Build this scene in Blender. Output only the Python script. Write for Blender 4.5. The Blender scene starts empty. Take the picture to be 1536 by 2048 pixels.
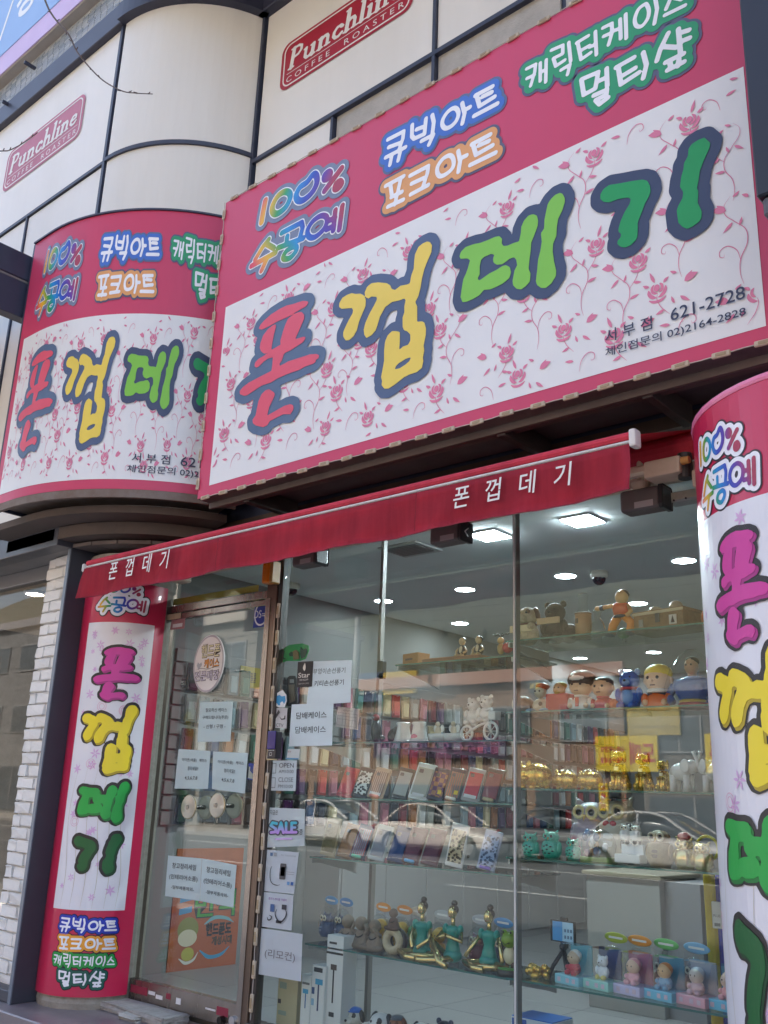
import bpy, bmesh, math, random
import numpy as np
from mathutils import Vector, Matrix
random.seed(7)
R = math.radians
scene = bpy.context.scene
C = scene.collection

# ------------------------------------------------------------------ camera
CAM_D, CAM_H = 3.6, 1.12              # metres from the shop glass, height over the door sill
YAW, PITCH, ROLL, FPX = -0.73070894, 0.29299623, -0.03771205, 1922.6
_f = np.array([math.sin(YAW)*math.cos(PITCH), math.cos(YAW)*math.cos(PITCH), math.sin(PITCH)])
_r = np.array([math.cos(YAW), -math.sin(YAW), 0.0]); _d = -np.cross(_r, _f)
_r2 = math.cos(ROLL)*_r + math.sin(ROLL)*_d; _d2 = -math.sin(ROLL)*_r + math.cos(ROLL)*_d
cam_data = bpy.data.cameras.new('camera'); cam = bpy.data.objects.new('camera', cam_data); C.objects.link(cam)
cam_data.sensor_fit = 'HORIZONTAL'; cam_data.sensor_width = 36; cam_data.lens = 36*FPX/1536
cam_data.clip_start = .05; cam_data.clip_end = 2000
_m = Matrix.Identity(4)
for i in range(3):
    _m[i][0] = _r2[i]; _m[i][1] = -_d2[i]; _m[i][2] = -_f[i]
_m[0][3], _m[1][3], _m[2][3] = 0, -CAM_D, CAM_H
cam.matrix_world = _m
scene.camera = cam
scene.render.resolution_x, scene.render.resolution_y = 768, 1024

# ------------------------------------------------------------------ sky, sun, exposure
SUN_EL, SUN_AZ = 46, -28              # the sun stands behind the shop, to the left
world = bpy.data.worlds.new('World'); scene.world = world; world.use_nodes = True
wn = world.node_tree.nodes; wl = world.node_tree.links
sky = wn.new('ShaderNodeTexSky'); sky.sky_type = 'NISHITA'; sky.sun_disc = False
sky.sun_elevation = R(SUN_EL); sky.sun_rotation = R(SUN_AZ); sky.air_density = 1.0; sky.dust_density = 4.2; sky.ozone_density = .6
wn['Background'].inputs['Strength'].default_value = 0.15
wl.new(sky.outputs['Color'], wn['Background'].inputs['Color'])
sun_l = bpy.data.lights.new('sun', 'SUN'); sun_l.energy = 4.2; sun_l.angle = R(.5); sun_l.color = (1, .94, .86)
sun = bpy.data.objects.new('sun', sun_l); C.objects.link(sun)
_sd = Vector((math.sin(R(SUN_AZ))*math.cos(R(SUN_EL)), math.cos(R(SUN_AZ))*math.cos(R(SUN_EL)), math.sin(R(SUN_EL))))
sun.rotation_euler = _sd.to_track_quat('Z', 'Y').to_euler(); sun.location = (0, 20, 30)
vs = scene.view_settings
vs.view_transform = 'Standard'; vs.look = 'None'; vs.gamma = 1; vs.use_curve_mapping = False; vs.exposure = 2.15
cy = scene.cycles
cy.use_denoising = True; cy.max_bounces = 8; cy.transparent_max_bounces = 16; cy.caustics_reflective = False; cy.caustics_refractive = False
cy.sample_clamp_indirect = 6

# ------------------------------------------------------------------ measuring: a point of the photograph on a known plane
def _ray(x, y):
    v = np.array([(x-768)/FPX, (y-1024)/FPX, 1.0]); return v[0]*_r2 + v[1]*_d2 + v[2]*_f
def PY(x, y, Y):
    r = _ray(x, y); return np.array([0, -CAM_D, CAM_H]) + (Y+CAM_D)/r[1]*r
def PZ(x, y, Z):
    r = _ray(x, y); return np.array([0, -CAM_D, CAM_H]) + (Z-CAM_H)/r[2]*r
def PX(x, y, X):
    r = _ray(x, y); return np.array([0, -CAM_D, CAM_H]) + X/r[0]*r

# ------------------------------------------------------------------ materials
def _nodes(name):
    m = bpy.data.materials.new(name); m.use_nodes = True
    nt = m.node_tree; return m, nt, nt.nodes['Principled BSDF']
def mat(name, col, rough=.5, metal=0., grime=0., gscale=6., gcol=None, bump=0., bscale=60., spec=.5, coat=0., emit=0., streak=False):
    m, nt, b = _nodes(name); n = nt.nodes; l = nt.links
    b.inputs['Base Color'].default_value = (*col, 1); b.inputs['Roughness'].default_value = rough
    b.inputs['Metallic'].default_value = metal; b.inputs['Specular IOR Level'].default_value = spec
    b.inputs['Coat Weight'].default_value = coat
    if emit:
        b.inputs['Emission Color'].default_value = (*col, 1); b.inputs['Emission Strength'].default_value = emit
    if grime or bump:
        tc = n.new('ShaderNodeTexCoord')
        src = tc.outputs['Object']
        if streak:
            mp = n.new('ShaderNodeMapping'); mp.inputs['Scale'].default_value = (1, 1, .12); l.new(src, mp.inputs['Vector']); gs = mp.outputs['Vector']
        else: gs = src
    if grime:
        t = n.new('ShaderNodeTexNoise'); t.inputs['Scale'].default_value = gscale; t.inputs['Detail'].default_value = 8; t.inputs['Roughness'].default_value = .65
        l.new(gs, t.inputs['Vector'])
        cr = n.new('ShaderNodeValToRGB'); cr.color_ramp.elements[0].position = .38; cr.color_ramp.elements[1].position = .72
        l.new(t.outputs['Fac'], cr.inputs['Fac'])
        mx = n.new('ShaderNodeMix'); mx.data_type = 'RGBA'
        g = gcol or tuple(c*.45 for c in col)
        mx.inputs[6].default_value = (*col, 1); mx.inputs[7].default_value = (*g, 1)
        mu = n.new('ShaderNodeMath'); mu.operation = 'MULTIPLY'; mu.inputs[1].default_value = grime
        l.new(cr.outputs['Color'], mu.inputs[0]); l.new(mu.outputs[0], mx.inputs[0]); l.new(mx.outputs[2], b.inputs['Base Color'])
        ra = n.new('ShaderNodeMapRange'); ra.inputs['To Min'].default_value = max(.03, rough-.08); ra.inputs['To Max'].default_value = min(1, rough+.15)
        l.new(t.outputs['Fac'], ra.inputs['Value']); l.new(ra.outputs[0], b.inputs['Roughness'])
    if bump:
        t2 = n.new('ShaderNodeTexNoise'); t2.inputs['Scale'].default_value = bscale; t2.inputs['Detail'].default_value = 6
        l.new(src, t2.inputs['Vector'])
        bp = n.new('ShaderNodeBump'); bp.inputs['Strength'].default_value = bump; bp.inputs['Distance'].default_value = .01
        l.new(t2.outputs['Fac'], bp.inputs['Height']); l.new(bp.outputs['Normal'], b.inputs['Normal'])
    return m
_mc = {}
def M(col, rough=.5, metal=0., **k):
    key = (tuple(round(c, 3) for c in col), rough, metal, tuple(sorted(k.items())))
    if key not in _mc: _mc[key] = mat('paint', col, rough, metal, **k)
    return _mc[key]
def S(h):                                   # sRGB hex to linear
    h = h.lstrip('#'); v = [int(h[i:i+2], 16)/255 for i in (0, 2, 4)]
    return tuple(c/12.92 if c <= .04045 else ((c+.055)/1.055)**2.4 for c in v)
def glass_mat(name, tint=(.93, .97, .95), gain=1.0, rough=0.0):
    m = bpy.data.materials.new(name); m.use_nodes = True; nt = m.node_tree; n = nt.nodes; l = nt.links
    n.remove(n['Principled BSDF']); out = n['Material Output']
    tr = n.new('ShaderNodeBsdfTransparent'); tr.inputs['Color'].default_value = (*tint, 1)
    gl = n.new('ShaderNodeBsdfGlossy'); gl.inputs['Roughness'].default_value = rough
    fr = n.new('ShaderNodeFresnel'); ge = n.new('ShaderNodeNewGeometry'); mr = n.new('ShaderNodeMapRange')
    mr.inputs['To Min'].default_value = 1.5; mr.inputs['To Max'].default_value = 1/1.5          # leaving the pane reflects as entering it does
    l.new(ge.outputs['Backfacing'], mr.inputs['Value']); l.new(mr.outputs[0], fr.inputs['IOR'])
    mu = n.new('ShaderNodeMath'); mu.operation = 'MULTIPLY'; mu.inputs[1].default_value = gain; mu.use_clamp = True
    mx = n.new('ShaderNodeMixShader')
    l.new(fr.outputs[0], mu.inputs[0]); l.new(mu.outputs[0], mx.inputs['Fac']); l.new(tr.outputs[0], mx.inputs[1]); l.new(gl.outputs[0], mx.inputs[2])
    l.new(mx.outputs[0], out.inputs['Surface']); return m
def vcol_mat(name, rough=.4):
    m, nt, b = _nodes(name); a = nt.nodes.new('ShaderNodeAttribute'); a.attribute_name = 'Col'
    nt.links.new(a.outputs['Color'], b.inputs['Base Color']); b.inputs['Roughness'].default_value = rough; return m

# ------------------------------------------------------------------ objects
def tag(o, label=None, cat=None, group=None, kind=None):
    if label: o['label'] = label
    if cat: o['category'] = cat
    if group: o['group'] = group
    if kind: o['kind'] = kind
    return o
def obj(name, me, m=None, parent=None, loc=None, rot=None, smooth=False):
    if isinstance(me, bmesh.types.BMesh):
        b = me; me = bpy.data.meshes.new(name); b.to_mesh(me); b.free()
    o = bpy.data.objects.new(name, me); C.objects.link(o)
    if m is not None and not me.materials: me.materials.append(m)
    if smooth: me.polygons.foreach_set('use_smooth', [True]*len(me.polygons))
    if parent: o.parent = parent
    if loc is not None: o.location = [float(v) for v in loc]
    if rot is not None: o.rotation_euler = rot
    return o
def thing(name, label, cat, loc=(0, 0, 0), rz=0, group=None, kind=None):
    o = bpy.data.objects.new(name, None); C.objects.link(o); o.location = [float(v) for v in loc]; o.rotation_euler = (0, 0, rz)
    o.empty_display_size = .1
    return tag(o, label, cat, group, kind)
def copy_tree(o, parent=None):
    c = o.copy(); C.objects.link(c); c.parent = parent
    for ch in o.children: copy_tree(ch, c)
    return c

# ------------------------------------------------------------------ shapes (each returns a bmesh)
def bm_box(x0, x1, y0, y1, z0, z1, bev=0., seg=1, b=None):
    new = bmesh.new()
    bmesh.ops.create_cube(new, size=1)
    for v in new.verts: v.co = (x0+(v.co.x+.5)*(x1-x0), y0+(v.co.y+.5)*(y1-y0), z0+(v.co.z+.5)*(z1-z0))
    if bev: bmesh.ops.bevel(new, geom=new.edges[:], offset=bev, segments=seg, affect='EDGES', profile=.6)
    return join(b, new)
def join(b, new):
    if b is None: return new
    me = bpy.data.meshes.new('tmp'); new.to_mesh(me); new.free(); b.from_mesh(me); bpy.data.meshes.remove(me); return b
def xf(b, loc=(0, 0, 0), rot=(0, 0, 0), sc=(1, 1, 1)):
    from mathutils import Euler
    mt = Matrix.Translation(Vector([float(v) for v in loc])) @ Euler(rot).to_matrix().to_4x4() @ Matrix.Diagonal((*sc, 1))
    bmesh.ops.transform(b, matrix=mt, verts=b.verts); return b
def bm_sph(rx=1, ry=None, rz=None, loc=(0, 0, 0), u=16, v=10, rot=(0, 0, 0)):
    b = bmesh.new(); bmesh.ops.create_uvsphere(b, u_segments=u, v_segments=v, radius=1)
    return xf(b, loc, rot, (rx, ry or rx, rz or rx))
def bm_cyl(r0, r1, h, loc=(0, 0, 0), rot=(0, 0, 0), n=20, cap=True):
    b = bmesh.new(); bmesh.ops.create_cone(b, cap_ends=cap, segments=n, radius1=r0, radius2=r1, depth=h)
    return xf(xf(b, (0, 0, h/2)), loc, rot)
def bm_lathe(prof, n=20, loc=(0, 0, 0), rot=(0, 0, 0), sc=(1, 1, 1)):
    b = bmesh.new(); rings = []
    for r, z in prof:
        rings.append([b.verts.new((r*math.cos(2*math.pi*i/n), r*math.sin(2*math.pi*i/n), z)) for i in range(n)] if r > 1e-6 else [b.verts.new((0, 0, z))])
    for a, c in zip(rings, rings[1:]):
        for i in range(n):
            j = (i+1) % n
            q = [a[i % len(a)], a[j % len(a)], c[j % len(c)], c[i % len(c)]]
            q = list(dict.fromkeys(q))
            if len(q) > 2: b.faces.new(q)
    if len(rings[0]) > 1: b.faces.new(rings[0][::-1])
    if len(rings[-1]) > 1: b.faces.new(rings[-1])
    return xf(b, loc, rot, sc)
def bm_tube(pts, r, n=8, cap=True):
    P = [Vector([float(c) for c in p]) for p in pts]; b = bmesh.new(); rings = []
    rr = r if hasattr(r, '__len__') else [r]*len(P)
    up = None
    for i, p in enumerate(P):
        t = (P[min(i+1, len(P)-1)] - P[max(i-1, 0)]).normalized()
        if up is None: up = t.orthogonal().normalized()
        up = (up - t*up.dot(t)).normalized(); s = t.cross(up)
        rings.append([b.verts.new(p + (up*math.cos(2*math.pi*k/n) + s*math.sin(2*math.pi*k/n))*rr[i]) for k in range(n)])
    for a, c in zip(rings, rings[1:]):
        for k in range(n): b.faces.new((a[k], a[(k+1) % n], c[(k+1) % n], c[k]))
    if cap: b.faces.new(rings[0][::-1]); b.faces.new(rings[-1])
    return b
def bm_tor(Rr, r, loc=(0, 0, 0), rot=(0, 0, 0), n=24, k=8):
    pts = [(Rr*math.cos(2*math.pi*i/n), Rr*math.sin(2*math.pi*i/n)) for i in range(n)]
    b = bmesh.new(); rings = []
    for i in range(n):
        a = 2*math.pi*i/n
        rings.append([b.verts.new(((Rr+r*math.cos(2*math.pi*j/k))*math.cos(a), (Rr+r*math.cos(2*math.pi*j/k))*math.sin(a), r*math.sin(2*math.pi*j/k))) for j in range(k)])
    for i in range(n):
        for j in range(k): b.faces.new((rings[i][j], rings[(i+1) % n][j], rings[(i+1) % n][(j+1) % k], rings[i][(j+1) % k]))
    return xf(b, loc, rot)
def bm_prism(poly, y0, y1):                 # polygon in XZ pushed along Y
    b = bmesh.new(); a = [b.verts.new((x, y0, z)) for x, z in poly]; c = [b.verts.new((x, y1, z)) for x, z in poly]
    n = len(poly); b.faces.new(a); b.faces.new(c[::-1])
    for i in range(n): b.faces.new((a[i], c[i], c[(i+1) % n], a[(i+1) % n]))
    bmesh.ops.recalc_face_normals(b, faces=b.faces[:]); return b
def part(name, b, m, parent, smooth=False, **k): return obj(name, b, m, parent, smooth=smooth, **k)

# ------------------------------------------------------------------ flat print: outlines as level sets of a distance field
def seg_d(P, a, b):
    a = np.asarray(a, float); b = np.asarray(b, float); d = b-a; L = (d@d) or 1e-12
    t = np.clip(((P-a)@d)/L, 0, 1); q = P - (a + t[:, None]*d); return np.hypot(q[:, 0], q[:, 1])
class Glyph:
    """strokes: [(points, radius)], polys: [outline, ...] in sign metres."""
    def __init__(s, strokes=(), polys=(), holes=()):
        s.strokes = [(np.asarray(p, float), r) for p, r in strokes]; s.polys = [np.asarray(p, float) for p in polys]; s.holes = [np.asarray(p, float) for p in holes]
    def map(s, f, k=1.):
        return Glyph([(np.array([f(*q) for q in p]), r*k) for p, r in s.strokes], [np.array([f(*q) for q in p]) for p in s.polys], [np.array([f(*q) for q in p]) for p in s.holes])
    def bounds(s, body=True):
        pts = np.vstack([p for p, _ in s.strokes] + s.polys); return pts.min(0), pts.max(0)
    def dist(s, P):
        d = np.full(len(P), 9.)
        for p, r in s.strokes:
            for a, b in (zip(p, p[1:]) if len(p) > 1 else [(p[0], p[0])]): d = np.minimum(d, seg_d(P, a, b)-r)
        def pd(poly):
            e = np.full(len(P), 9.); ins = np.zeros(len(P), bool)
            for a, b in zip(poly, np.roll(poly, -1, 0)):
                e = np.minimum(e, seg_d(P, a, b))
                c = ((a[1] > P[:, 1]) != (b[1] > P[:, 1]))
                with np.errstate(divide='ignore', invalid='ignore'): xx = (b[0]-a[0])*(P[:, 1]-a[1])/(b[1]-a[1])+a[0]
                ins ^= c & (P[:, 0] < xx)
            return np.where(ins, -e, e)
        for p in s.polys: d = np.minimum(d, pd(p))
        for p in s.holes: d = np.maximum(d, -pd(p))
        return d
def level_mesh(g, level=0., cell=.006, run=4):
    """verts, faces of the region dist < level."""
    lo, hi = g.bounds(); mr = max([r for _, r in g.strokes] + [0]) + level + 2*cell
    lo = lo-mr; hi = hi+mr; nx = int((hi[0]-lo[0])/cell)+2; ny = int((hi[1]-lo[1])/cell)+2
    X, Y = np.meshgrid(lo[0]+np.arange(nx)*cell, lo[1]+np.arange(ny)*cell)
    D = (g.dist(np.c_[X.ravel(), Y.ravel()])-level).reshape(ny, nx); I = D < 0
    V = []; F = []; cache = {}
    def corner(i, j):
        k = (i, j)
        if k not in cache: cache[k] = len(V); V.append((X[j, i], Y[j, i]))
        return cache[k]
    def cross(i, j, i2, j2):
        k = (min((i, j), (i2, j2)), max((i, j), (i2, j2)))
        if k not in cache:
            t = D[j, i]/(D[j, i]-D[j2, i2]); cache[k] = len(V); V.append((X[j, i]+t*(X[j2, i2]-X[j, i]), Y[j, i]+t*(Y[j2, i2]-Y[j, i])))
        return cache[k]
    full = I[:-1, :-1] & I[:-1, 1:] & I[1:, :-1] & I[1:, 1:]; anyc = I[:-1, :-1] | I[:-1, 1:] | I[1:, :-1] | I[1:, 1:]
    for j in range(ny-1):
        i = 0
        while i < nx-1:
            if full[j, i]:
                k = i
                while k+1 < nx-1 and full[j, k+1] and k+1-i < run: k += 1
                F.append((corner(i, j), corner(k+1, j), corner(k+1, j+1), corner(i, j+1))); i = k+1; continue
            if anyc[j, i]:
                cs = [(i, j), (i+1, j), (i+1, j+1), (i, j+1)]; poly = []
                for a in range(4):
                    p, q = cs[a], cs[(a+1) % 4]
                    if I[p[1], p[0]]: poly.append(corner(*p))
                    if I[p[1], p[0]] != I[q[1], q[0]]: poly.append(cross(*p, *q))
                if len(poly) > 2: F.append(tuple(poly))
            i += 1
    return np.array(V), F
_ts = bpy.data.scenes.new('lettering_bench')          # an empty side scene where text is turned into outlines; removed at the end
def text2d(body, size=1., bold=0., align='CENTER', spacing=1., line=1.0, shear=0.):
    c = bpy.data.curves.new('text', 'FONT'); c.body = body; c.size = size; c.align_x = align; c.offset = bold; c.space_character = spacing; c.space_line = line; c.shear = shear
    c.resolution_u = 3
    o = bpy.data.objects.new('text', c); _ts.collection.objects.link(o); _ts.view_layers[0].update(); dg = _ts.view_layers[0].depsgraph
    me = bpy.data.meshes.new_from_object(o.evaluated_get(dg))
    V = np.array([v.co[:2] for v in me.vertices]); F = [tuple(p.vertices) for p in me.polygons]
    bpy.data.objects.remove(o); bpy.data.curves.remove(c); bpy.data.meshes.remove(me)
    return V, F
def fit2d(VF, x0, x1, y0, y1):              # stretch a flat mesh into a box
    V, F = VF; lo, hi = V.min(0), V.max(0); s = (np.array([x1, y1])-np.array([x0, y0]))/(hi-lo)
    return (V-lo)*s+np.array([x0, y0]), F
def rect2d(x0, x1, y0, y1, nx=1, ny=1):
    V = [(x0+(x1-x0)*i/nx, y0+(y1-y0)*j/ny) for j in range(ny+1) for i in range(nx+1)]
    F = [(j*(nx+1)+i, j*(nx+1)+i+1, (j+1)*(nx+1)+i+1, (j+1)*(nx+1)+i) for j in range(ny) for i in range(nx)]
    return np.array(V), F
def merge2d(items):
    V = []; F = []; n = 0
    for v, f in items:
        V.append(v); F += [tuple(k+n for k in q) for q in f]; n += len(v)
    return np.vstack(V), F
def print_mesh(name, VF, to3d, lift, m, parent, lifts=None, col=None):
    """flat print laid on a surface; to3d(u, v, lift) -> point."""
    V, F = VF; me = bpy.data.meshes.new(name)
    me.from_pydata([tuple(float(c) for c in to3d(p[0], p[1], lift if lifts is None else lift+lifts[i])) for i, p in enumerate(V)], [], F); me.update()
    if col is not None:
        a = me.color_attributes.new('Col', 'FLOAT_COLOR', 'POINT')
        for i, p in enumerate(V): a.data[i].color = (*col(p[0], p[1]), 1)
    return obj(name, me, m, parent)
# ------------------------------------------------------------------ the lettering, traced from the photograph and laid flat on the sign's plane
SX, SY, SZ = -4.17, -.5, 2.69               # lower left corner of the big sign's face
def UV(k, ox, oy):
    def f(x, y):
        p = PY(ox+x/k, oy+y/k, SY); return p[0]-SX, p[2]-SZ
    return f
def spline(pts, n=8):
    P = [np.array(p, float) for p in pts]; P = [2*P[0]-P[1]]+P+[2*P[-1]-P[-2]]; out = []
    for i in range(1, len(P)-2):
        for k in range(n):
            t = k/n; a, b, c, d = P[i-1:i+3]; out.append(.5*((2*b)+(-a+c)*t+(2*a-5*b+4*c-d)*t*t+(-a+3*b-3*c+d)*t**3))
    out.append(P[-2]); return out
def G(k, ox, oy, strokes=(), polys=(), holes=(), r=0):
    f = UV(k, ox, oy); q = f(0, 0); w = f(100, 0); mpp = math.hypot(w[0]-q[0], w[1]-q[1])/100
    def sm(s):
        if len(s) < 6 or s[0] != s[-1]: return s
        q = spline([s[-2]]+list(s)+[s[1]], 4); return [tuple(p) for p in q[4:-4]]
    return Glyph([([f(*p) for p in sm(s)], r*mpp) for s in strokes], [[f(*p) for p in s] for s in polys], [[f(*p) for p in s] for s in holes])
PON = G(6.4, 460, 560, polys=[
 [(385,630),(400,590),(450,530),(540,450),(650,380),(740,335),(830,315),(900,290),(950,275),(1010,280),(1020,300),(990,345),(900,395),(830,440),(740,490),(620,540),(500,610),(420,645)],
 [(600,575),(560,590),(500,640),(440,720),(405,820),(398,880),(415,920),(450,950),(490,945),(545,905),(560,800),(580,700),(607,600)],
 [(930,415),(880,425),(800,470),(755,510),(720,590),(690,680),(660,790),(665,835),(545,905),(470,965),(380,1020),(340,1060),(330,1110),(350,1130),(385,1115),(450,1050),(500,1015),(565,995),(560,1080),(548,1170),(500,1195),(380,1255),(260,1320),(190,1370),(140,1430),(145,1470),(200,1490),(240,1480),(330,1420),(420,1360),(540,1320),(620,1270),(740,1215),(900,1160),(980,1115),(1080,1080),(1110,1060),(1115,1030),(1150,1010),(1158,970),(1120,955),(1040,960),(900,1005),(760,1050),(700,1085),(650,1108),(655,1070),(680,1040),(705,960),(720,940),(790,910),(880,850),(950,805),(980,760),(982,735),(950,735),(850,768),(880,700),(920,610),(968,500),(965,450)],
 [(520,1405),(470,1420),(420,1470),(380,1560),(360,1660),(345,1740),(305,1795),(310,1840),(350,1870),(440,1890),(490,1870),(530,1810),(620,1765),(700,1725),(790,1725),(830,1660),(825,1610),(790,1597),(720,1615),(620,1670),(500,1740),(495,1730),(520,1630),(560,1550),(590,1480),(585,1450)]])
KKEOP = G(5.85, 660, 450, polys=[
 [(270,805),(215,825),(160,860),(125,920),(120,965),(150,990),(200,985),(270,980),(285,1000),(280,1040),(240,1110),(200,1190),(170,1260),(168,1310),(200,1360),(240,1355),(290,1310),(330,1240),(355,1140),(395,1040),(430,960),(435,890),(410,830),(370,812),(310,815)],
 [(580,680),(500,690),(450,730),(420,800),(430,850),(465,870),(500,845),(560,850),(565,880),(530,950),(480,1040),(430,1150),(410,1230),(415,1290),(440,1330),(500,1300),(550,1240),(580,1150),(600,1080),(660,970),(740,910),(830,890),(885,868),(900,890),(885,960),(885,1030),(865,1090),(865,1200),(880,1240),(920,1253),(955,1290),(955,1360),(930,1410),(870,1430),(825,1470),(832,1370),(832,1260),(790,1250),(740,1250),(690,1300),(660,1370),(648,1480),(648,1600),(630,1700),(612,1790),(625,1830),(618,1880),(650,1922),(700,1922),(780,1870),(880,1790),(950,1755),(1030,1730),(1090,1680),(1108,1600),(1102,1560),(1118,1480),(1110,1420),(1135,1300),(1138,1220),(1120,1150),(1090,1135),(1035,1142),(1035,1040),(1035,960),(1012,910),(1050,840),(1075,740),(1090,640),(1120,520),(1160,420),(1200,330),(1208,250),(1185,210),(1150,203),(1100,225),(1050,265),(1010,350),(1000,430),(995,520),(965,600),(950,690),(920,705),(840,720),(775,770),(735,755),(720,715),(680,690)]],
 holes=[[(965,1552),(900,1575),(820,1625),(785,1660),(775,1697),(830,1685),(900,1640),(945,1600)]])
DE = G(5.486, 890, 350, polys=[
 [(610,680),(560,690),(480,725),(400,755),(330,768),(240,800),(190,850),(172,900),(185,930),(260,925),(288,945),(265,1030),(240,1100),(215,1150),(195,1270),(185,1350),(205,1405),(250,1400),(320,1370),(390,1330),(440,1270),(510,1265),(580,1235),(650,1200),(720,1140),(738,1080),(725,1020),(680,998),(640,1010),(580,1050),(500,1090),(390,1168),(370,1145),(395,1100),(395,1010),(410,940),(440,910),(520,875),(555,885),(540,930),(545,970),(580,995),(640,990),(690,955),(720,930),(770,912),(795,940),(805,1000),(775,1060),(755,1170),(760,1220),(800,1260),(850,1265),(900,1230),(945,1180),(952,1090),(930,1040),(940,940),(955,830),(960,750),(990,680),(1030,570),(1035,510),(1020,455),(980,440),(930,455),(880,510),(850,580),(845,650),(825,740),(770,755),(700,785),(655,790),(635,760),(640,710)],
 [(1270,208),(1220,230),(1170,280),(1140,330),(1120,420),(1105,500),(1100,600),(1065,650),(1075,740),(1060,840),(1035,940),(1025,1050),(1010,1180),(1025,1220),(1070,1250),(1120,1250),(1180,1200),(1230,1120),(1233,1060),(1210,960),(1195,850),(1200,760),(1235,680),(1240,580),(1255,490),(1300,400),(1328,310),(1325,260),(1300,215)]])
GI = G(5.297, 1170, 240, polys=[
 [(620,643),(500,660),(400,680),(270,700),(210,740),(175,800),(175,850),(210,878),(270,885),(360,850),(470,832),(498,850),(485,900),(430,990),(390,1080),(370,1150),(365,1195),(395,1215),(390,1255),(358,1290),(355,1325),(390,1355),(440,1362),(500,1335),(550,1285),(568,1240),(572,1150),(568,1100),(610,1000),(650,890),(690,820),(707,770),(700,710),(670,655)],
 [(1275,200),(1210,225),(1140,270),(1108,320),(1100,400),(1060,470),(1055,530),(1030,620),(1018,720),(1052,775),(1045,840),(1000,920),(983,970),(1000,1100),(1045,1145),(1098,1165),(1150,1140),(1220,1090),(1245,1050),(1248,980),(1205,890),(1212,760),(1195,740),(1215,650),(1228,550),(1270,440),(1330,310),(1338,255)]])
BIG = [PON, KKEOP, DE, GI]
def ell(cx, cy, pts): return pts+[pts[0]]
CUBIC = G(5.689, 750, 140, r=17, strokes=[
 [(155,798),(335,705),(325,790),(275,930)],[(165,885),(300,835)],[(130,1002),(355,885)],[(200,980),(178,1085)],[(300,920),(272,1035)],
 [(432,632),(428,760),(455,788),(570,735)],[(588,560),(572,735)],[(482,683),(580,645)],[(660,520),(678,600),(662,725)],[(538,815),(672,745),(622,855)],
 [(905,440),(840,480),(785,560),(775,630),(810,670),(870,650),(930,590),(958,515),(945,460),(905,440)],[(1000,385),(1028,500),(1002,615)],[(1030,462),(1088,430)],
 [(1150,298),(1345,195)],[(1165,300),(1198,418),(1368,312)],[(1230,312),(1335,262)],[(1135,530),(1400,390)]])
POKE = G(5.689, 750, 140, r=17, strokes=[
 [(130,1325),(335,1215)],[(185,1320),(200,1430)],[(300,1250),(268,1395)],[(195,1452),(315,1392)],[(258,1430),(235,1535)],[(155,1562),(330,1482)],
 [(408,1210),(615,1100),(605,1180),(560,1315)],[(425,1300),(565,1235)],[(415,1422),(615,1315)],
 [(850,980),(780,1020),(725,1100),(718,1175),(752,1215),(820,1190),(885,1130),(905,1065),(890,1000),(850,980)],[(955,930),(978,1040),(958,1165)],[(980,1012),(1050,980)],
 [(1110,852),(1320,742)],[(1125,860),(1158,972),(1345,865)],[(1190,866),(1305,815)],[(1092,1088),(1380,948)]])
CHARCASE = G(4.042, 1030, 0, r=11.5, strokes=[
 [(100,562),(172,526),(165,590),(132,700)],[(102,640),(162,612)],[(210,515),(210,660)],[(212,590),(250,572)],[(258,490),(254,668)],
 [(300,412),(392,372),(392,440),(316,478),(336,540),(408,492)],[(440,350),(456,500)],[(378,572),(450,528),(430,608)],
 [(504,352),(598,296)],[(512,352),(540,486),(618,432)],[(542,412),(606,376)],[(610,386),(652,368)],[(655,262),(664,448)],
 [(716,232),(788,196),(790,270),(762,368)],[(722,300),(786,272)],[(804,255),(850,238)],[(855,162),(860,318)],[(900,122),(905,315)],
 [(1050,44),(1002,84),(974,160),(986,214),(1030,218),(1076,160),(1088,95),(1070,46),(1050,44)],[(1138,-10),(1154,80),(1132,198)],
 [(1290,-70),(1226,80)],[(1272,-15),(1352,2)],[(1216,130),(1380,50)]])
MULTI = G(4.042, 1030, 0, r=14, strokes=[
 [(542,648),(562,772),(655,722),(678,590),(542,648)],[(690,658),(740,634)],[(746,560),(752,702)],[(642,778),(748,732),(744,772),(658,815),(690,848),(758,795)],
 [(822,552),(968,470)],[(842,562),(862,688),(1008,592)],[(868,622),(978,556)],[(1042,432),(1068,530),(1042,638)],
 [(1244,275),(1182,400),(1152,498)],[(1212,384),(1308,390)],[(1326,242),(1342,425)],[(1342,272),(1412,250)],[(1346,342),(1416,314)],
 [(1222,512),(1368,440)],[(1258,512),(1266,558)],[(1330,490),(1322,540)],[(1238,574),(1372,506)]])
HUNDRED = G(4.8, 380, 360, r=17, strokes=[
 [(730,200),(705,330),(693,408)],[(905,120),(842,168),(798,258),(805,318),(850,325),(925,265),(968,175),(955,125),(905,120)],
 [(1130,25),(1062,75),(1026,150),(1045,200),(1100,195),(1178,125),(1222,40),(1222,-30),(1190,-50),(1130,25)]])
HUNDRED.strokes += G(1, 0, 0, r=1.6, strokes=[[(684,338),(651,382)],[(658,345),(651,351),(651,359),(658,357),(662,349),(658,345)],[(680,364),(673,370),(672,378),(678,377),(684,369),(680,364)]]).strokes
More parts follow.
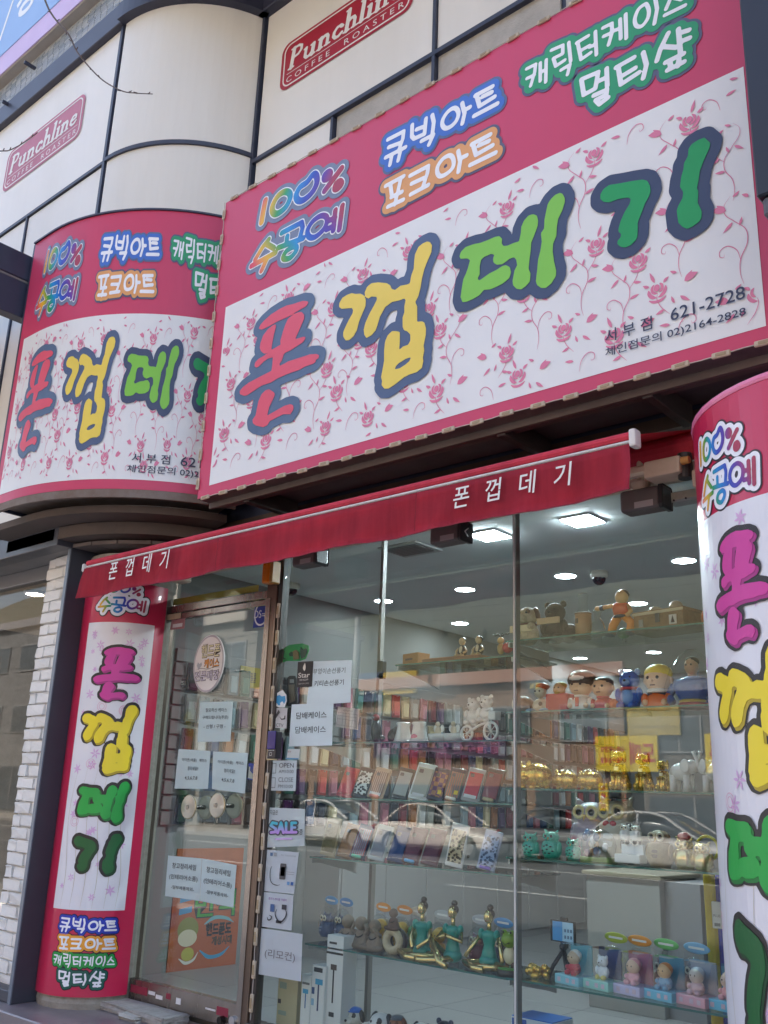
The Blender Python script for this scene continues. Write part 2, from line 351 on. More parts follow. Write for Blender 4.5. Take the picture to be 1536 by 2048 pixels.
SUGONG = G(4.8, 380, 360, r=14, strokes=[
 [(762,575),(702,650),(632,768)],[(745,620),(812,658)],[(595,830),(828,702)],[(745,760),(692,875)],
 [(888,512),(1078,412),(1088,460),(1062,560)],[(940,545),(932,625)],[(852,655),(1095,562)],[(1000,645),(935,685),(902,738),(915,762),(970,750),(1022,690),(1030,650),(1000,645)],
 [(1258,350),(1182,405),(1135,490),(1152,550),(1210,550),(1292,475),(1322,400),(1312,355),(1258,350)],[(1325,400),(1398,370)],[(1322,478),(1388,445)],[(1402,295),(1382,488)],[(1470,250),(1440,480)]])
def rainbow(lo, hi):
    stops = [S('#d8405a'), S('#e8b428'), S('#2a9a4a'), S('#1c8cd0'), S('#2c4ab8'), S('#5a34a0'), S('#a83450')]
    def f(u, v):
        t = min(max((u-lo)/(hi-lo) + .12*math.sin(9*v), 0), .999)*(len(stops)-1); i = int(t); k = t-i
        return tuple(a*(1-k)+b*k for a, b in zip(stops[i], stops[i+1]))
    return f
m_print = vcol_mat('print_rainbow', .42)
def ink(hexcol, rough=.42): return M(S(hexcol), rough, grime=.10, gscale=3.)
WORDS = [(CUBIC, '#3f6fc8', '#5b6a92'), (POKE, '#e0a064', '#5b5a78'), (CHARCASE, '#2a9a6a', '#5b5a78'), (MULTI, '#2a9a6a', '#5b5a78')]
FILL = ['#e0566e', '#ecd058', '#80c648', '#109a54']
OUTL = ['#566c8c', '#4c5e82', '#3a486a', '#343f60']  # outlines grow paler to the left: haze put into the ink colours

# ------------------------------------------------------------------ rose vine print (one motif, scattered over the white field)
def ribbon(pts, w0, w1):
    P = np.array(pts, float); n = len(P); V = []; F = []
    for i in range(n):
        t = P[min(i+1, n-1)]-P[max(i-1, 0)]; t /= np.hypot(*t) or 1; q = np.array([-t[1], t[0]])
        k = i/(n-1); w = w0*(1-k)+w1*k; w *= min(1, .25+3*min(k, 1-k)); V += [P[i]+q*w, P[i]-q*w]
        if i: F.append((2*i-2, 2*i-1, 2*i+1, 2*i))
    return np.array(V), F
def petal(cx, cy, a, L, W, bend=0.):
    n = 7; V = []; ca, sa = math.cos(a), math.sin(a)
    top = [(t/n, W*math.sin(math.pi*(t/n)**.8)) for t in range(n+1)]
    for x, y in top + [(x, -y*.55) for x, y in top[-2:0:-1]]:
        X, Y = x*L, y*L + bend*L*x*x; V.append((cx+X*ca-Y*sa, cy+X*sa+Y*ca))
    return np.array(V), [tuple(range(len(V)))]
def vine_motif():
    it = []
    it.append(ribbon(spline([(.00, 0), (.012, .06), (.005, .13), (-.03, .2), (-.028, .27), (.02, .33), (.06, .38), (.062, .43), (.03, .47)]), .0027, .0015))
    it.append(ribbon(spline([(.005, .12), (.02, .18), (.06, .215), (.095, .205), (.1, .175), (.082, .165), (.078, .18)]), .003, .0012))
    it.append(ribbon(spline([(-.028, .25), (-.07, .30), (-.09, .35), (-.085, .38)]), .0024, .0016))
    it.append(petal(-.03, .19, R(150), .055, .22, .3)); it.append(petal(.03, .33, R(-60), .06, .2, .35))
    it.append(petal(.0, .3, R(110), .045, .2)); it.append(petal(-.055, .285, R(200), .05, .22))
    it.append(petal(.055, .4, R(20), .075, .34)); it.append(petal(.06, .40, R(50), .06, .2))
    it.append(petal(.02, .46, R(150), .04, .25))
    cx_, cy_ = -.088, .40
    def lobe(dx, dy, rx, ry, n=10): return np.array([(cx_+dx+rx*math.cos(2*math.pi*i/n), cy_+dy+ry*math.sin(2*math.pi*i/n)) for i in range(n)]), [tuple(range(n))]
    def crescent(dx, dy, r, a0, a1, w): return ribbon([(cx_+dx+r*math.cos(R(a0+(a1-a0)*i/9)), cy_+dy+r*math.sin(R(a0+(a1-a0)*i/9))) for i in range(10)], w, w)
    it.append(lobe(0, .012, .017, .02)); it.append(crescent(0, .012, .028, 120, 275, .0075)); it.append(crescent(0, .012, .028, 290, 420, .0075))
    it.append(crescent(0, .006, .045, 170, 262, .010)); it.append(crescent(0, .006, .045, 275, 370, .010)); it.append(crescent(0, .002, .064, 225, 315, .008))
    it.append(petal(cx_-.01, cy_+.045, R(105), .07, .16, .1)); it.append(petal(cx_+.035, cy_+.03, R(40), .04, .28)); it.append(petal(cx_-.04, cy_+.03, R(150), .04, .28))
    return it
MOTIF = vine_motif()
def vine_field(u0, u1, v0, v1, su=1., seed=3, clip=True):
    rnd = random.Random(seed); items = []; lifts = []; k = 0; col = 0
    du = .215; u = u0-.05
    while u < u1+.1:
        v = v0 - (.05 if col % 2 else .18)
        while v < v1:
            fl = -1 if rnd.random() < .5 else 1; sc = .70+.12*rnd.random(); ou = rnd.uniform(-.025, .025); ov = rnd.uniform(-.035, .035)
            for V, F in MOTIF:
                W = V*np.array([fl*sc, sc])+np.array([u+ou, v+ov])
                if W[:, 0].min() < u0+.01 or W[:, 0].max() > u1-.01 or W[:, 1].min() < v0+.01 or W[:, 1].max() > v1-.005: continue
                items.append((W, F)); lifts += [(k % 24)*.00012]*len(W); k += 1
            v += .345
        u += du; col += 1
    return merge2d(items), lifts

# ------------------------------------------------------------------ one artwork for the flat and the round fascia sign
def wl_u(): return PY(452, 615, SY)[0]-SX, PY(1528, 600, SY)[0]-SX
WU0, WU1 = wl_u(); WV0 = PY(680, 896.5, SY)[2]-SZ; WV1 = PY(700, 499.6, SY)[2]-SZ; SIGN_W, SIGN_H = 3.36, 1.9
m_red = mat('sign_red_vinyl', S('#c83a62'), .42, grime=.30, gscale=2.6, gcol=S('#b8506e'), bump=.08, bscale=2.5, streak=True)
m_white = mat('sign_white_vinyl', (.78, .785, .80), .42, grime=.30, gscale=2.6, gcol=(.64, .655, .69), bump=.08, bscale=2.5, streak=True)
m_vine = M(S('#d97c9d'), .42)
def fascia_art(parent, to3d, umax, seg, small):
    V, F = rect2d(0, min(SIGN_W, umax), 0, SIGN_H, seg, 4); print_mesh('face', (V, F), to3d, 0, m_red, parent)
    print_mesh('white_field', rect2d(WU0, min(WU1, umax), WV0, WV1, seg, 3), to3d, .002, m_white, parent)
    vf, lf = vine_field(WU0, min(WU1, umax), WV0, WV1); tag(print_mesh('rose_vine_print', vf, to3d, .0032, m_vine, parent, lifts=lf), kind='stuff')
    for g, f, o_ in zip(BIG, FILL, OUTL):
        if g.bounds()[0][0] > umax-.1: continue
        if g.bounds()[1][0]+.06 > umax: g = g
        L = print_mesh('letter_outline', level_mesh(g, .047, .009), to3d, .0075, ink(o_), parent)
        print_mesh('letter', level_mesh(g, 0, .007), to3d, .0095, ink(f), L)
    for g, c1, c2 in WORDS:
        if g.bounds()[0][0] > umax-.1: continue
        w = print_mesh('word_border', level_mesh(g, .040, .009), to3d, .003, ink(c2), parent)
        print_mesh('word_ground', level_mesh(g, .027, .008), to3d, .0045, ink(c1), w)
        print_mesh('word', level_mesh(g, 0, .005), to3d, .006, ink('#eef0f8'), w)
    for g in (HUNDRED, SUGONG):
        lo, hi = g.bounds()
        w = print_mesh('word_glow', level_mesh(g, .034, .009), to3d, .003, ink('#75809c'), parent)
        print_mesh('word_rim', level_mesh(g, .007, .006), to3d, .0045, ink('#f0f2fa'), w)
        print_mesh('word', level_mesh(g, 0, .005), to3d, .006, m_print, w, col=rainbow(lo[0]-.02, hi[0]))
    for body, x0, y0, x1, y1, h in small:
        V, F = fit2d(text2d(body, 1, .006), x0, x1, y0, y1); print_mesh('phone_line', (V, F), to3d, .0085, ink('#2c3350'), parent)
def uvp(x, y): p = PY(x, y, SY); return p[0]-SX, p[2]-SZ
_a, _b = uvp(1215, 690), uvp(1306, 642); _c, _d3 = uvp(1344, 650), uvp(1492, 588)
_e, _g = uvp(1213, 716), uvp(1494, 620)
_va = uvp(1215, 690)[1]; 
SMALLTEXT = [('서 부 점', uvp(1213, 688)[0], uvp(1213, 688)[1], uvp(1306, 645)[0], uvp(1213, 662)[1], 0),
             ('621-2728', uvp(1344, 650)[0], uvp(1344, 650)[1]+.012, uvp(1492, 588)[0], uvp(1344, 621)[1]+.004, 0),
             ('체인점문의 02)2164-2828', uvp(1213, 716)[0], uvp(1213, 716)[1]-.006, uvp(1494, 630)[0], uvp(1213, 692)[1]-.012, 0)]

def _su(s_): return .272+(s_+.061)/.544
SMALLROUND = [('서 부 점', _su(.87), .165, _su(1.09), .225, 0), ('621-2728', _su(1.15), .165, _su(1.5), .225, 0), ('체인점문의 02)2164-2828', _su(.85), .095, _su(1.5), .15, 0)]
# ------------------------------------------------------------------ building
m_cream = mat('cream_panel', (.79, .77, .735), .45, grime=.30, gscale=1.1, gcol=(.50, .465, .41), bump=.03, bscale=300, streak=True)
m_cream_l = mat('cream_panel_left', (.81, .79, .76), .45, grime=.28, gscale=1.3, gcol=(.54, .51, .46), bump=.03, bscale=300, streak=True)
m_joint = mat('dark_blue_joint', (.035, .042, .075), .45, grime=.3, gscale=9, gcol=(.10, .12, .17))
m_conc = mat('stained_grey_panel', (.46, .44, .41), .75, grime=.55, gscale=7, gcol=(.27, .26, .25), bump=.35, bscale=90)
m_navy = mat('navy_metal', (.030, .034, .062), .42, grime=.35, gscale=4, gcol=(.075, .08, .12))
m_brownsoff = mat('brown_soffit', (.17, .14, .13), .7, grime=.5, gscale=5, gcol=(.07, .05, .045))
m_granite = mat('granite', (.30, .285, .27), .55, grime=.5, gscale=120, gcol=(.16, .15, .15), bump=.1, bscale=200)
CXC, CYC, CR = -5.44, .27, .90                         # the rounded corner of the upper wall
def arc_pts(r, a0, a1, n): return [(CXC+r*math.sin(R(a0+(a1-a0)*i/n)), CYC-r*math.cos(R(a0+(a1-a0)*i/n))) for i in range(n+1)]
A_END = math.degrees(math.atan2(-4.58-CXC, CYC-0.0))   # angle where the curve meets the recessed wall
def curved_slab(r0, r1, a0, a1, z0, z1, n=20):
    b = bmesh.new(); rows = []
    for r, z in ((r1, z0), (r1, z1), (r0, z1), (r0, z0)): rows.append([b.verts.new((x, y, z)) for x, y in arc_pts(r, a0, a1, n)])
    for k in range(4):
        a, c = rows[k], rows[(k+1) % 4]
        for i in range(n): b.faces.new((a[i], a[i+1], c[i+1], c[i]))
    b.faces.new([r[0] for r in rows]); b.faces.new([r[-1] for r in rows][::-1])
    bmesh.ops.recalc_face_normals(b, faces=b.faces[:]); return b
bld = thing('corner_building', 'cream clad building with a rounded corner above the shop signs', 'building', (0, 0, 0))
# cores that carry the cladding
part('core_wall', bm_box(-12, -5.44, -.59, .6, 2.68, 6.6), m_joint, bld)
part('core_corner', curved_slab(.4, .868, 0, 74, 2.75, 6.6), m_joint, bld)
part('core_wall', bm_box(-4.6, 6, .03, .5, 2.72, 6.6), m_joint, bld)
def panel(x0, x1, z0, z1, y, m): return part('panel', bm_box(x0, x1, y, y+.04, z0, z1, .004), m, bld)
g = .016
for x0, x1 in ((-12, -9.9), (-9.9, -7.62), (-7.62, -5.47)): panel(x0+g, x1-g, 5.41+g, 6.6, -.62, m_cream_l)
for x0, x1 in ((-12, -8.7), (-8.7, -7.6), (-7.6, -6.53), (-6.53, -5.47)): panel(x0+g, x1-g, 2.72, 5.41-g, -.62, m_cream_l)
part('curved_panel', curved_slab(.86, .90, 1.2, A_END-.8, 5.41+g, 6.6), m_cream, bld, smooth=False)
part('curved_panel', curved_slab(.86, .90, 1.2, A_END-.8, 2.72, 5.41-g), m_cream, bld)
zs = 5.36
for x0, x1 in ((-4.56, -2.96), (-2.96, -1.3), (-1.3, .5), (.5, 2.5)): panel(x0+g, x1-g, zs+g, 6.6, 0, m_cream)
for i, (x0, x1) in enumerate(((-4.56, -3.79), (-3.79, -2.96), (-2.96, -2.1), (-2.1, -1.1), (-1.1, 0), (0, 1.2), (1.2, 2.5))):
    panel(x0+g, x1-g, 2.9, zs-g, 0 if i == 0 else .012, m_cream if i == 0 else m_conc)
# proud joint strips
def strip(b): return part('joint_strip', b, m_joint, bld)
strip(bm_box(-12, -5.45, -.635, -.6, 5.40, 5.425)); strip(curved_slab(.88, .917, 0, A_END, 5.395, 5.425))
strip(bm_box(-4.565, 2.5, -.022, .02, zs-.022, zs+.008)); strip(bm_box(-5.475, -5.445, -.638, -.6, 2.72, 6.6))
strip(bm_box(-4.595, -4.565, -.02, .03, 2.72, 6.6)); strip(bm_box(-2.968, -2.946, -.02, .02, 2.9, 6.6)); strip(bm_box(-3.80, -3.78, -.018, .02, 2.9, zs-.03))
strip(bm_box(-6.54, -6.52, -.632, -.6, 2.72, 5.4))
# navy head band and overhanging soffit
part('head_band', bm_box(-12, -5.44, -.67, -.4, 6.6, 6.80, .006), m_navy, bld); part('head_band', curved_slab(.6, .97, 0, A_END, 6.6, 6.75), m_navy, bld)
part('head_band', bm_box(-4.6, 6, -.07, .3, 6.6, 6.76, .006), m_navy, bld)
sof = part('soffit', bm_box(-5.2, 6, -.95, .6, 6.8, 6.95), m_brownsoff, bld)
for x in np.arange(-5.1, 0, .42): part('soffit_joint', bm_box(x, x+.014, -.95, .02, 6.79, 6.8), m_joint, sof)
part('upper_storey', bm_box(-12, 6, .25, 8, 6.6, 9.2), m_cream, bld)
part('roof', bm_box(-12, 6, .2, 9, 9.2, 9.4), m_conc, bld)
part('rear_wall', bm_box(-12, 6, 8.0, 8.2, -.2, 9.2), m_conc, bld); part('side_wall', bm_box(5.9, 6.1, .5, 8, -.2, 9.2), m_conc, bld)
part('side_wall', bm_box(-12.1, -11.9, .5, 8, -.2, 9.2), m_conc, bld)
# mosaic strip under the upper sign, tile by tile
m_tile = [mat('mosaic_tile', c, .25, grime=.3, gscale=14) for c in ((.36, .40, .45), (.47, .50, .52), (.26, .31, .37))]
m_grout = mat('mosaic_grout', (.42, .43, .42), .8)
mos = part('mosaic_band', bm_box(-9, -5.2, -.615, -.40, 6.80, 7.13), m_grout, bld)
_tm = []
for mm in m_tile:
    me = bpy.data.meshes.new('tile'); b = bm_box(-.040, .040, -.005, .0, -.0095, .0095, .002); b.to_mesh(me); b.free(); me.materials.append(mm); _tm.append(me)
for k in range(22):
    for j in range(13):
        obj('tile', _tm[random.choice((0, 0, 1, 2))], None, mos, loc=(-7.5+k*.088+(.022 if (j//4) % 2 else 0)+random.uniform(-.002, .002), -.616, 6.818+j*.0235))
# upper floor sign box
m_blue = mat('banner_blue', S('#8fb4e6'), .5, grime=.2, gscale=2, gcol=S('#7f9ed6')); m_lav = mat('banner_lavender', S('#cdb8e4'), .5, grime=.12, gscale=2)
us = thing('upper_shop_sign', 'pale blue and lavender sign box over the tiled strip at top left', 'sign')
YF = -.70
zl = PY(0, 118, YF)[2]
part('sign_box', bm_box(-9, -5.2, YF, -.40, 7.13, 9.6, .006), mat('beige_metal', (.42, .39, .36), .6, grime=.3, gscale=5), us)
part('lavender_border', bm_box(-9, -5.205, YF-.010, YF-.0005, 7.14, 9.6), m_lav, us); part('blue_field', bm_box(-9, -5.35, YF-.016, YF-.0105, zl, 9.6), m_blue, us)
pa, pb_ = PY(30, 52, YF), PY(72, 0, YF)
V, F = fit2d(text2d('성', 1, .03), pa[0], pb_[0], pa[2], pa[2]+.42)
print_mesh('lettering', (V, F), lambda u, v, h: (u, YF-.0175-h, v), 0, M((.82, .85, .9), .5), us)
pc, pd = PY(2, 86, YF), PY(30, 2, YF)
print_mesh('slash_mark', (np.array([(pc[0]-.02, pc[2]), (pc[0]+.02, pc[2]), (pd[0]+.02, pd[2]), (pd[0]-.02, pd[2])]), [(0, 1, 2, 3)]), lambda u, v, h: (u, YF-.0175, v), 0, M((.82, .85, .9), .5), us)
for px_, py_ in ((62, 132), (18, 210)):
    p = PY(px_, py_, -.66); part('bracket', bm_box(p[0]-.012, p[0]+.012, YF-.02, -.615, p[2]-.012, p[2]+.012), m_navy, us)

# ------------------------------------------------------------------ coffee plates printed on the cladding
m_plate = {1: mat('plate_red', S('#a81c30'), .4, grime=.1), 0: mat('plate_pale_red', S('#b9667c'), .45, grime=.12)}  # the far left plate takes a paler red
m_pw = mat('plate_white', (.78, .76, .73), .45)
def rrect(w, h, r, n=6):
    pts = []
    for cx_, cy_, a in ((w-r, r, -90), (w-r, h-r, 0), (r, h-r, 90), (r, r, 180)):
        pts += [(cx_+r*math.cos(R(a+90*i/n)), cy_+r*math.sin(R(a+90*i/n))) for i in range(n+1)]
    return np.array(pts), [tuple(range(len(pts)))]
def frame2d(w, h, r, t):
    a, _ = rrect(w, h, r); b_, _ = rrect(w-2*t, h-2*t, max(r-t, .004)); b_ = b_+t; n = len(a)
    return np.vstack([a, b_]), [(i, (i+1) % n, n+(i+1) % n, n+i) for i in range(n)]
# slab serif letters drawn as strokes with feet, x height 1
def serif_word():
    st = []; x = 0; sl = .12; t = .15; s_ = .075
    def add(pts, r): st.append(([(px+x+sl*py, py) for px, py in pts], r))
    def stem(px, y0, y1, feet=(1, 1)):
        add([(px, y0+t*.5), (px, y1-t*.5)], t)
        if feet[0]: add([(px-.2, y0+s_), (px+.2, y0+s_)], s_)
        if feet[1]: add([(px-.2, y1-s_), (px+.05, y1-s_)], s_)
    stem(.25, 0, 1.75); add([(.25, 1.66), (.62, 1.66), (.86, 1.5), (.88, 1.15), (.68, .92), (.35, .88)], .105); x += 1.12
    add([(.2, .95), (.2, .3), (.36, .1), (.58, .12), (.74, .34)], .12); add([(.05, .93), (.2, .93)], s_); stem(.78, 0, 1); x += 1.14
    stem(.22, 0, 1); add([(.25, .72), (.45, .92), (.65, .9), (.76, .7), (.76, .1)], .125); add([(.6, s_), (.98, s_)], s_); x += 1.02
    add([(.82, .74), (.66, .92), (.4, .9), (.22, .66), (.2, .36), (.38, .11), (.62, .1), (.82, .26)], .12); add([(.74, .78)], .13); x += .96
    stem(.22, 0, 1.8); add([(.25, .72), (.45, .92), (.65, .9), (.76, .7), (.76, .1)], .125); add([(.6, s_), (.98, s_)], s_); x += 1.06
    stem(.22, 0, 1.8); x += .55
    stem(.22, 0, 1); add([(.22, 1.42)], .16); x += .55
    stem(.22, 0, 1); add([(.25, .72), (.45, .92), (.65, .9), (.76, .7), (.76, .1)], .125); add([(.6, s_), (.98, s_)], s_); x += 1.0
    add([(.22, .52), (.78, .6), (.74, .84), (.56, .93), (.36, .88), (.2, .62), (.22, .3), (.42, .1), (.66, .12), (.84, .3)], .105); x += 1
    return Glyph(st)
SERIF = serif_word(); SERIF_M = level_mesh(SERIF, 0, .045, 6)
def plate(name, label, x0, z0, w, h, y, bright):
    t = thing(name, label, 'sign', (x0, y, z0))
    T = lambda u, v, d: (u, -d, v)
    print_mesh('ground', rrect(w, h, .09*h/.45), T, .004, m_plate[bright], t)
    V, F = frame2d(w*.955, h*.90, .075*h/.45, .012); print_mesh('rim_line', (V+np.array([w*.0225, h*.05]), F), T, .0055, m_pw, t)
    print_mesh('lettering', fit2d(SERIF_M, w*.06, w*.93, h*.36, h*.84), T, .0065, m_pw, t)
    print_mesh('rule', rect2d(w*.055, w*.945, h*.305, h*.318), T, .0055, m_pw, t)
    print_mesh('small_lettering', fit2d(text2d('COFFEE  ROASTER', 1, .004, spacing=1.6), w*.055, w*.94, h*.13, h*.245), T, .0055, m_pw, t)
plate('coffee_sign', 'bright red coffee roaster plate on the cream wall above the big sign', -4.35, 5.815, 1.21, .40, -.001, 1)
plate('coffee_sign', 'pale red coffee roaster plate on the cream wall at far left', -7.075, 5.85, 1.19, .40, -.621, 0)

# ------------------------------------------------------------------ the big flat fascia sign
m_metal_b = mat('sign_box_brown', (.145, .115, .105), .55, metal=.2, grime=.5, gscale=6, gcol=(.06, .045, .04), streak=False)
m_box_in = mat('sign_underside', (.10, .075, .085), .6, grime=.6, gscale=3, gcol=(.035, .028, .03))
fs = thing('fascia_sign', 'large flat red and white phone case shop sign with rose vine print', 'sign', (0, 0, 0))
T = lambda u, v, h: (SX+u, SY-h, SZ+v)
fascia_art(fs, T, 9, 1, SMALLTEXT)
part('sign_box', bm_box(SX, SX+SIGN_W, SY+.003, SY+.10, SZ-.002, SZ+SIGN_H), m_metal_b, fs)
part('sign_body', bm_box(SX+.03, SX+SIGN_W, SY+.10, -.02, SZ+.05, SZ+SIGN_H-.05), m_box_in, fs)
part('bottom_lip', bm_box(SX, SX+SIGN_W, SY+.085, SY+.105, SZ-.035, SZ-.002), m_metal_b, fs)
part('bottom_rail', bm_box(SX+.02, SX+SIGN_W, SY+.16, SY+.19, SZ-.01, SZ+.05), m_metal_b, fs)
for px_, py_ in ((1291, 782), (520, 1005), (1000, 860)):
    p = PZ(px_, py_, SZ-.02)
    part('bracket', bm_box(p[0]-.022, p[0]+.022, SY+.1, -.03, SZ-.045, SZ+.05, .003), mat('bracket_steel', (.05, .04, .038), .55, grime=.4), fs)
def led_string(name, label, pts, n, out, wl, mw=.034, ww=.011):
    """modules with a wire along a line from a to b"""
    a, b_ = Vector(pts[0]), Vector(pts[1]); t = thing(name, label, 'led string'); d = (b_-a); L = d.length; d.normalize(); o_ = Vector(out); s_ = d.cross(o_)
    m1 = mat('led_module', (.55, .47, .36), .5, grime=.5, gscale=40, gcol=(.3, .22, .15)); m2 = M((.5, .45, .4), .6)
    wire = []
    for i in range(n):
        c = a + d*(L*(i+.5)/n) + o_*.006 + s_*random.uniform(-.003, .003)
        b = bm_box(-mw, mw, -ww, ww, -.006, .006, .003)
        mt = Matrix((( d.x, s_.x, o_.x, 0), (d.y, s_.y, o_.y, 0), (d.z, s_.z, o_.z, 0), (0, 0, 0, 1)))
        o = obj('led_module', b, m1, t); o.matrix_world = Matrix.Translation(c) @ mt @ Matrix.Rotation(random.uniform(-.05, .05), 4, 'Z')
        e = bm_box(-mw*.55, mw*.55, -ww*.5, ww*.5, .006, .0085); part('resin', e, M((.34, .25, .15), .35), o)
        wire += [c-d*mw*.6, c+d*mw*.6, c + d*(L*.5/n) + s_*random.uniform(-.004, .004)]
    part('wire', bm_tube(wire, .0022, 5), m2, t); return t
led_string('led_string', 'cream led modules wired along the bottom edge of the flat sign', [(SX, SY, SZ-.004), (SX+SIGN_W, SY, SZ-.004)], 22, (0, -1, 0), 0)
led_string('led_string', 'led modules wired along the top edge of the flat sign', [(SX, SY, SZ+SIGN_H), (SX+SIGN_W, SY, SZ+SIGN_H)], 20, (0, -1, 0), 0)
led_string('led_string', 'led modules running up the left edge of the flat sign', [(SX, SY, SZ), (SX, SY, SZ+SIGN_H)], 11, (0, -1, 0), 0)

# ------------------------------------------------------------------ the round fascia sign on the corner
CS_R, CS_Z, CS_H = 1.21, 2.80, 1.86
def s_arc(s, h, rr=CS_R):
    if s < 0: return CXC+s, CYC-rr-h
    a = s/rr; return CXC+(rr+h)*math.sin(a), CYC-(rr+h)*math.cos(a)
def T_round(u, v, h):
    x, y = s_arc(-.061+.544*(u-.272), h); return x, y, CS_Z+v*CS_H/SIGN_H
rs = thing('round_fascia_sign', 'curved red and white shop sign wrapping the rounded building corner', 'sign', (0, 0, 0))
fascia_art(rs, T_round, 3.0, 40, SMALLROUND)
m_rust = mat('rusty_sheet', (.20, .16, .14), .65, grime=.6, gscale=9, gcol=(.12, .06, .03))
def round_slab(r0, r1, s0, s1, z0, z1, n=26):
    b = bmesh.new(); rows = []
    for k, z in ((r1, z0), (r1, z1), (r0, z1), (r0, z0)): rows.append([b.verts.new((*s_arc(s0+(s1-s0)*i/n, k-CS_R), z)) for i in range(n+1)])
    for k in range(4):
        a, c = rows[k], rows[(k+1) % 4]
        for i in range(n): b.faces.new((a[i], a[i+1], c[i+1], c[i]))
    b.faces.new([r_[0] for r_ in rows]); b.faces.new([r_[-1] for r_ in rows][::-1]); bmesh.ops.recalc_face_normals(b, faces=b.faces[:]); return b
part('sign_box', round_slab(CS_R-.33, CS_R-.004, -.21, 1.5, CS_Z-.002, CS_Z+CS_H-.004), m_rust, rs)
part('top_cap', round_slab(CS_R-.10, CS_R+.012, -.215, 1.5, CS_Z+CS_H, CS_Z+CS_H+.012), m_joint, rs)
part('bottom_lip', round_slab(CS_R-.02, CS_R+.004, -.212, 1.5, CS_Z-.05, CS_Z-.003), m_rust, rs)
part('side_cap', bm_box(CXC-.23, CXC-.211, CYC-CS_R, CYC-CS_R+.3, CS_Z-.02, CS_Z+CS_H), m_navy, rs)

# stepped soffit under the round sign
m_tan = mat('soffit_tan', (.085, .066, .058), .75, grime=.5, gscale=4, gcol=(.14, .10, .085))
rsf = thing('corner_soffit', 'stepped brown soffit under the curved corner sign', 'soffit')
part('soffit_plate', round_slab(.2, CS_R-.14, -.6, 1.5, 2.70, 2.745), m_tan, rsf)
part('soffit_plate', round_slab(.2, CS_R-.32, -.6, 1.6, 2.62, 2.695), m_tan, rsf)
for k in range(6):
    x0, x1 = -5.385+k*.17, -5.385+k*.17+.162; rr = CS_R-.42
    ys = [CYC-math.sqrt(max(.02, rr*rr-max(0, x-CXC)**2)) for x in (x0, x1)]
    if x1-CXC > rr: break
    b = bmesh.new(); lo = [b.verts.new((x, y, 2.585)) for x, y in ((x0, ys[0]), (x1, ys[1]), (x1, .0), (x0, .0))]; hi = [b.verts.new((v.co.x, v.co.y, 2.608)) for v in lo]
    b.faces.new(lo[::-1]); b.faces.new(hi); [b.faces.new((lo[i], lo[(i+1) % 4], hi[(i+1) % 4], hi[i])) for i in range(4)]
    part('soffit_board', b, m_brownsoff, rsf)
# ------------------------------------------------------------------ ground, ledge, pillars
m_side = mat('sidewalk_paving', (.34, .32, .30), .8, grime=.4, gscale=8, bump=.2, bscale=80)
m_road = mat('asphalt', (.115, .112, .11), .8, grime=.4, gscale=4, gcol=(.08, .08, .08), bump=.4, bscale=150)
tag(obj('sidewalk', bm_box(-60, 60, -4.4, -.60, -.3, -.2), m_side), kind='structure')
tag(obj('kerb', bm_box(-60, 60, -4.62, -4.402, -.45, -.195, .02), m_granite), kind='structure')
tag(obj('ground', bm_box(-900, 900, -900, 900, -.46, -.36), m_road), kind='structure')
tag(obj('road', bm_box(-200, 200, -21.2, -4.622, -.359, -.345), m_road), kind='structure')
led = tag(obj('shop_step', bm_box(-14, 3, -.62, .02, -.34, -.03, .006), mat('polished_step', (.24, .205, .215), .28, grime=.45, gscale=5, gcol=(.14, .12, .125))), kind='structure')
m_wht = M((.78, .78, .8), .42)
PAL_P = [('#d23a9a', '#a82a80'), ('#f2da2c', '#b8a024'), ('#22a844', '#1a7a34'), ('#16602e', '#0c4020')]
def box_map(g, x0, x1, y0, y1):
    lo, hi = g.bounds(); k = ((x1-x0)/(hi[0]-lo[0]), (y1-y0)/(hi[1]-lo[1]))
    gg = g.map(lambda u, v: (x0+(u-lo[0])*k[0], y0+(v-lo[1])*k[1])); gg.strokes = [(p, r*(k[0]*k[1])**.5) for p, r in gg.strokes]; return gg
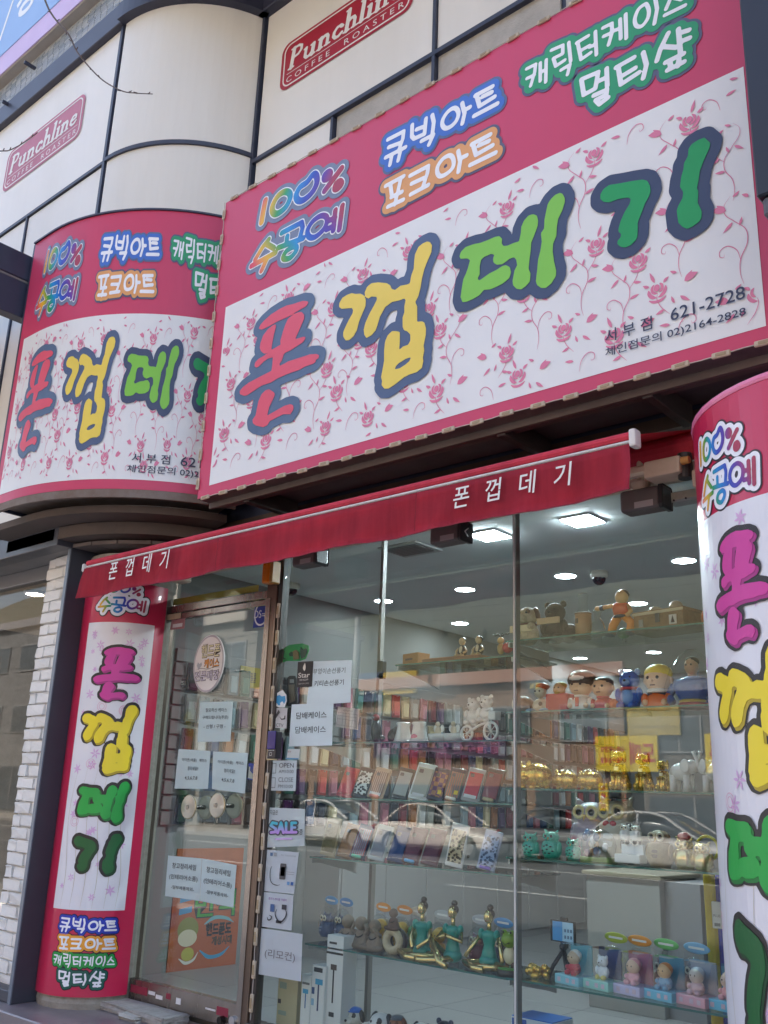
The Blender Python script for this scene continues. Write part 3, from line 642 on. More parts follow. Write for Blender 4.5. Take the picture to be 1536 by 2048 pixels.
def pillar_sign(name, label, c, rr, z0, z1, s0, s1, ws, wz, boxes, words, sk=1.):
    t = thing(name, label, 'pillar sign', (c[0], c[1], 0))
    def P3(s, z, h): a = s/rr; return (rr+h)*math.sin(a), -(rr+h)*math.cos(a), z
    print_mesh('wrap', rect2d(s0, s1, z0, z1, 40, 2), P3, 0, m_pink, t)
    print_mesh('white_field', rect2d(ws[0], ws[1], wz[0], wz[1], 30, 2), P3, .0015, m_wht2, t)
    # printed flowers
    rnd = random.Random(5); it = []; li = []; k = 0
    for i in range(46):
        fu, fv = rnd.uniform(ws[0]+.05, ws[1]-.05), rnd.uniform(wz[0]+.05, wz[1]-.05); sz = rnd.uniform(.018, .034)
        for a in range(6):
            q = petal(fu+.003*math.cos(a*1.047), fv+.003*math.sin(a*1.047), a*1.047+i, sz, .2); it.append(q); li += [(k % 12)*.00008]*len(q[0]); k += 1
    fl = tag(print_mesh('flower_print', merge2d(it), P3, .0024, M(S('#d8b0d8'), .45), t, lifts=li), kind='stuff')
    it = [ribbon(spline([(u, wz[0]+.01), (u+.01, wz[0]+.2), (u-.02, wz[0]+.5), (u+.015, wz[0]+.8)]), .0012, .0008) for u in np.linspace(ws[0]+.06, ws[1]-.06, 6)]
    print_mesh('stem_print', merge2d(it), P3, .0035, M(S('#b9ae90'), .5), t)
    it = [frame2d(2*q, 2*q, q*.99, .0018) for q in (.03, .02)]
    rings = []
    for (u, v) in [(rnd.uniform(ws[0]+.06, ws[1]-.06), rnd.uniform(wz[0]+.06, wz[1]-.06)) for _ in range(9)]:
        for q in (.028, .017):
            V, F = frame2d(2*q, 2*q, q*.98, .0018); rings.append((V+np.array([u-q, v-q]), F))
    print_mesh('ring_print', merge2d(rings), P3, .0038, M(S('#d890b0'), .45), t)
    for g, (c1, c2), bx in zip(BIG, PAL_P, boxes):
        gg = box_map(g, *bx)
        if bx[1]-bx[0] < .01: continue
        e = print_mesh('letter_outline', level_mesh(gg, .0235*sk, .006), P3, .0046, ink('#2a2426'), t)
        sh = gg.map(lambda u, v: (u+.008, v-.009)); print_mesh('letter_shade', level_mesh(sh, .008, .005), P3, .0058, ink(c2), e)
        print_mesh('letter', level_mesh(gg, .006, .005), P3, .007, ink(c1), e)
    for g, bx, c1, c2 in words:
        gg = box_map(g, *bx); q = gg.bounds()
        rb = c1 == '#f2f2fa'; k_ = (1.3 if rb else 1.)*(.85 if sk > 1 else 1.)
        w = print_mesh('word_border', level_mesh(gg, .018*k_, .004), P3, .0018, ink(c2), t)
        print_mesh('word_ground', level_mesh(gg, .0125*k_, .004), P3, .0028, ink(c1), w)
        if c1 == '#f2f2fa': print_mesh('word', level_mesh(gg, -.001, .003), P3, .004, m_print, w, col=rainbow(bx[0], bx[1]))
        else: print_mesh('word', level_mesh(gg, 0, .003), P3, .004, ink('#f2f2fa'), w)
    return t, P3
m_pink = mat('pillar_pink_vinyl', S('#c6244e'), .3, grime=.12, gscale=3, gcol=S('#b83058'), coat=.25)
m_wht2 = mat('pillar_white_vinyl', (.76, .75, .80), .32, grime=.06, gscale=3, coat=.2)
# left pillar
LP = (-5.28, -.10)
pl = thing('granite_pillar', 'round granite pillar behind the sign left of the door', 'pillar', (*LP, -.03))
part('shaft', bm_lathe([(.285, 0), (.29, .03), (.285, .05), (.285, 2.36), (.292, 2.38), (.292, 2.58)], 40), mat('pillar_stone', (.33, .30, .26), .7, grime=.6, gscale=30, gcol=(.18, .15, .12), bump=.15), pl, smooth=False)
pillar_sign('pillar_sign', 'pink pillar wrap with vertical lettering left of the shop door', LP, .30, .035, 2.36, -.16, .52, (.004, .445), (.478, 2.113),
    [(.11, .375, 1.65, 1.955), (.065, .385, 1.225, 1.615), (.105, .385, .955, 1.175), (.115, .375, .68, .885)],
    [(CUBIC, (.085, .405, .365, .435), '#2038b4', '#141a50'), (POKE, (.09, .41, .275, .335), '#eaa032', '#4a1a28'), (CHARCASE, (.068, .415, .185, .25), '#1e9a44', '#10302a'), (MULTI, (.115, .365, .09, .165), '#0e5a4e', '#0a2026'),
     (SUGONG, (.075, .37, 2.175, 2.265), '#f2f2fa', '#1c1a28'), (HUNDRED, (.12, .33, 2.285, 2.345), '#f2f2fa', '#1c1a28')])
# right pole sign
RP = (-.84, -.24); RR = .54
pr = thing('round_corner_pillar', 'big round pillar at the right edge of the shop front', 'pillar', (*RP, -.2))
part('shaft', bm_lathe([(RR-.012, 0), (RR-.012, 2.62)], 48), m_conc, pr)
prs, P3r = pillar_sign('pillar_sign', 'glossy pink and white pillar wrap at the right edge', RP, RR, .10, 2.43, -.9, .9, (-.72, .3), (.30, 2.062),
    [(-.40, -.165, 1.625, 1.965), (-.45, -.13, 1.205, 1.60), (-.44, -.12, .90, 1.145), (-.42, -.13, .50, .86)],
    [(HUNDRED, (-.47, -.235, 2.235, 2.335), '#f2f2fa', '#2a2630'), (SUGONG, (-.47, -.18, 2.085, 2.2), '#f2f2fa', '#2a2630')], sk=1.05)
part('top_hem', bm_lathe([(RR+.003, 2.43), (RR+.006, 2.44), (RR+.004, 2.452), (RR-.01, 2.453)], 48), M(S('#e07aa0'), .35), prs)

# ------------------------------------------------------------------ the neighbour's dark steel frame, white bricks, window
m_post = mat('graphite_paint', (.047, .05, .068), .38, grime=.2, gscale=5, gcol=(.075, .08, .10))
fr = thing('steel_frame', 'dark graphite steel frame beside the white brick strip', 'frame')
part('post', bm_box(-5.445, -5.415, -.505, -.30, -.03, 2.62, .003), m_post, fr)
part('post_lit_face', bm_box(-5.4455, -5.4145, -.512, -.5055, -.03, 2.62), mat('graphite_lit_face', (.16, .19, .24), .35, grime=.15), fr)  # lighter graphite skin: daylight on the post's street face put into the colour
part('beam', bm_box(-9, -5.40, -.62, -.50, 2.585, 2.74, .004), m_post, fr)
part('base_rail', bm_box(-9, -5.446, -.50, -.36, -.028, .03, .003), m_post, fr)
m_brick = [mat('white_brick', (c, c*.985, c*.96), .8, grime=.14, gscale=5, gcol=(.55, .53, .5), bump=.7, bscale=38) for c in (.80, .76, .83)]
m_mort = mat('white_mortar', (.62, .61, .59), .9, bump=.4, bscale=60)
bw = thing('brick_wall', 'narrow strip of white painted bricks beside the steel frame', 'wall', (-5.85, -.4, 0))
part('mortar', bm_box(0.01, .40, .012, .25, 0, 2.58), m_mort, bw)
rnd = random.Random(11); _bc = {}
z = .012; row = 0
while z < 2.55:
    h = .064; x = -.01+rnd.uniform(-.006, .006); cuts = [.205, .2] if row % 2 else [.10, .205, .1]
    for w in cuts:
        w2 = w+rnd.uniform(-.012, .012); key = (round(w2, 2), rnd.randrange(3))
        if key not in _bc:
            b = bm_box(0, round(w2, 2)-.010, 0, .05, 0, h, .005, 2)
            for v in b.verts: v.co += Vector((rnd.uniform(-.004, .004), rnd.uniform(-.007, .007), rnd.uniform(-.004, .004)))
            me = bpy.data.meshes.new('brick'); b.to_mesh(me); b.free(); me.materials.append(m_brick[key[1]]); _bc[key] = me
        obj('brick', _bc[key], None, bw, loc=(x, -.004+rnd.uniform(-.006, .004), z)); x += w2
        if x > .34: break
    z += h+.010; row += 1
part('soldier_edge', bm_box(.0, .4, .02, .25, 2.58, 2.60), m_mort, bw)
cw = thing('cafe_window', 'dim cafe window with reflections left of the white bricks', 'window', (-8.6, -.30, 0))
m_cglass = glass_mat('cafe_glass', (.90, .89, .86), .55)
part('pane', bm_box(0, 2.80, .0, .008, .05, 2.50), m_cglass, cw); part('top_frame', bm_box(0, 2.8, -.02, .05, 2.50, 2.60, .004), mat('cafe_frame', (.16, .16, .17), .45), cw)
part('sill', bm_box(0, 2.8, -.05, .05, -.03, .05), m_post, cw)
tag(obj('cafe_soffit', bm_box(-9, -5.47, -.50, -.305, 2.60, 2.64), mat('cafe_soffit', (.22, .215, .215), .7, grime=.2)), kind='structure'); tag(obj('cafe_ceiling', bm_box(-9, -5.76, -.29, 3.2, 2.60, 2.64), mat('cafe_ceiling', (.50, .44, .36), .7, grime=.1)), kind='structure')
tag(obj('cafe_back_wall', bm_box(-9, -5.75, 3.0, 3.1, -.03, 2.6), mat('cafe_wall', (.42, .36, .28), .8, grime=.3, gscale=2)), kind='structure')
tag(obj('cafe_floor', bm_box(-9, -5.75, -.25, 3.0, -.05, -.02), mat('cafe_floor', (.2, .16, .12), .5)), kind='structure')
m_wood = mat('orange_wood', S('#c07830'), .5, grime=.4, gscale=10)
cl = thing('cafe_downlight', 'round warm downlight behind the cafe glass', 'lamp', PZ(70, 1187, 2.585))
part('rim', bm_tor(.075, .012, (0, 0, .0)), M((.6, .55, .5), .4), cl); part('lens', bm_cyl(.072, .072, .012, (0, 0, -.003), n=28), mat('warm_lens', (1, .82, .6), .4, emit=110), cl)
part('can', bm_cyl(.078, .078, .012, (0, 0, .004), n=28), M((.2, .2, .2), .5), cl)
cfp = thing('cafe_door_frame', 'orange wooden frame inside the cafe window', 'frame', (-6.9, .8, -.02))
for x in (0, .62): part('jamb', bm_box(x, x+.06, 0, .08, 0, 1.9, .004), m_wood, cfp)
part('head', bm_box(-.02, .70, -.01, .09, 1.9, 1.97, .004), m_wood, cfp)
# the cafe's canopy, seen end on
cn = thing('canopy', 'dark navy canopy box jutting out at the left edge', 'canopy', (-6.4, -2.3, 4.13))
part('fascia', bm_box(-3, .70, 0, 1.42, .27, .46, .006), m_navy, cn); part('underside', bm_box(-3, .69, .04, 1.4, .255, .27), mat('canopy_under', (.2, .19, .19), .7, grime=.2), cn)
part('brace', bm_box(.60, .69, .9, 1.42, 0.0, .255, .004), m_navy, cn)

# projecting navy sign at the right
bs = thing('blade_sign', 'dark navy projecting sign box at the upper right edge', 'sign', (-.86, -1.0, 2.87))
part('box', bm_box(0, 1.2, 0, .9, .05, 3.2, .006), mat('blade_navy', (.014, .016, .030), .4, grime=.3, gscale=3), bs); part('scuffed_bottom', bm_box(.012, 1.19, .012, .89, -.015, .05, .008), mat('scuffed_navy', (.10, .10, .12), .5, grime=.7, gscale=25, gcol=(.03, .03, .04)), bs)

# ------------------------------------------------------------------ awning
m_awn = mat('awning_canvas', S('#c83448'), .8, grime=.6, gscale=9, gcol=S('#8a2434'), bump=.5, bscale=11, streak=True)
m_cream2 = mat('aged_cream_plastic', (.58, .47, .35), .45, grime=.35, gscale=20, gcol=(.4, .3, .2)); m_dk = M((.03, .028, .028), .5)
aw = thing('awning', 'red canvas awning with white bar and lettered valance', 'awning')
AYV = -.62; AX0, AX1, AZ = PY(173, 1132, AYV)[0], PY(1262, 885, AYV)[0], PY(700, 1012.8, AYV)[2]
part('front_bar', bm_tube([(AX0, AYV, AZ), (AX1, AYV, AZ)], .0065, 10), mat('white_bar', (.66, .65, .64), .4, grime=.6, gscale=25, gcol=(.4, .38, .36)), aw)
part('bar_roll', bm_tube([(AX0, AYV+.012, AZ+.024), (AX1, AYV+.012, AZ+.024)], .018, 10), m_awn, aw)
b = bmesh.new(); rows = []; NX = 90
for j in range(7):
    k = j/6; row = []
    for i in range(NX+1):
        x = AX0+(AX1-AX0)*i/NX; fl = max(0, 1-i/5.)
        row.append(b.verts.new((x-.03*k*fl, AYV-.013-.009*math.sin(i*.55+j*.4)*k-.012*k*fl-.006*math.sin(i*1.7+j)*k, AZ-.012-k*(.178+.006*math.sin(i*.33)))))
    rows.append(row)
for a, c in zip(rows, rows[1:]):
    for i in range(NX): b.faces.new((a[i], a[i+1], c[i+1], c[i]))
bmesh.ops.solidify(b, geom=b.faces[:], thickness=.002)
val = part('valance', b, m_awn, aw, smooth=True)
hem = [(AX0-.03, AYV-.028, AZ-.188)]+[(AX0+(AX1-AX0)*i/NX, AYV-.016-.006*math.sin(i*.55+2.4)-.004*math.sin(i*1.7), AZ-.19-.006*math.sin(i*.33)) for i in range(5, NX+1)]
part('hem', bm_tube(hem, .0022, 5), M(S('#8e2c3c'), .8), val)
for i in (1.25, 2.55): part('seam', bm_tube([(AX0+i, AYV-.022, AZ-.015), (AX0+i, AYV-.026, AZ-.185)], .0012, 4), M(S('#8a1c2c'), .8), val)
def TV(u, v, h): return u, AYV-.033-h, v
for px0, px1, pt, pb in ((230, 346, 1112, 1170), (917, 1150, 985, 1008)):
    if px0 == 230: x0, x1, z0, z1 = PY(228, 1150, AYV)[0], PY(346, 1125, AYV)[0], PY(232, 1163, AYV)[2], PY(232, 1128, AYV)[2]
    else: x0, x1, z0, z1 = PY(917, 1000, AYV)[0], PY(1150, 945, AYV)[0], PY(920, 1023, AYV)[2], PY(920, 980, AYV)[2]
    for i_, ch in enumerate('폰껍데기'):
        xa = x0+(x1-x0)*i_*.29; V, F = text2d(ch, 1, .006, shear=.12); V = V*np.array([(x1-x0)*.15/.85, (z1-z0)/.92])+np.array([xa+(x1-x0)*.065, z0+(z1-z0)*.12])
        print_mesh('letter', (V, F), TV, 0, M((.78, .76, .74), .6), val)
cap = part('end_cap', bm_box(AX1, AX1+.028, AYV-.022, AYV+.028, AZ-.026, AZ+.042, .010, 2), M((.68, .64, .62), .4), aw); part('end_cap', bm_box(AX0-.02, AX0, AYV-.02, AYV+.02, AZ-.03, AZ+.02, .006), M((.6, .58, .56), .4), aw)
part('roller', bm_tube([(AX0+.02, -.13, 2.52), (-1.30, -.13, 2.52)], .055, 16), m_awn, aw)
sh = bmesh.new(); q = [sh.verts.new(p) for p in ((AX0+.01, AYV+.02, AZ+.035), (AX1-.02, AYV+.02, AZ+.035), (AX1+.1, -.14, 2.575), (AX0+.04, -.14, 2.575))]; sh.faces.new(q); bmesh.ops.solidify(sh, geom=sh.faces[:], thickness=.002)
part('canvas', sh, m_awn, aw)
part('roller_bracket', bm_box(-1.30, -1.27, -.20, -.02, 2.42, 2.60, .006), m_cream2, aw)
part('roller_bracket', bm_box(AX0-.02, AX0+.01, -.20, -.02, 2.42, 2.60, .006), m_cream2, aw)
for sx in (0, 1):
    x = -1.56 if sx == 0 else -4.95
    part('arm_shoulder', bm_box(x-.05, x+.10, -.30, -.20, 2.36, 2.43, .012, 2), m_cream2, aw)
    part('arm_block', bm_box(x+.11, x+.20, -.22, -.05, 2.37, 2.425, .008), m_cream2, aw)
    part('arm_hinge', bm_cyl(.028, .028, .10, (x+.10, -.25, 2.345), n=16), m_dk, aw)
    part('arm', bm_box(x-.75 if sx == 0 else x+.1, x+.02 if sx == 0 else x+.85, -.29, -.25, 2.385, 2.425, .01), m_cream2, aw)
part('square_tube', bm_box(AX0+.1, -1.25, -.11, -.07, 2.40, 2.44), m_cream2, aw)
part('motor_knob', bm_cyl(.016, .014, .03, (-1.45, -.30, 2.40), (0, R(90), 0), 12), M(S('#c8924a'), .4), aw)
part('hinge_block', bm_box(-1.43, -1.35, -.27, -.17, 2.30, 2.37, .01, 2), m_cream2, aw); part('hinge_bolt', bm_cyl(.014, .014, .02, (-1.39, -.285, 2.335), (R(-90), 0, 0), 12), m_dk, aw)

# brown box lamps under the awning
m_brown = mat('brown_powder_coat', (.12, .10, .095), .5, grime=.25, gscale=12)
def box_lamp(label, x, y, z, L=.19, mark=False):
    t = thing('box_lamp', label, 'lamp', (x, y, z), group='brown box lamps under the awning')
    part('body', bm_box(-L/2, L/2, -.045, .045, -.045, .045, .016, 3), m_brown, t, smooth=False)
    part('end_cap', bm_box(L/2, L/2+.014, -.05, .05, -.05, .05, .014, 2), M((.025, .026, .028), .35), t)
    part('hanger', bm_cyl(.032, .04, .035, (-.01, 0, .043), n=20), m_cream2, t); part('stalk', bm_cyl(.014, .014, .16, (-.01, 0, .07), n=10), m_cream2, t)
    part('paper_tag', bm_box(-.02, .06, -.0465, -.0455, -.038, -.012), M((.35, .31, .3), .6), t)
    if mark: part('arrow_mark', join(bm_tube([(L/2+.0145, .012, .02), (L/2+.0145, -.014, 0)], .003, 5), bm_tube([(L/2+.0145, -.014, 0), (L/2+.0145, .012, -.02)], .003, 5)), M((.5, .5, .5), .5), t)
for lab, px_, py_, mk in (('brown box lamp hanging beside the right pillar', 1288, 1003, False), ('brown box lamp with an arrow on its end cap', 899, 1070, True), ('brown box lamp hanging near the door post', 618, 1117, False)):
    p = PY(px_, py_, -.16); box_lamp(lab, p[0], -.16, p[2], .17, mk)
fl = thing('flood_light', 'flat grey led flood light beside the right pillar', 'lamp', PY(1376, 995, -.08))
part('tray', bm_box(-.075, .12, -.04, .04, -.02, .02, .006), mat('flood_grey', (.33, .36, .34), .5, grime=.2), fl)
part('led_board', bm_box(-.065, .11, -.041, -.04, -.014, .016), mat('led_board', (.42, .44, .36), .4, grime=.3, gscale=80, gcol=(.25, .26, .2)), fl)
for i in range(3): part('screw', bm_cyl(.004, .004, .004, (-.04+i*.05, -.0415, -.016), (R(90), 0, 0), 8), m_dk, fl)
# ------------------------------------------------------------------ door and shop window
m_steel = mat('scratched_steel', (.36, .32, .29), .22, metal=.9, grime=.45, gscale=9, gcol=(.16, .13, .11), bump=.05, bscale=120, streak=True)
m_steel2 = mat('brown_steel', (.17, .125, .10), .28, metal=.8, grime=.4, gscale=8, gcol=(.06, .05, .045), streak=True)
m_alu = mat('aluminium', (.52, .51, .49), .35, metal=.85, grime=.35, gscale=10, gcol=(.3, .28, .26), streak=True)
m_glass = glass_mat('shop_glass', (.925, .972, .968), 1.05); m_glass2 = glass_mat('door_glass', (.94, .975, .965), 1.1)
sf = thing('glazed_facade', 'metal framed glass front of the phone case shop', 'facade')
DX0, DX1 = -5.02, -4.07
part('white_trim', bm_box(-5.10, -5.065, -.03, .06, -.03, 2.36, .004), mat('aged_white_trim', (.52, .50, .47), .5, grime=.35, gscale=8), sf)
part('jamb', bm_box(-5.063, DX0-.004, -.02, .05, -.03, 2.60), m_steel2, sf)
part('post', bm_box(DX1+.004, -3.985, -.035, .06, -.03, 2.60, .004), m_steel2, sf)
part('post_face', bm_box(DX1+.006, DX1+.045, -.04, -.0355, .0, 2.2), m_steel, sf)
part('led_channel', bm_box(-3.984, -3.95, -.02, .03, -.03, 2.60), M((.06, .05, .045), .5), sf)
part('header', bm_box(DX0-.003, DX1+.003, -.03, .05, 2.205, 2.25, .003), m_steel, sf)
part('transom_pane', bm_box(DX0, DX1, .0, .008, 2.252, 2.66), m_glass2, sf)
part('yellow_tape', bm_box(DX0+.02, DX1-.12, .0085, .01, 2.265, 2.305), M(S('#a89a3a'), .6), sf)
part('window_pane', bm_box(-3.949, -2.415, -.004, .004, .05, 2.66), m_glass, sf); part('window_pane', bm_box(-2.405, -.95, -.004, .004, .05, 2.66), m_glass, sf)
part('pane_bead', bm_box(-2.4145, -2.4055, -.0055, .0055, .05, 2.66), M((.5, .52, .52), .25), sf)
part('sill', bm_box(-3.985, -.9, -.045, .06, -.03, .048, .004), m_steel, sf)
part('lintel', bm_box(-5.06, 0.2, -.02, .06, 2.661, 2.72), m_steel2, sf)
dr = thing('shop_door', 'glass shop door with steel rails and round pulls', 'door', (DX0, 0, 0))
W = DX1-DX0
part('pane', bm_box(.012, W-.012, -.005, .005, .10, 2.195), m_glass2, dr)
rail = part('bottom_rail', bm_box(.0, W, -.024, .024, .004, .115, .003), m_steel, dr)
part('top_rail', bm_box(.0, W, -.024, .024, 2.165, 2.2, .003), m_steel, dr)
part('hinge_plate', bm_box(.0, .16, -.028, -.0245, 2.165, 2.2), mat('old_tape', (.42, .32, .22), .6, grime=.5, gscale=30), dr)
for k, (u0, u1) in enumerate(((.03, .19), (.20, .26), (.27, .33), (.36, .40), (.45, .49), (.70, .78), (.79, .88))):
    part('torn_sticker', bm_box(u0, u1, -.0255, -.0246, .045+.012*(k % 2), .085-.01*(k % 3)), M((.7, .68, .7) if k % 3 else S('#8a2a40'), .6), rail)
m_acr = mat('clear_acrylic', (.36, .34, .27), .12, spec=.8, coat=.5)
for px_ in ((381, 1614), (438, 1611)):
    p = PY(*px_, -.05)
    for sy in (-1, 1):
        hd = part('handle', bm_lathe([(0, 0), (.052, 0), (.064, .004), (.066, .012), (.060, .018), (.03, .021), (0, .022)], 32, (p[0]-DX0, sy*.05, p[2]), (R(90) if sy < 0 else R(-90), 0, 0)), m_acr, dr)
        part('boss', bm_cyl(.013, .012, .075, (p[0]-DX0, sy*.075, p[2]), (R(-90) if sy < 0 else R(90), 0, 0), 14), M((.2, .19, .18), .25, .8), hd)
        part('rim', bm_tor(.063, .004, (p[0]-DX0, sy*.062, p[2]), (R(90), 0, 0)), M((.55, .48, .3), .2, .7), hd)
for px_, r_, c_ in (((445, 2040), .02, (.05, .045, .04)), ((470, 2041), .024, (.55, .55, .56))):
    p = PY(*px_, -.03); part('lock', bm_cyl(r_, r_*.9, .03, (p[0]-DX0, -.024, p[2]), (R(90), 0, 0), 20), M(c_, .25, .9), dr)
led_string('led_string', 'led modules wired down the post beside the shop door', [(-3.967, -.02, 2.2), (-3.967, -.02, .06)], 14, (0, -1, 0), 0, .042, .012)
# broken threshold
th = thing('broken_threshold', 'broken concrete piece at the foot of the shop door', 'concrete', (-5.06, -.2, -.03))
b = bm_box(0, .62, 0, .17, 0, .045, .01, 2)
bmesh.ops.subdivide_edges(b, edges=b.edges[:], cuts=3, use_grid_fill=True)
for v in b.verts:
    if v.co.z > .01: v.co += Vector((random.uniform(-.004, .004), random.uniform(-.006, .006), random.uniform(-.006, .002)))
part('slab', b, mat('broken_concrete', (.36, .34, .32), .9, grime=.5, gscale=20, bump=.5, bscale=60), th)
b = bm_box(.30, .44, -.05, .0, 0, .03, .008, 2)
for v in b.verts: v.co += Vector((random.uniform(-.012, .012), random.uniform(-.012, .012), random.uniform(-.006, .003)))
part('crumb', b, mat('concrete_crumb', (.42, .40, .38), .9, bump=.5), th)

# ------------------------------------------------------------------ paper notices and stickers
m_paper = mat('paper', (.70, .78, .80), .7, grime=.06, gscale=3); m_paperw = mat('white_paper', (.74, .78, .82), .65, grime=.05, gscale=3); m_ink = M((.05, .05, .06), .7)
def paper(name, label, cat, quad, y, texts=(), m=None, inkm=None, thick=.0012, group=None, extra=None):
    """quad: TL, TR, BR, BL in the photograph, on the plane y"""
    q = [PY(*p, y) for p in quad]; c = sum(q)/4
    t = thing(name, label, cat, c, group=group); L = [a-c for a in q]
    def T3(u, v, h): a = L[3]*(1-u)+L[2]*u; b_ = L[0]*(1-u)+L[1]*u; p = a*(1-v)+b_*v; return p[0], p[1]-h, p[2]
    V, F = rect2d(0, 1, 0, 1, 6, 6); me = bpy.data.meshes.new('sheet'); rnd_ = random.Random(len(label))
    vs_ = []
    for u, v in V:
        w = .0025*math.sin(3*u+2*v+rnd_.random()*.2)*(1 if name == 'paper_notice' else .2); vs_.append(T3(u, v, abs(w)))
    b = bmesh.new(); bv = [b.verts.new(p) for p in vs_]
    for f in F: b.faces.new([bv[i] for i in f])
    bmesh.ops.solidify(b, geom=b.faces[:], thickness=-thick)
    part('sheet', b, m or m_paper, t)
    for tx in texts:
        body, u0, u1, v0, v1 = tx[:5]; mm = tx[5] if len(tx) > 5 else (inkm or m_ink); bold = tx[6] if len(tx) > 6 else .006
        print_mesh('lettering', fit2d(text2d(body, 1, bold), u0, u1, v0, v1), T3, .0042+thick, mm, t)
    for nm, VF, mm in (extra or []): print_mesh(nm, VF, T3, .0036+thick, mm, t)
    return t, T3
YO = -.008
paper('paper_notice', 'pale notice about ordering cases, highest on the door', 'notice', [(401,1404),(467,1403),(461,1483),(395,1484)], YO, [('필요하신 케이스', .2, .85, .74, .84), ('구해드립니다(주문)', .12, .9, .55, .65), ('- 신형 / 구형 -', .18, .84, .33, .43)])
for lab, qd in (('left of two phone case sale notices above the door pulls', [(358,1498),(422,1502),(416,1578),(349,1577)]), ('right of two phone case sale notices above the door pulls', [(427,1503),(497,1506),(490,1587),(424,1578)])):
    paper('paper_notice', lab, 'notice', qd, YO, [('아이폰(애플)   케이스', .16, .92, .68, .78), ('정리세일!!', .36, .68, .47, .57), ('4,5,6,7,8', .3, .68, .22, .32)], group='case sale notices')
for lab, qd in (('left half of the clearance notice low on the door', [(337,1711),(404.6,1717),(399.6,1802),(330,1792)]), ('right half of the clearance notice low on the door', [(405,1717),(474,1730),(467,1815),(400,1802)])):
    paper('paper_notice', lab, 'notice', qd, YO, [('창고정리세일', .16, .86, .70, .84), ('(인테리어소품)', .1, .92, .42, .56), ('-일부제품제외-', .18, .84, .2, .29)], group='clearance notices')
paper('paper_notice', 'notice about owl hand fans beside the dark star card', 'notice', [(624,1323),(705,1320),(701,1405),(613,1411)], -.006, [('부엉이손선풍기', .08, .86, .70, .83, None or M((.16, .16, .17), .7)), ('키티손선풍기', .14, .84, .42, .55)], m_paperw)
paper('paper_notice', 'notice with the cigarette case line written twice', 'notice', [(584,1409),(668,1405),(664,1491),(578,1493)], -.0065, [('담배케이스', .14, .86, .64, .80), ('담배케이스', .14, .86, .30, .46)], m_paperw)
paper('paper_notice', 'handwritten remote control notice at the window bottom', 'notice', [(521,1856),(606,1868),(602,1963),(515,1948)], -.006, [('(리모컨)', .16, .86, .36, .58, M((.22, .21, .22), .7), .0)], m_paperw)
m_gry = M((.12, .125, .14), .6)
open_x = [('door_symbol', (V_ := frame2d(.12, .30, .001, .012))[0:2], m_gry)]
def fr_at(u, v, w, h, t): V, F = frame2d(w, h, .001, t); return V+np.array([u, v]), F
paper('hours_sticker', 'white sticker with the opening and closing hours', 'sticker', [(540,1521),(594,1521),(591,1582),(537,1581)], -.006, [('OPEN', .38, .92, .76, .91, m_gry, .0), ('AM10:00', .38, .92, .58, .69, m_gry, .0), ('CLOSE', .38, .92, .29, .44, m_gry, .0), ('PM10:00', .38, .92, .09, .2, m_gry, .0)], m_paperw, extra=[('door_symbol', fr_at(.1, .57, .17, .34, .016), m_gry), ('door_symbol', fr_at(.1, .09, .17, .34, .016), m_gry)])
paper('card_sticker', 'dark star card with a pale balloon mark', 'sticker', [(596,1324),(627,1322),(624,1373),(593,1375)], -.013, [('Star', .12, .86, .36, .56, M((.72, .70, .68), .6), .01), ('SHOP', .22, .78, .24, .31, M((.72, .70, .68), .6), .0), ('점포서비스카드', .16, .84, .1, .16, M((.6, .58, .57), .6), .0)], mat('dark_card', (.055, .05, .055), .4), extra=[('balloon_mark', petal(.5, .62, R(90), .32, .36), M((.75, .72, .66), .6))])
cctv = M((.06, .055, .06), .6)
paper('camera_sticker', 'white CCTV sticker above the purple card reader', 'sticker', [(547,1416),(575,1416),(573,1457),(545,1455)], -.006, [('CCTV', .1, .82, .06, .22, cctv, .0)], M((.72, .70, .72), .5), extra=[('camera_mark', (np.array([(.12, .52), (.22, .42), (.52, .78), (.44, .92)]), [(0, 1, 2, 3)]), cctv), ('camera_mount', (np.array([(.45, .60), (.5, .56), (.68, .46), (.84, .5), (.86, .62), (.92, .62), (.92, .44), (.66, .40)]), [(0, 1, 2, 7), (2, 3, 6, 7), (3, 4, 5, 6)]), cctv)])
paper('brand_sticker', 'blue square sticker with a grey ring at the door corner', 'sticker', [(511,1204),(541,1203.5),(537,1252),(506,1256)], YO, [('DS', .06, .52, .36, .66, M((.6, .62, .7), .5), .0)], M(S('#23379a'), .4), extra=[('ring_mark', (lambda V, F: (V+np.array([.05, .04]), F))(*frame2d(.9, .92, .449, .07)), M((.58, .60, .68), .5)), ('small_lines', rect2d(.56, .84, .5, .53), M((.55, .57, .68), .5)), ('small_lines', rect2d(.56, .82, .42, .45), M((.55, .57, .68), .5))])
paper('guard_sticker', 'small blue topped security sticker low on the door edge', 'sticker', [(499,1526),(518,1529),(514,1562),(496,1558)], YO, [('K', .38, .62, .5, .68, M((.1, .1, .12), .6), .02)], M((.52, .56, .50), .5), extra=[('blue_top', rect2d(0, 1, .78, 1), M(S('#20388c'), .5)), ('blue_shield', (np.array([(.2, .8), (.2, .55), (.5, .38), (.8, .55), (.8, .8)]), [(0, 1, 2, 3, 4)]), M(S('#2a3f8c'), .5)), ('blue_foot', rect2d(0, 1, 0, .06), M(S('#2a3f8c'), .5))])
wt, T3 = paper('shop_name_sticker', 'white rounded SALE sticker with a turquoise and violet word', 'sticker', [(536,1615),(610,1618),(609,1692),(533,1695)], -.006, [('지금은', .08, .3, .82, .94), ('중', .88, .97, .3, .45)], M((.70, .74, .77), .5), extra=[])
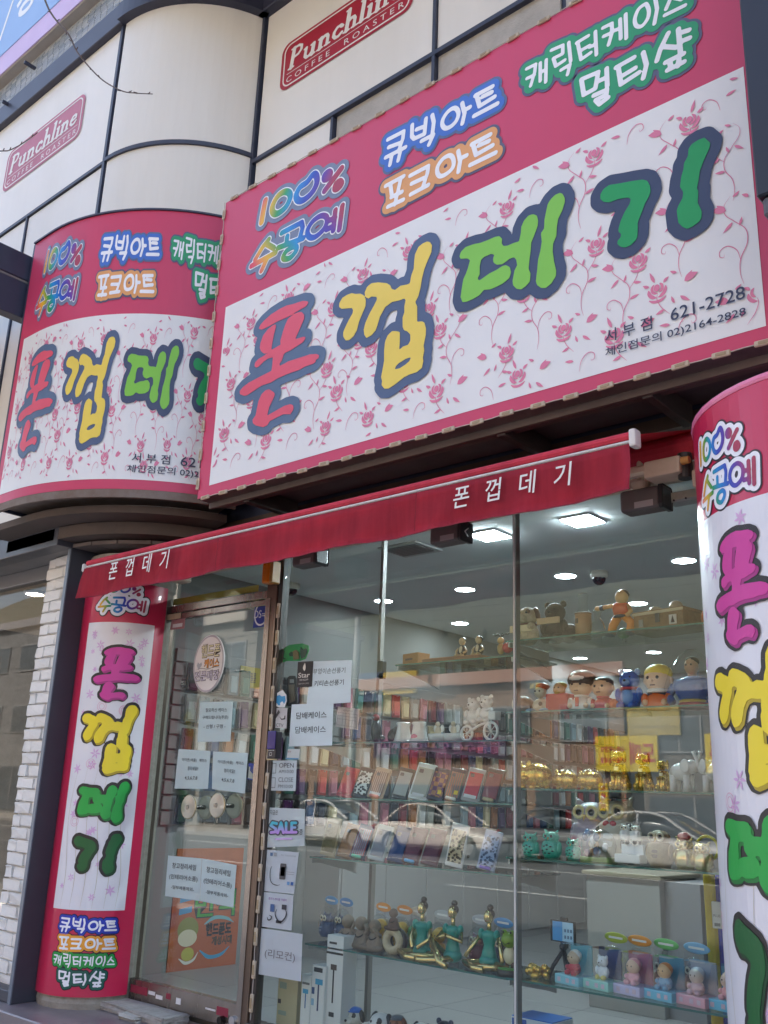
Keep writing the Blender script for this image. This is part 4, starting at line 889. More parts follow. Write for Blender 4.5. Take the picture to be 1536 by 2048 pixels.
gS = box_map(Glyph([([(.9, 1), (.3, 1.1), (.05, .8), (.8, .45), (.75, .1), (.1, .05)], .12), ([(1.1, 0), (1.55, 1.1), (1.95, 0)], .12), ([(1.3, .4), (1.8, .4)], .1), ([(2.3, 1.1), (2.3, .05), (2.9, .05)], .12), ([(3.7, 1.1), (3.1, 1.1), (3.1, .05), (3.75, .05)], .12), ([(3.1, .58), (3.6, .58)], .1)]), .12, .80, .36, .62)
e = print_mesh('lettering_outline', level_mesh(gS, .045, .012), T3, .0052, M((.05, .06, .08), .5), wt)
print_mesh('lettering', level_mesh(gS, .01, .01), T3, .0062, m_print, e, col=lambda u, v: tuple(np.array(S('#3ab0c8'))*max(0, min(1, (v-.38)/.2))+np.array(S('#b48ad8'))*(1-max(0, min(1, (v-.38)/.2)))))
print_mesh('underline', rect2d(.25, .7, .18, .23), T3, .0052, M(S('#c6a8dc'), .5), wt)
m_pg = M((.72, .75, .80), .6)
mic = [('phone_picture', rrect(.18, .42, .03), M((.07, .07, .08), .5))]
def at(VF, u, v): return VF[0]+np.array([u, v]), VF[1]
paper('product_poster', 'white product sheet showing a phone on a cable', 'poster', [(532,1699),(598,1705),(588,1788),(527,1782)], -.006, [('MIC FOR PHONE', .5, .95, .88, .92, M((.4, .42, .45), .6), 0)], m_pg, extra=[('phone_picture', at(rrect(.19, .38, .03), .5, .32), M((.06, .06, .07), .5)), ('screen_picture', rect2d(.53, .66, .4, .62), M((.6, .62, .66), .5)), ('cable_picture', ribbon(spline([(.24, .62), (.2, .5), (.22, .3), (.3, .2), (.45, .17), (.55, .19)]), .012, .01), m_ink), ('icon', rect2d(.16, .24, .86, .94), M(S('#4a6a90'), .5)), ('icon', rect2d(.28, .36, .86, .94), M((.3, .32, .34), .5)), ('icon', rect2d(.76, .84, .2, .28), M(S('#6a9ac8'), .5)), ('icon', rect2d(.88, .96, .2, .28), M(S('#2a5a9c'), .5)), ('fine_print', rect2d(.68, .96, .5, .52), M((.5, .52, .56), .5)), ('fine_print', rect2d(.7, .95, .45, .47), M((.5, .52, .56), .5))])
paper('product_poster', 'white product sheet showing a black charger cable', 'poster', [(528,1784),(587,1790),(583,1861),(522,1853)], -.0065, [('충전기 케이블 어댑터', .2, .8, .80, .87, M(S('#8a4a9a'), .6), .008)], m_pg, extra=[('phone_picture', rect2d(.28, .42, .46, .68), M(S('#3a5a8c'), .5)), ('cable_picture', ribbon(spline([(.5, .55), (.46, .4), (.55, .25), (.66, .2), (.8, .35), (.82, .5), (.74, .6)]), .02, .02), m_ink), ('plug_picture', rect2d(.66, .82, .56, .7), m_ink), ('plug_picture', rect2d(.5, .68, .16, .24), m_ink), ('cable_picture', ribbon(spline([(.2, .3), (.24, .22), (.32, .24), (.34, .32), (.26, .36)]), .02, .018), m_ink)])
paper('table_notice', 'pale pink sheet with a printed grid hanging inside', 'notice', [(676,1413),(719,1418),(716,1460),(671,1453)], .30, [('CCTV 설치 안내', .3, .72, .8, .9)], M((.60, .50, .50), .6), extra=[('grid_line', fr_at(.06, .1, .88, .62, .012), m_gry), ('grid_line', rect2d(.06, .94, .40, .41), m_gry), ('grid_line', rect2d(.06, .94, .56, .57), m_gry), ('grid_line', rect2d(.3, .31, .1, .72), m_gry), ('grid_line', rect2d(.6, .61, .1, .72), m_gry)])
paper('name_card', 'small white card under the cigarette case notice', 'card', [(576,1498),(600,1498),(598,1519),(573,1518)], -.006, [('명함', .08, .35, .66, .82, M(S('#a04838'), .6), 0)], M((.72, .74, .75), .5), extra=[('blue_foot', rect2d(0, 1, 0, .12), M(S('#6aa0c8'), .5))])
# blue cloud sticker, green board, phone silhouette
def flat_poly(name, label, cat, pts, y, m, layers=(), thick=.003):
    q = [PY(*p, y) for p in pts]; c = sum(q)/len(q); t = thing(name, label, cat, c)
    part('board', bm_prism([(a[0]-c[0], a[2]-c[2]) for a in q], -thick, 0), m, t)
    for k, (nm, pp, mm) in enumerate(layers):
        w = [PY(*p, y) for p in pp]; part(nm, bm_prism([(a[0]-c[0], a[2]-c[2]) for a in w], -thick-.0015*(k+1), -thick), mm, t)
    return t
flat_poly('cloud_sticker', 'white and blue cloud shaped sticker on the window', 'sticker', [(566,1380),(573,1390),(574,1402),(570,1414),(560,1415),(552,1412),(549,1396),(555,1386)], -.006, M((.70, .74, .78), .5), [('blue_patch', [(571,1392),(572,1401),(568,1410),(558,1411),(553,1404),(551,1394),(560,1390),(564,1393)], M(S('#3a92c8'), .5)), ('white_star', [(566,1403),(569,1407),(568,1412),(562,1412),(562,1406)], M((.75, .78, .8), .5))])
flat_poly('green_board', 'green cut out letter board near the door post', 'sign', [(562,1300),(580,1290),(605,1287),(618,1291),(619,1300),(612,1318),(600,1322),(575,1322),(559,1327),(558,1315)], .02, mat('green_board', S('#2ca054'), .45, grime=.5, gscale=18, gcol=S('#1a7058')), [('dark_letter', [(563,1306),(567,1299),(570,1303),(568,1315),(574,1318),(561,1320)], M((.02, .06, .04), .5)), ('dark_letter', [(579,1308),(584,1303),(590,1306),(588,1313),(581,1313)], M((.02, .07, .05), .5)), ('dark_letter', [(603,1294),(607,1300),(613,1297),(616,1302),(611,1314),(604,1318),(602,1308)], M((.02, .07, .05), .5)), ('brown_figure', [(588,1303),(594,1300),(599,1305),(600,1318),(589,1320)], M(S('#7a6a48'), .5))])
flat_poly('phone_cutout', 'dark phone case hanging left of the star card', 'phone case', [(577,1356),(581,1352),(591,1352),(595,1358),(597,1406),(594,1411),(579,1413),(575,1408)], .03, M((.03, .03, .035), .4), [('camera_hole', [(582,1359),(590,1359),(590,1366),(582,1366)], M((.25, .26, .27), .4)), ('brown_back', [(580,1370),(592,1369),(592,1402),(582,1406)], M((.16, .13, .10), .5))], .008)
# door oval sign
ov = thing('oval_sign', 'oval white acrylic sign with cartoon lettering on the door', 'sign', PY(419, 1327, YO))
b = bm_cyl(1, 1, .008, n=48); xf(b, rot=(R(90), 0, 0)); xf(b, sc=(.140, 1, .170)); part('board', b, M((.72, .68, .68), .4, grime=.15), ov)
b = bm_tor(1, .03, n=48); xf(b, rot=(R(90), 0, 0)); xf(b, (0, -.008, 0), sc=(.133, .1, .163)); part('rim', b, M((.42, .38, .42), .5), ov)
To = lambda u, v, h: (u*1.42, -.0085-h, v*1.22)
for body, x0, x1, z0, z1, c in (('핸드폰', -.05, .07, .03, .092, '#d8d0a8'), ('케이스', -.025, .07, -.022, .02, '#e89a3a'), ('전문매장', -.082, .075, -.082, -.036, '#c8c0d4')):
    V, F = fit2d(text2d(body, 1, .05), x0-.003, x1+.003, z0-.003, z1+.003); e = print_mesh('lettering_outline', (V, F), To, .001, M((.08, .06, .05), .5), ov)
    print_mesh('lettering', fit2d(text2d(body, 1, .012), x0, x1, z0, z1), To, .0026, M(S(c), .5), e)
print_mesh('heart', (np.array([(-.075, -.005), (-.06, -.03), (-.04, -.005), (-.045, .008), (-.057, .0), (-.068, .01)]), [(0, 1, 2, 3, 4, 5)]), To, .002, M(S('#a8a8b0'), .5), ov)
print_mesh('wave_line', ribbon(spline([(-.08, -.027), (-.04, -.022), (0, -.028), (.04, -.021), (.08, -.024)]), .0012, .0012), To, .002, M((.1, .08, .07), .5), ov)
flat_poly('corner_sticker', 'small worn red sticker at the upper left door corner', 'sticker', [(345,1233),(372,1229),(369,1257),(341,1260)], YO, M((.34, .16, .18), .5, grime=.4, gscale=60), [('white_print', [(347,1249),(366,1246),(365,1253),(346,1256)], M((.6, .58, .6), .5))])
# alarm, card reader
al = thing('alarm_lamp', 'orange alarm box at the top of the door post', 'alarm', PY(543, 1147, -.07))
part('lens', bm_box(-.045, .018, -.035, .03, -.06, .06, .014, 3), mat('amber_plastic', S('#d0700a'), .25, coat=.4, grime=.3, gscale=10), al, smooth=False); part('base', bm_box(.019, .045, -.035, .03, -.062, .064, .005), mat('amber_side', S('#b0803a'), .4), al)
print_mesh('lettering', fit2d(text2d('(주)경비원', 1, .01), -.05, .05, -.006, .006), lambda u, v, h: (.032+v, -.0362-h, u), 0, M((.25, .1, .05), .5), al)
rd = thing('card_reader', 'purple and black card reader on the door post', 'card reader', PY(547, 1490, -.06))
part('body', bm_box(-.032, .032, -.012, .03, -.07, .07, .006, 2), M((.025, .022, .03), .3), rd); part('purple_cover', bm_box(-.033, .030, -.018, -.0125, -.022, .072, .004, 2), mat('purple_gloss', S('#281c72'), .2, coat=.3), rd)
print_mesh('icon', frame2d(.018, .018, .004, .0022), lambda u, v, h: (-.012+u, -.0135, -.056+v), 0, M((.5, .5, .5), .5), rd)
for i in range(4): part('key_mark', bm_box(-.022+i*.012, -.015+i*.012, -.0132, -.0122, -.03, -.027), M((.6, .6, .62), .5), rd)
part('gold_trim', bm_box(-.034, .034, -.014, .0, -.078, -.071, .002), M((.5, .42, .25), .35, .6), rd)
# ------------------------------------------------------------------ shop interior
m_ceil = mat('shop_ceiling', (.70, .73, .74), .8, grime=.08, gscale=1); m_slat = mat('slat_board', (.27, .27, .26), .5, grime=.12, gscale=3); m_groove = M((.16, .16, .16), .7)
IX0, IY1 = -5.6, 7.2
fl = tag(obj('shop_floor', bm_box(-5.6, 3, .06, IY1, -.06, -.004), M((.12, .12, .12), .6)), kind='structure')
_fm = []
for c in ((.25, .255, .255), (.235, .24, .24)):
    b = bm_box(.002, .598, .002, .598, -.0039, 0); me = bpy.data.meshes.new('floor_tile'); b.to_mesh(me); b.free(); me.materials.append(mat('floor_tile', c, .34, bump=.02, bscale=8)); _fm.append(me)
for i in range(8):
    for j in range(12): obj('floor_tile', _fm[(i*3+j) % 2], None, fl, loc=(-5.6+i*.6, .06+j*.6, 0))
tag(obj('shop_ceiling', bm_box(-5.6, 3, .06, IY1, 2.70, 2.715), m_ceil), kind='structure')
wlft = tag(obj('side_wall', bm_box(-5.75, -5.6, .06, IY1, -.02, 2.70), mat('wall_paint', (.27, .275, .27), .7, grime=.1, gscale=1.5)), kind='structure')
tag(obj('back_wall', bm_box(-5.6, 3, IY1, IY1+.1, -.02, 2.70), mat('wall_paint_back', (.24, .245, .25), .7, grime=.1, gscale=1.5)), kind='structure')
tag(obj('party_wall', bm_box(1.6, 1.75, .06, IY1, -.02, 2.70), mat('wall_paint_right', (.3, .3, .3), .7)), kind='structure')
# slat wall boards on the side wall
z = .92
while z < 2.12:
    o = obj('slat', bm_box(-5.598, -5.575, .5, 7.1, z, z+.088, .003), m_slat, wlft); z += .10
# round lamps, square lamps, vent, domes
m_lens = mat('lamp_lens', (.84, .94, 1.0), .4, emit=20); m_lens2 = mat('panel_lens', (.84, .94, 1.0), .4, emit=80); m_rim = M((.72, .72, .72), .4)
spots = [PZ(*p, 2.70) for p in ((767, 1200), (930, 1177), (920, 1245), (1131, 1150), (1368, 1119), (1275, 1205), (1160, 1315), (1307, 1303), (1250, 1340), (353, 1307), (488, 1330))]
ROWT = ['behind the tall notice gap', 'left of the window post', 'deeper in the shop left of the post', 'right of the window post', 'beside the right pillar', 'behind the wooden chest', 'seen under the upper right glass shelf', 'further right under the upper glass shelf', 'deepest one behind the toy banks', 'seen through the door left of the oval sign', 'seen through the door right of the oval sign']
for p, tx in zip(spots, ROWT):
    t = thing('ceiling_lamp', 'round lit ceiling lamp '+tx, 'lamp', (p[0], p[1], 2.70), group='round ceiling lamps')
    part('rim', bm_tor(.078, .008, (0, 0, -.004), n=28, k=6), m_rim, t); part('lens', bm_cyl(.076, .076, .008, (0, 0, -.009), n=28), m_lens, t)
for p, tx in ((PZ(1165, 1038, 2.7), 'right'), (PZ(980, 1068, 2.7), 'left')):
    t = thing('square_ceiling_lamp', tx+' one of the two square lit ceiling panels', 'lamp', (p[0], p[1], 2.70), group='square ceiling panels')
    part('frame', bm_box(-.098, .098, -.098, .098, -.012, 0, .004), m_rim, t); part('lens', bm_box(-.088, .088, -.088, .088, -.016, -.0121), m_lens2, t)
p = PZ(820, 1097, 2.7); t = thing('ceiling_vent', 'square grey ceiling vent left of the lit panels', 'vent', (p[0], p[1], 2.70))
part('frame', bm_box(-.16, .16, -.14, .14, -.012, 0, .003), M((.42, .43, .43), .5), t)
for k in range(7): part('slat', bm_box(-.13, .13, -.105+k*.03, -.088+k*.03, -.018, -.0125), M((.2, .2, .2), .5), t)
for p, tx in ((PZ(1198, 1155, 2.66), 'above the orange suited toy figure'), (PZ(583, 1178, 2.66), 'beside the door post')):
    t = thing('dome_camera', 'dome security camera on the ceiling '+tx, 'camera', (p[0], p[1], 2.70)); part('base', bm_lathe([(.062, 0), (.062, -.03), (.05, -.045), (0, -.045)], 24), M((.6, .57, .5), .4), t, smooth=True); part('dome', bm_sph(.047, .047, .05, (0, 0, -.045)), M((.01, .012, .02), .08), t, smooth=True)
# cabinets along the side wall
m_cab = mat('grey_cabinet', (.36, .365, .365), .5, grime=.1, gscale=3)
cb = thing('wall_cabinet', 'long pale grey cabinet run under the slat wall', 'cabinet', (-5.6, 0, 0))
part('carcass', bm_box(.002, .36, 1.9, 7.0, 0, .82), m_cab, cb); part('counter_top', bm_box(.002, .40, 1.88, 7.02, .821, .86, .004), M((.40, .36, .30), .45), cb)
for k in range(10):
    y0 = 1.92+k*.5; d = part('door', bm_box(.361, .378, y0, y0+.49, .06, .80, .003), m_cab, cb); yk = y0+.45 if k % 2 == 0 else y0+.04
    part('knob', bm_sph(.013, .013, .013, (.39, yk, .70), 10, 8), M((.12, .11, .1), .3, .6), d)
ct = thing('sales_counter', 'plain grey counter block behind the green owls', 'counter', (0, 0, 0))
a_, b_ = PY(1172, 1752, 2.0), PY(1318, 1750, 2.0)
part('body', bm_box(a_[0], b_[0], 2.0, 2.5, 0, .74, .004), mat('counter_grey', (.24, .245, .235), .5, grime=.15, gscale=3), ct); part('top', bm_box(a_[0]-.02, b_[0]+.02, 1.98, 2.52, .741, .765, .004), M((.30, .26, .19), .4), ct)
part('side_panel', bm_box(b_[0]+.001, b_[0]+.22, 2.06, 2.5, 0, .73), M((.17, .18, .195), .5), ct)
# hanging packages on the slat wall
pk_col = ['#7a2030', '#20283c', '#a8a8a0', '#d0cfc8', '#2a2a2c', '#b06a7a', '#345078', '#c8b890', '#502a5a', '#c23a3a', '#8aa0a8', '#e0d8d0', '#1c1c20', '#a86a3a', '#4a7a6a']
NM = {'#7a2030': 'maroon', '#20283c': 'navy', '#a8a8a0': 'grey', '#d0cfc8': 'white', '#2a2a2c': 'black', '#b06a7a': 'pink', '#345078': 'blue', '#c8b890': 'beige', '#502a5a': 'purple', '#c23a3a': 'red', '#8aa0a8': 'silver', '#e0d8d0': 'cream', '#1c1c20': 'dark', '#a86a3a': 'tan', '#4a7a6a': 'green'}
pk = []
for c in pk_col:
    b = bm_box(-.012, .012, -.046, .046, -.095, .095, .004); me = bpy.data.meshes.new('package'); b.to_mesh(me); b.free(); me.materials.append(M(tuple(v*.6 for v in S(c)), .35))
    b = bm_box(.0122, .0145, -.032, .032, -.075, .045, .006); me2 = bpy.data.meshes.new('case'); b.to_mesh(me2); b.free(); me2.materials.append(M(tuple(min(.6, v*1.0+.03) for v in S(c)), .3))
    b = bm_tube([(-.03, 0, .085), (.03, 0, .085)], .003, 5); me3 = bpy.data.meshes.new('hook'); b.to_mesh(me3); b.free(); me3.materials.append(M((.5, .5, .5), .3, .8)); pk.append((c, me, me2, me3))
rnd = random.Random(4); k = 0
def ORD(j):
    a = ['first', 'second', 'third', 'fourth', 'fifth', 'sixth', 'seventh', 'eighth', 'ninth', 'tenth', 'eleventh', 'twelfth', 'thirteenth', 'fourteenth', 'fifteenth', 'sixteenth', 'seventeenth', 'eighteenth', 'nineteenth']
    if j < 19: return a[j]
    t, u = divmod(j+1, 10); T_ = {2: 'twent', 3: 'thirt', 4: 'fort', 5: 'fift'}[t]
    return T_+'ieth' if u == 0 else T_+'y-'+a[u-1]
for r_ in range(5):
    for j in range(52):
        if rnd.random() < .07: continue
        c, me, me2, me3 = pk[rnd.randrange(len(pk))]
        o = obj('phone_case_package', me, None, None, loc=(-5.535, .62+j*.123+rnd.uniform(-.01, .01), 1.02+r_*.225+rnd.uniform(-.006, .006)), rot=(rnd.uniform(-.06, .06), 0, 0))
        tag(o, '%s package in the %s row of the slat wall, %s from the door' % (NM[c], ('bottom', 'second lowest', 'middle', 'second highest', 'top')[r_], ORD(j)), 'phone case', 'hanging packages on the slat wall'); obj('case_front', me2, None, o); obj('hook', me3, None, o)
# sale boards on the side wall above the packages
def wall_board(label, y0, y1, z0, z1, col, text=None, tc=(.05, .05, .05)):
    t = thing('price_board', label, 'sign', (-5.57, y0, z0)); part('board', bm_box(0, .01, 0, y1-y0, 0, z1-z0, .003), M(col, .5), t)
    if text: print_mesh('lettering', fit2d(text2d(text, 1, .02), .1, y1-y0-.1, (z1-z0)*.25, (z1-z0)*.75), lambda u, v, h: (.0105+h, u, v), .001, M(tc, .5), t)
_y = lambda x, y: PX(x, y, -5.57)
wall_board('olive yellow board high on the wall seen through the door', _y(478, 1360)[1], _y(530, 1360)[1], _y(500, 1376)[2], _y(500, 1334)[2], S('#a89a38'), '필름', (.10, .10, .07))
wall_board('small black board with yellow edge on the wall', _y(362, 1370)[1], _y(380, 1370)[1], _y(370, 1376)[2], _y(370, 1358)[2], (.04, .04, .04), '시리즈', (.6, .55, .5))
wall_board('small dark board beside the door post on the wall', _y(503, 1390)[1], _y(527, 1390)[1], _y(515, 1397)[2], _y(515, 1383)[2], (.05, .05, .055), '액정', (.5, .5, .48))
# orange poster low on the side wall, seen through the door
po = thing('orange_poster', 'orange poster with green lettering seen through the door', 'poster', (-5.597, .42, .10))
a_, b_, c_, d_ = [PX(*p, -5.597) for p in ((355, 1698), (482, 1695), (475, 1924), (330, 1950))]
po.location = (-5.597, 0, 0)
y0, y1, z0, z1 = (a_[1]+d_[1])/2, (b_[1]+c_[1])/2, (c_[2]+d_[2])/2, (a_[2]+b_[2])/2
part('sheet', bm_box(0, .006, y0, y1, z0, z1), mat('poster_orange', S('#b4623f'), .5, grime=.2), po)
Tp = lambda u, v, h: (.0065+h, y0+(y1-y0)*u, z0+(z1-z0)*v)
for body, u0, u1, v0, v1, c in (('번쩍', .32, .92, .42, .64, '#3a9a3a'), ('핸드폰도', .52, .88, .27, .36, '#2a2018'), ('개성시대', .62, .9, .19, .245, '#6a5030')):
    e = print_mesh('lettering_outline', fit2d(text2d(body, 1, .05), u0-.012, u1+.012, v0-.01, v1+.01), Tp, .001, M((.03, .05, .06), .5), po); print_mesh('lettering', fit2d(text2d(body, 1, .015), u0, u1, v0, v1), Tp, .002, M(S(c), .5), e)
for k, (v, dv) in enumerate(((.55, .06), (.45, .05))): print_mesh('blue_bar', (np.array([(.1, v), (.28, v+.02), (.28, v+.02+dv), (.1, v+dv)]), [(0, 1, 2, 3)]), Tp, .0015, M(S('#3a8ab8'), .5), po)
print_mesh('blue_swoosh', ribbon(spline([(.48, .36), (.62, .41), (.8, .40), (.92, .36)]), .018, .012), Tp, .0015, M(S('#7ab0b8'), .5), po)
print_mesh('blue_swoosh', ribbon(spline([(.44, .15), (.58, .09), (.76, .10), (.88, .16)]), .018, .012), Tp, .0015, M(S('#4a9ac0'), .5), po)
print_mesh('white_swoosh', ribbon(spline([(.15, .1), (.25, .06), (.36, .08), (.42, .14)]), .014, .01), Tp, .0015, M((.7, .68, .6), .5), po)
for c, w, h, u, v in (('#8a8a48', .30, .20, .25, .33), ('#d8cdb0', .27, .14, .25, .26), ('#b8b04a', .18, .11, .27, .13)):
    n_ = 20; pts = np.array([(u+w/2*math.cos(2*math.pi*i/n_), v+h/2*math.sin(2*math.pi*i/n_)) for i in range(n_)]); print_mesh('drawn_child', (pts, [tuple(range(n_))]), Tp, .0015+.0006*['#8a8a48', '#d8cdb0', '#b8b04a'].index(c), M(S(c), .5), po)

# ------------------------------------------------------------------ display shelving in the window
m_shelf = mat('shelf_edge_green', (.02, .12, .10), .12, coat=.5); m_sg = glass_mat('shelf_glass', (.86, .95, .92), .9); m_sgd = glass_mat('dark_shelf_glass', (.55, .62, .62), .8)
m_brk = mat('bracket_grey', (.42, .42, .40), .4, metal=.6); m_upr = mat('slotted_post_paint', (.19, .18, .165), .45, grime=.3, gscale=10, streak=True)
def shelf(label, x0, x1, y0, y1, z, gm):
    t = thing('glass_shelf', label, 'shelf', (x0, y0, z), group='glass shelves in the window')
    part('pane', bm_box(0, x1-x0, .003, y1-y0, -.008, 0), gm, t); part('front_edge', bm_box(0, x1-x0, 0, .003, -.008, 0), m_shelf, t)
    for x in (.02, x1-x0-.03):
        part('bracket', bm_prism([(0, 0), (.002, 0), (.002, -.001)], 0, .001) if False else xf(bm_prism([(0, -.009), (y1-y0, -.009), (y1-y0, -.09), (y1-y0-.06, -.075), (.05, -.03), (0, -.03)], 0, .006), (x, 0, 0), (0, 0, R(90))), m_brk, t)
    return t
RZ = {1: 1.85, 2: 1.53, 3: 1.20, 4: .915, 5: .44}; AZs = {1: 1.79, 2: 1.41, 3: 1.135, 4: .84, 5: .43}
for k, nm in ((1, 'top right glass shelf holding the wooden chest'), (2, 'right glass shelf holding the toy banks'), (3, 'right glass shelf holding the golden pigs'), (4, 'right glass shelf holding the owls'), (5, 'lowest right glass shelf holding boxed dolls')): shelf(nm, -2.50, -1.0, .06, .40, RZ[k], m_sg)
for k, nm in ((1, 'top left shelf holding a cardboard box'), (2, 'left shelf holding white ceramics'), (3, 'left shelf holding the upper row of phone cases'), (4, 'left shelf holding the lower row of phone cases'), (5, 'lowest left shelf holding the yoga figurines')): shelf(nm, -3.74 if k != 1 else -3.2, -2.46, .10, .44, AZs[k], m_sgd if k != 2 else m_sg)
def standard(label, x, y, z0=0.05, z1=2.66):
    t = thing('slotted_post', label, 'post', (x, y, z0)); part('upright', bm_box(-.010, .010, 0, .03, 0, z1-z0), m_upr, t)
    b = None
    for k in range(int((z1-z0)/.05)): b = bm_box(-.0155, -.0103, .01, .014, .02+k*.05, .05+k*.05, b=b)
    tag(part('slot_row', b, M((.06, .06, .06), .6), t), kind='stuff'); return t
standard('slotted metal post at the joint of the window panes', -2.43, .03); standard('slotted metal post behind the paper notices', -3.62, .44); standard('slotted metal post at the right end shelves', -1.06, .41)
# ------------------------------------------------------------------ goods in the window
def prim(ty, c, s, o):
    x, y, z = c
    if ty == 's': return bm_sph(s[0], s[1], s[2], (x, y, z), o.get('u', 16), o.get('v', 10), o.get('rot', (0, 0, 0)))
    if ty == 'b': return xf(bm_box(-s[0], s[0], -s[1], s[1], -s[2], s[2], o.get('bev', min(s)*.25), 2), (x, y, z), o.get('rot', (0, 0, 0)))
    if ty == 'c': return bm_cyl(s[0], s[1], s[2], (x, y, z), o.get('rot', (0, 0, 0)), o.get('n', 18))
    if ty == 't': return bm_tor(s[0], s[1], (x, y, z), o.get('rot', (0, 0, 0)), 20, 8)
    if ty == 'l': return bm_lathe(s, o.get('n', 20), (x, y, z), o.get('rot', (0, 0, 0)), o.get('sc', (1, 1, 1)))
    if ty == 'u': return bm_tube(s, o.get('r', .03), o.get('n', 8))
def fig(name, label, cat, px, py, z, Y, h, parts, rz=0, group=None, rough=.35):
    p = PY(px, py, Y); t = thing(name, label, cat, (p[0], Y, z), R(rz)*-1 if False else R(-rz)*-1, group)
    if h < .2 and name in ('welcome_dog', 'welcome_bear', 'toy_fighter', 'toy_bank', 'fairy_cluster', 'gold_dog', 'black_bird', 'ceramic_pot', 'angel_dish', 'monk_figurine', 'seated_figure', 'curly_figure', 'small_bottle'): h *= 1.2
    t.scale = (h, h, h)
    for q in parts:
        nm, ty, c, s, col = q[:5]; o = q[5] if len(q) > 5 else {}
        m = col if isinstance(col, bpy.types.Material) else M(S(col) if isinstance(col, str) else col, o.get('rough', rough), o.get('metal', 0.))
        part(nm, prim(ty, c, s, o), m, t, smooth=ty not in 'b')
    return t
m_gold = mat('gold_glaze', (.68, .43, .09), .22, metal=.85, grime=.25, gscale=20, gcol=(.4, .22, .04)); m_gold2 = mat('pale_gold', (.70, .52, .22), .2, metal=.9, grime=.2, gscale=20)
m_cer = mat('white_ceramic', (.70, .69, .66), .25, coat=.3, grime=.08, gscale=10); m_teal = mat('teal_glaze', S('#1f8a7c'), .3, grime=.2, gscale=12, gcol=S('#15665c')); m_owlg = mat('mint_glaze', S('#3fae96'), .25, coat=.3, grime=.2, gscale=14, gcol=S('#24806c'))
m_film = glass_mat('clear_film', (.95, .96, .96), 1.2, .12); m_resin = mat('brown_resin', S('#4a3830'), .6, bump=.8, bscale=45, grime=.5, gscale=15); m_mud = mat('monk_stone', S('#8a7a68'), .7, bump=.3, bscale=60, grime=.35, gscale=14)
EYE = '#15120f'
def eyes(x=.08, y=-.2, z=.75, r=.025): return [('eye', 's', (-x, y, z), (r, r*.6, r), EYE), ('eye', 's', (x, y, z), (r, r*.6, r), EYE)]
def dog(body, patch, hat=None, tongue=False):
    L = [('body', 's', (0, .02, .25), (.24, .22, .28), body), ('head', 's', (0, -.05, .66), (.25, .23, .22), body), ('muzzle', 's', (-.03, -.26, .58), (.13, .14, .11), body), ('nose', 's', (-.04, -.39, .62), (.045, .04, .035), EYE),
         ('ear', 's', (-.23, .0, .72), (.07, .10, .17), patch, {'rot': (0, R(20), 0)}), ('ear', 's', (.23, .0, .72), (.07, .10, .17), patch, {'rot': (0, R(-20), 0)}), ('eye_patch', 's', (.1, -.2, .73), (.07, .05, .08), patch), ('collar', 't', (0, -.02, .46), (.19, .03), '#6a2a20'),
         ('front_leg', 'c', (-.12, -.14, 0), (.07, .06, .3), body), ('front_leg', 'c', (.12, -.14, 0), (.07, .06, .3), body)] + eyes(.09, -.25, .72, .03)
    if hat: L += [('cap', 's', (0, -.03, .84), (.2, .2, .1), hat), ('cap_peak', 'c', (0, -.16, .82), (.13, .13, .02), hat)]
    if tongue: L += [('tongue', 's', (-.05, -.36, .5), (.04, .06, .02), '#d06a7a')]
    return L
def bear(c, m2, paw=None): return [('body', 's', (0, 0, .28), (.26, .23, .28), c), ('head', 's', (0, -.02, .70), (.24, .22, .22), c), ('ear', 's', (-.2, 0, .88), (.08, .05, .08), m2), ('ear', 's', (.2, 0, .88), (.08, .05, .08), m2), ('muzzle', 's', (0, -.2, .64), (.1, .08, .08), m2), ('nose', 's', (0, -.28, .67), (.035, .03, .028), EYE), ('arm', 's', (-.26, -.08, .36), (.08, .1, .16), c), ('arm', 's', (.26, -.08, .36), (.08, .1, .16), c), ('leg', 's', (-.15, -.18, .1), (.1, .16, .1), paw or c), ('leg', 's', (.15, -.18, .1), (.1, .16, .1), paw or c)] + eyes(.09, -.2, .75, .03)
def bank(skin, hair, shirt, hs=(.27, .25, .16), extra=()):     # big headed coin bank doll
    return [('body', 'l', (0, 0, 0), [(.0, 0), (.24, 0), (.27, .08), (.23, .24), (.12, .36), (0, .36)], shirt, {'sc': (1.05, .85, 1)}), ('head', 's', (0, -.01, .6), (.27, .25, .26), skin), ('hair', 's', (0, .04, .72), hs, hair), ('ear', 's', (-.27, .02, .58), (.05, .05, .07), skin), ('ear', 's', (.27, .02, .58), (.05, .05, .07), skin), ('arm', 's', (-.25, -.08, .2), (.08, .09, .13), shirt), ('arm', 's', (.25, -.08, .2), (.08, .09, .13), shirt), ('hand', 's', (-.2, -.18, .14), (.06, .06, .06), skin), ('hand', 's', (.2, -.18, .14), (.06, .06, .06), skin), ('nose', 's', (0, -.26, .56), (.03, .03, .03), skin), ('mouth', 'b', (0, -.245, .47), (.05, .012, .012), '#5a2a24'), ('collar', 't', (0, 0, .36), (.14, .03), shirt)] + eyes(.1, -.235, .62, .035) + list(extra)
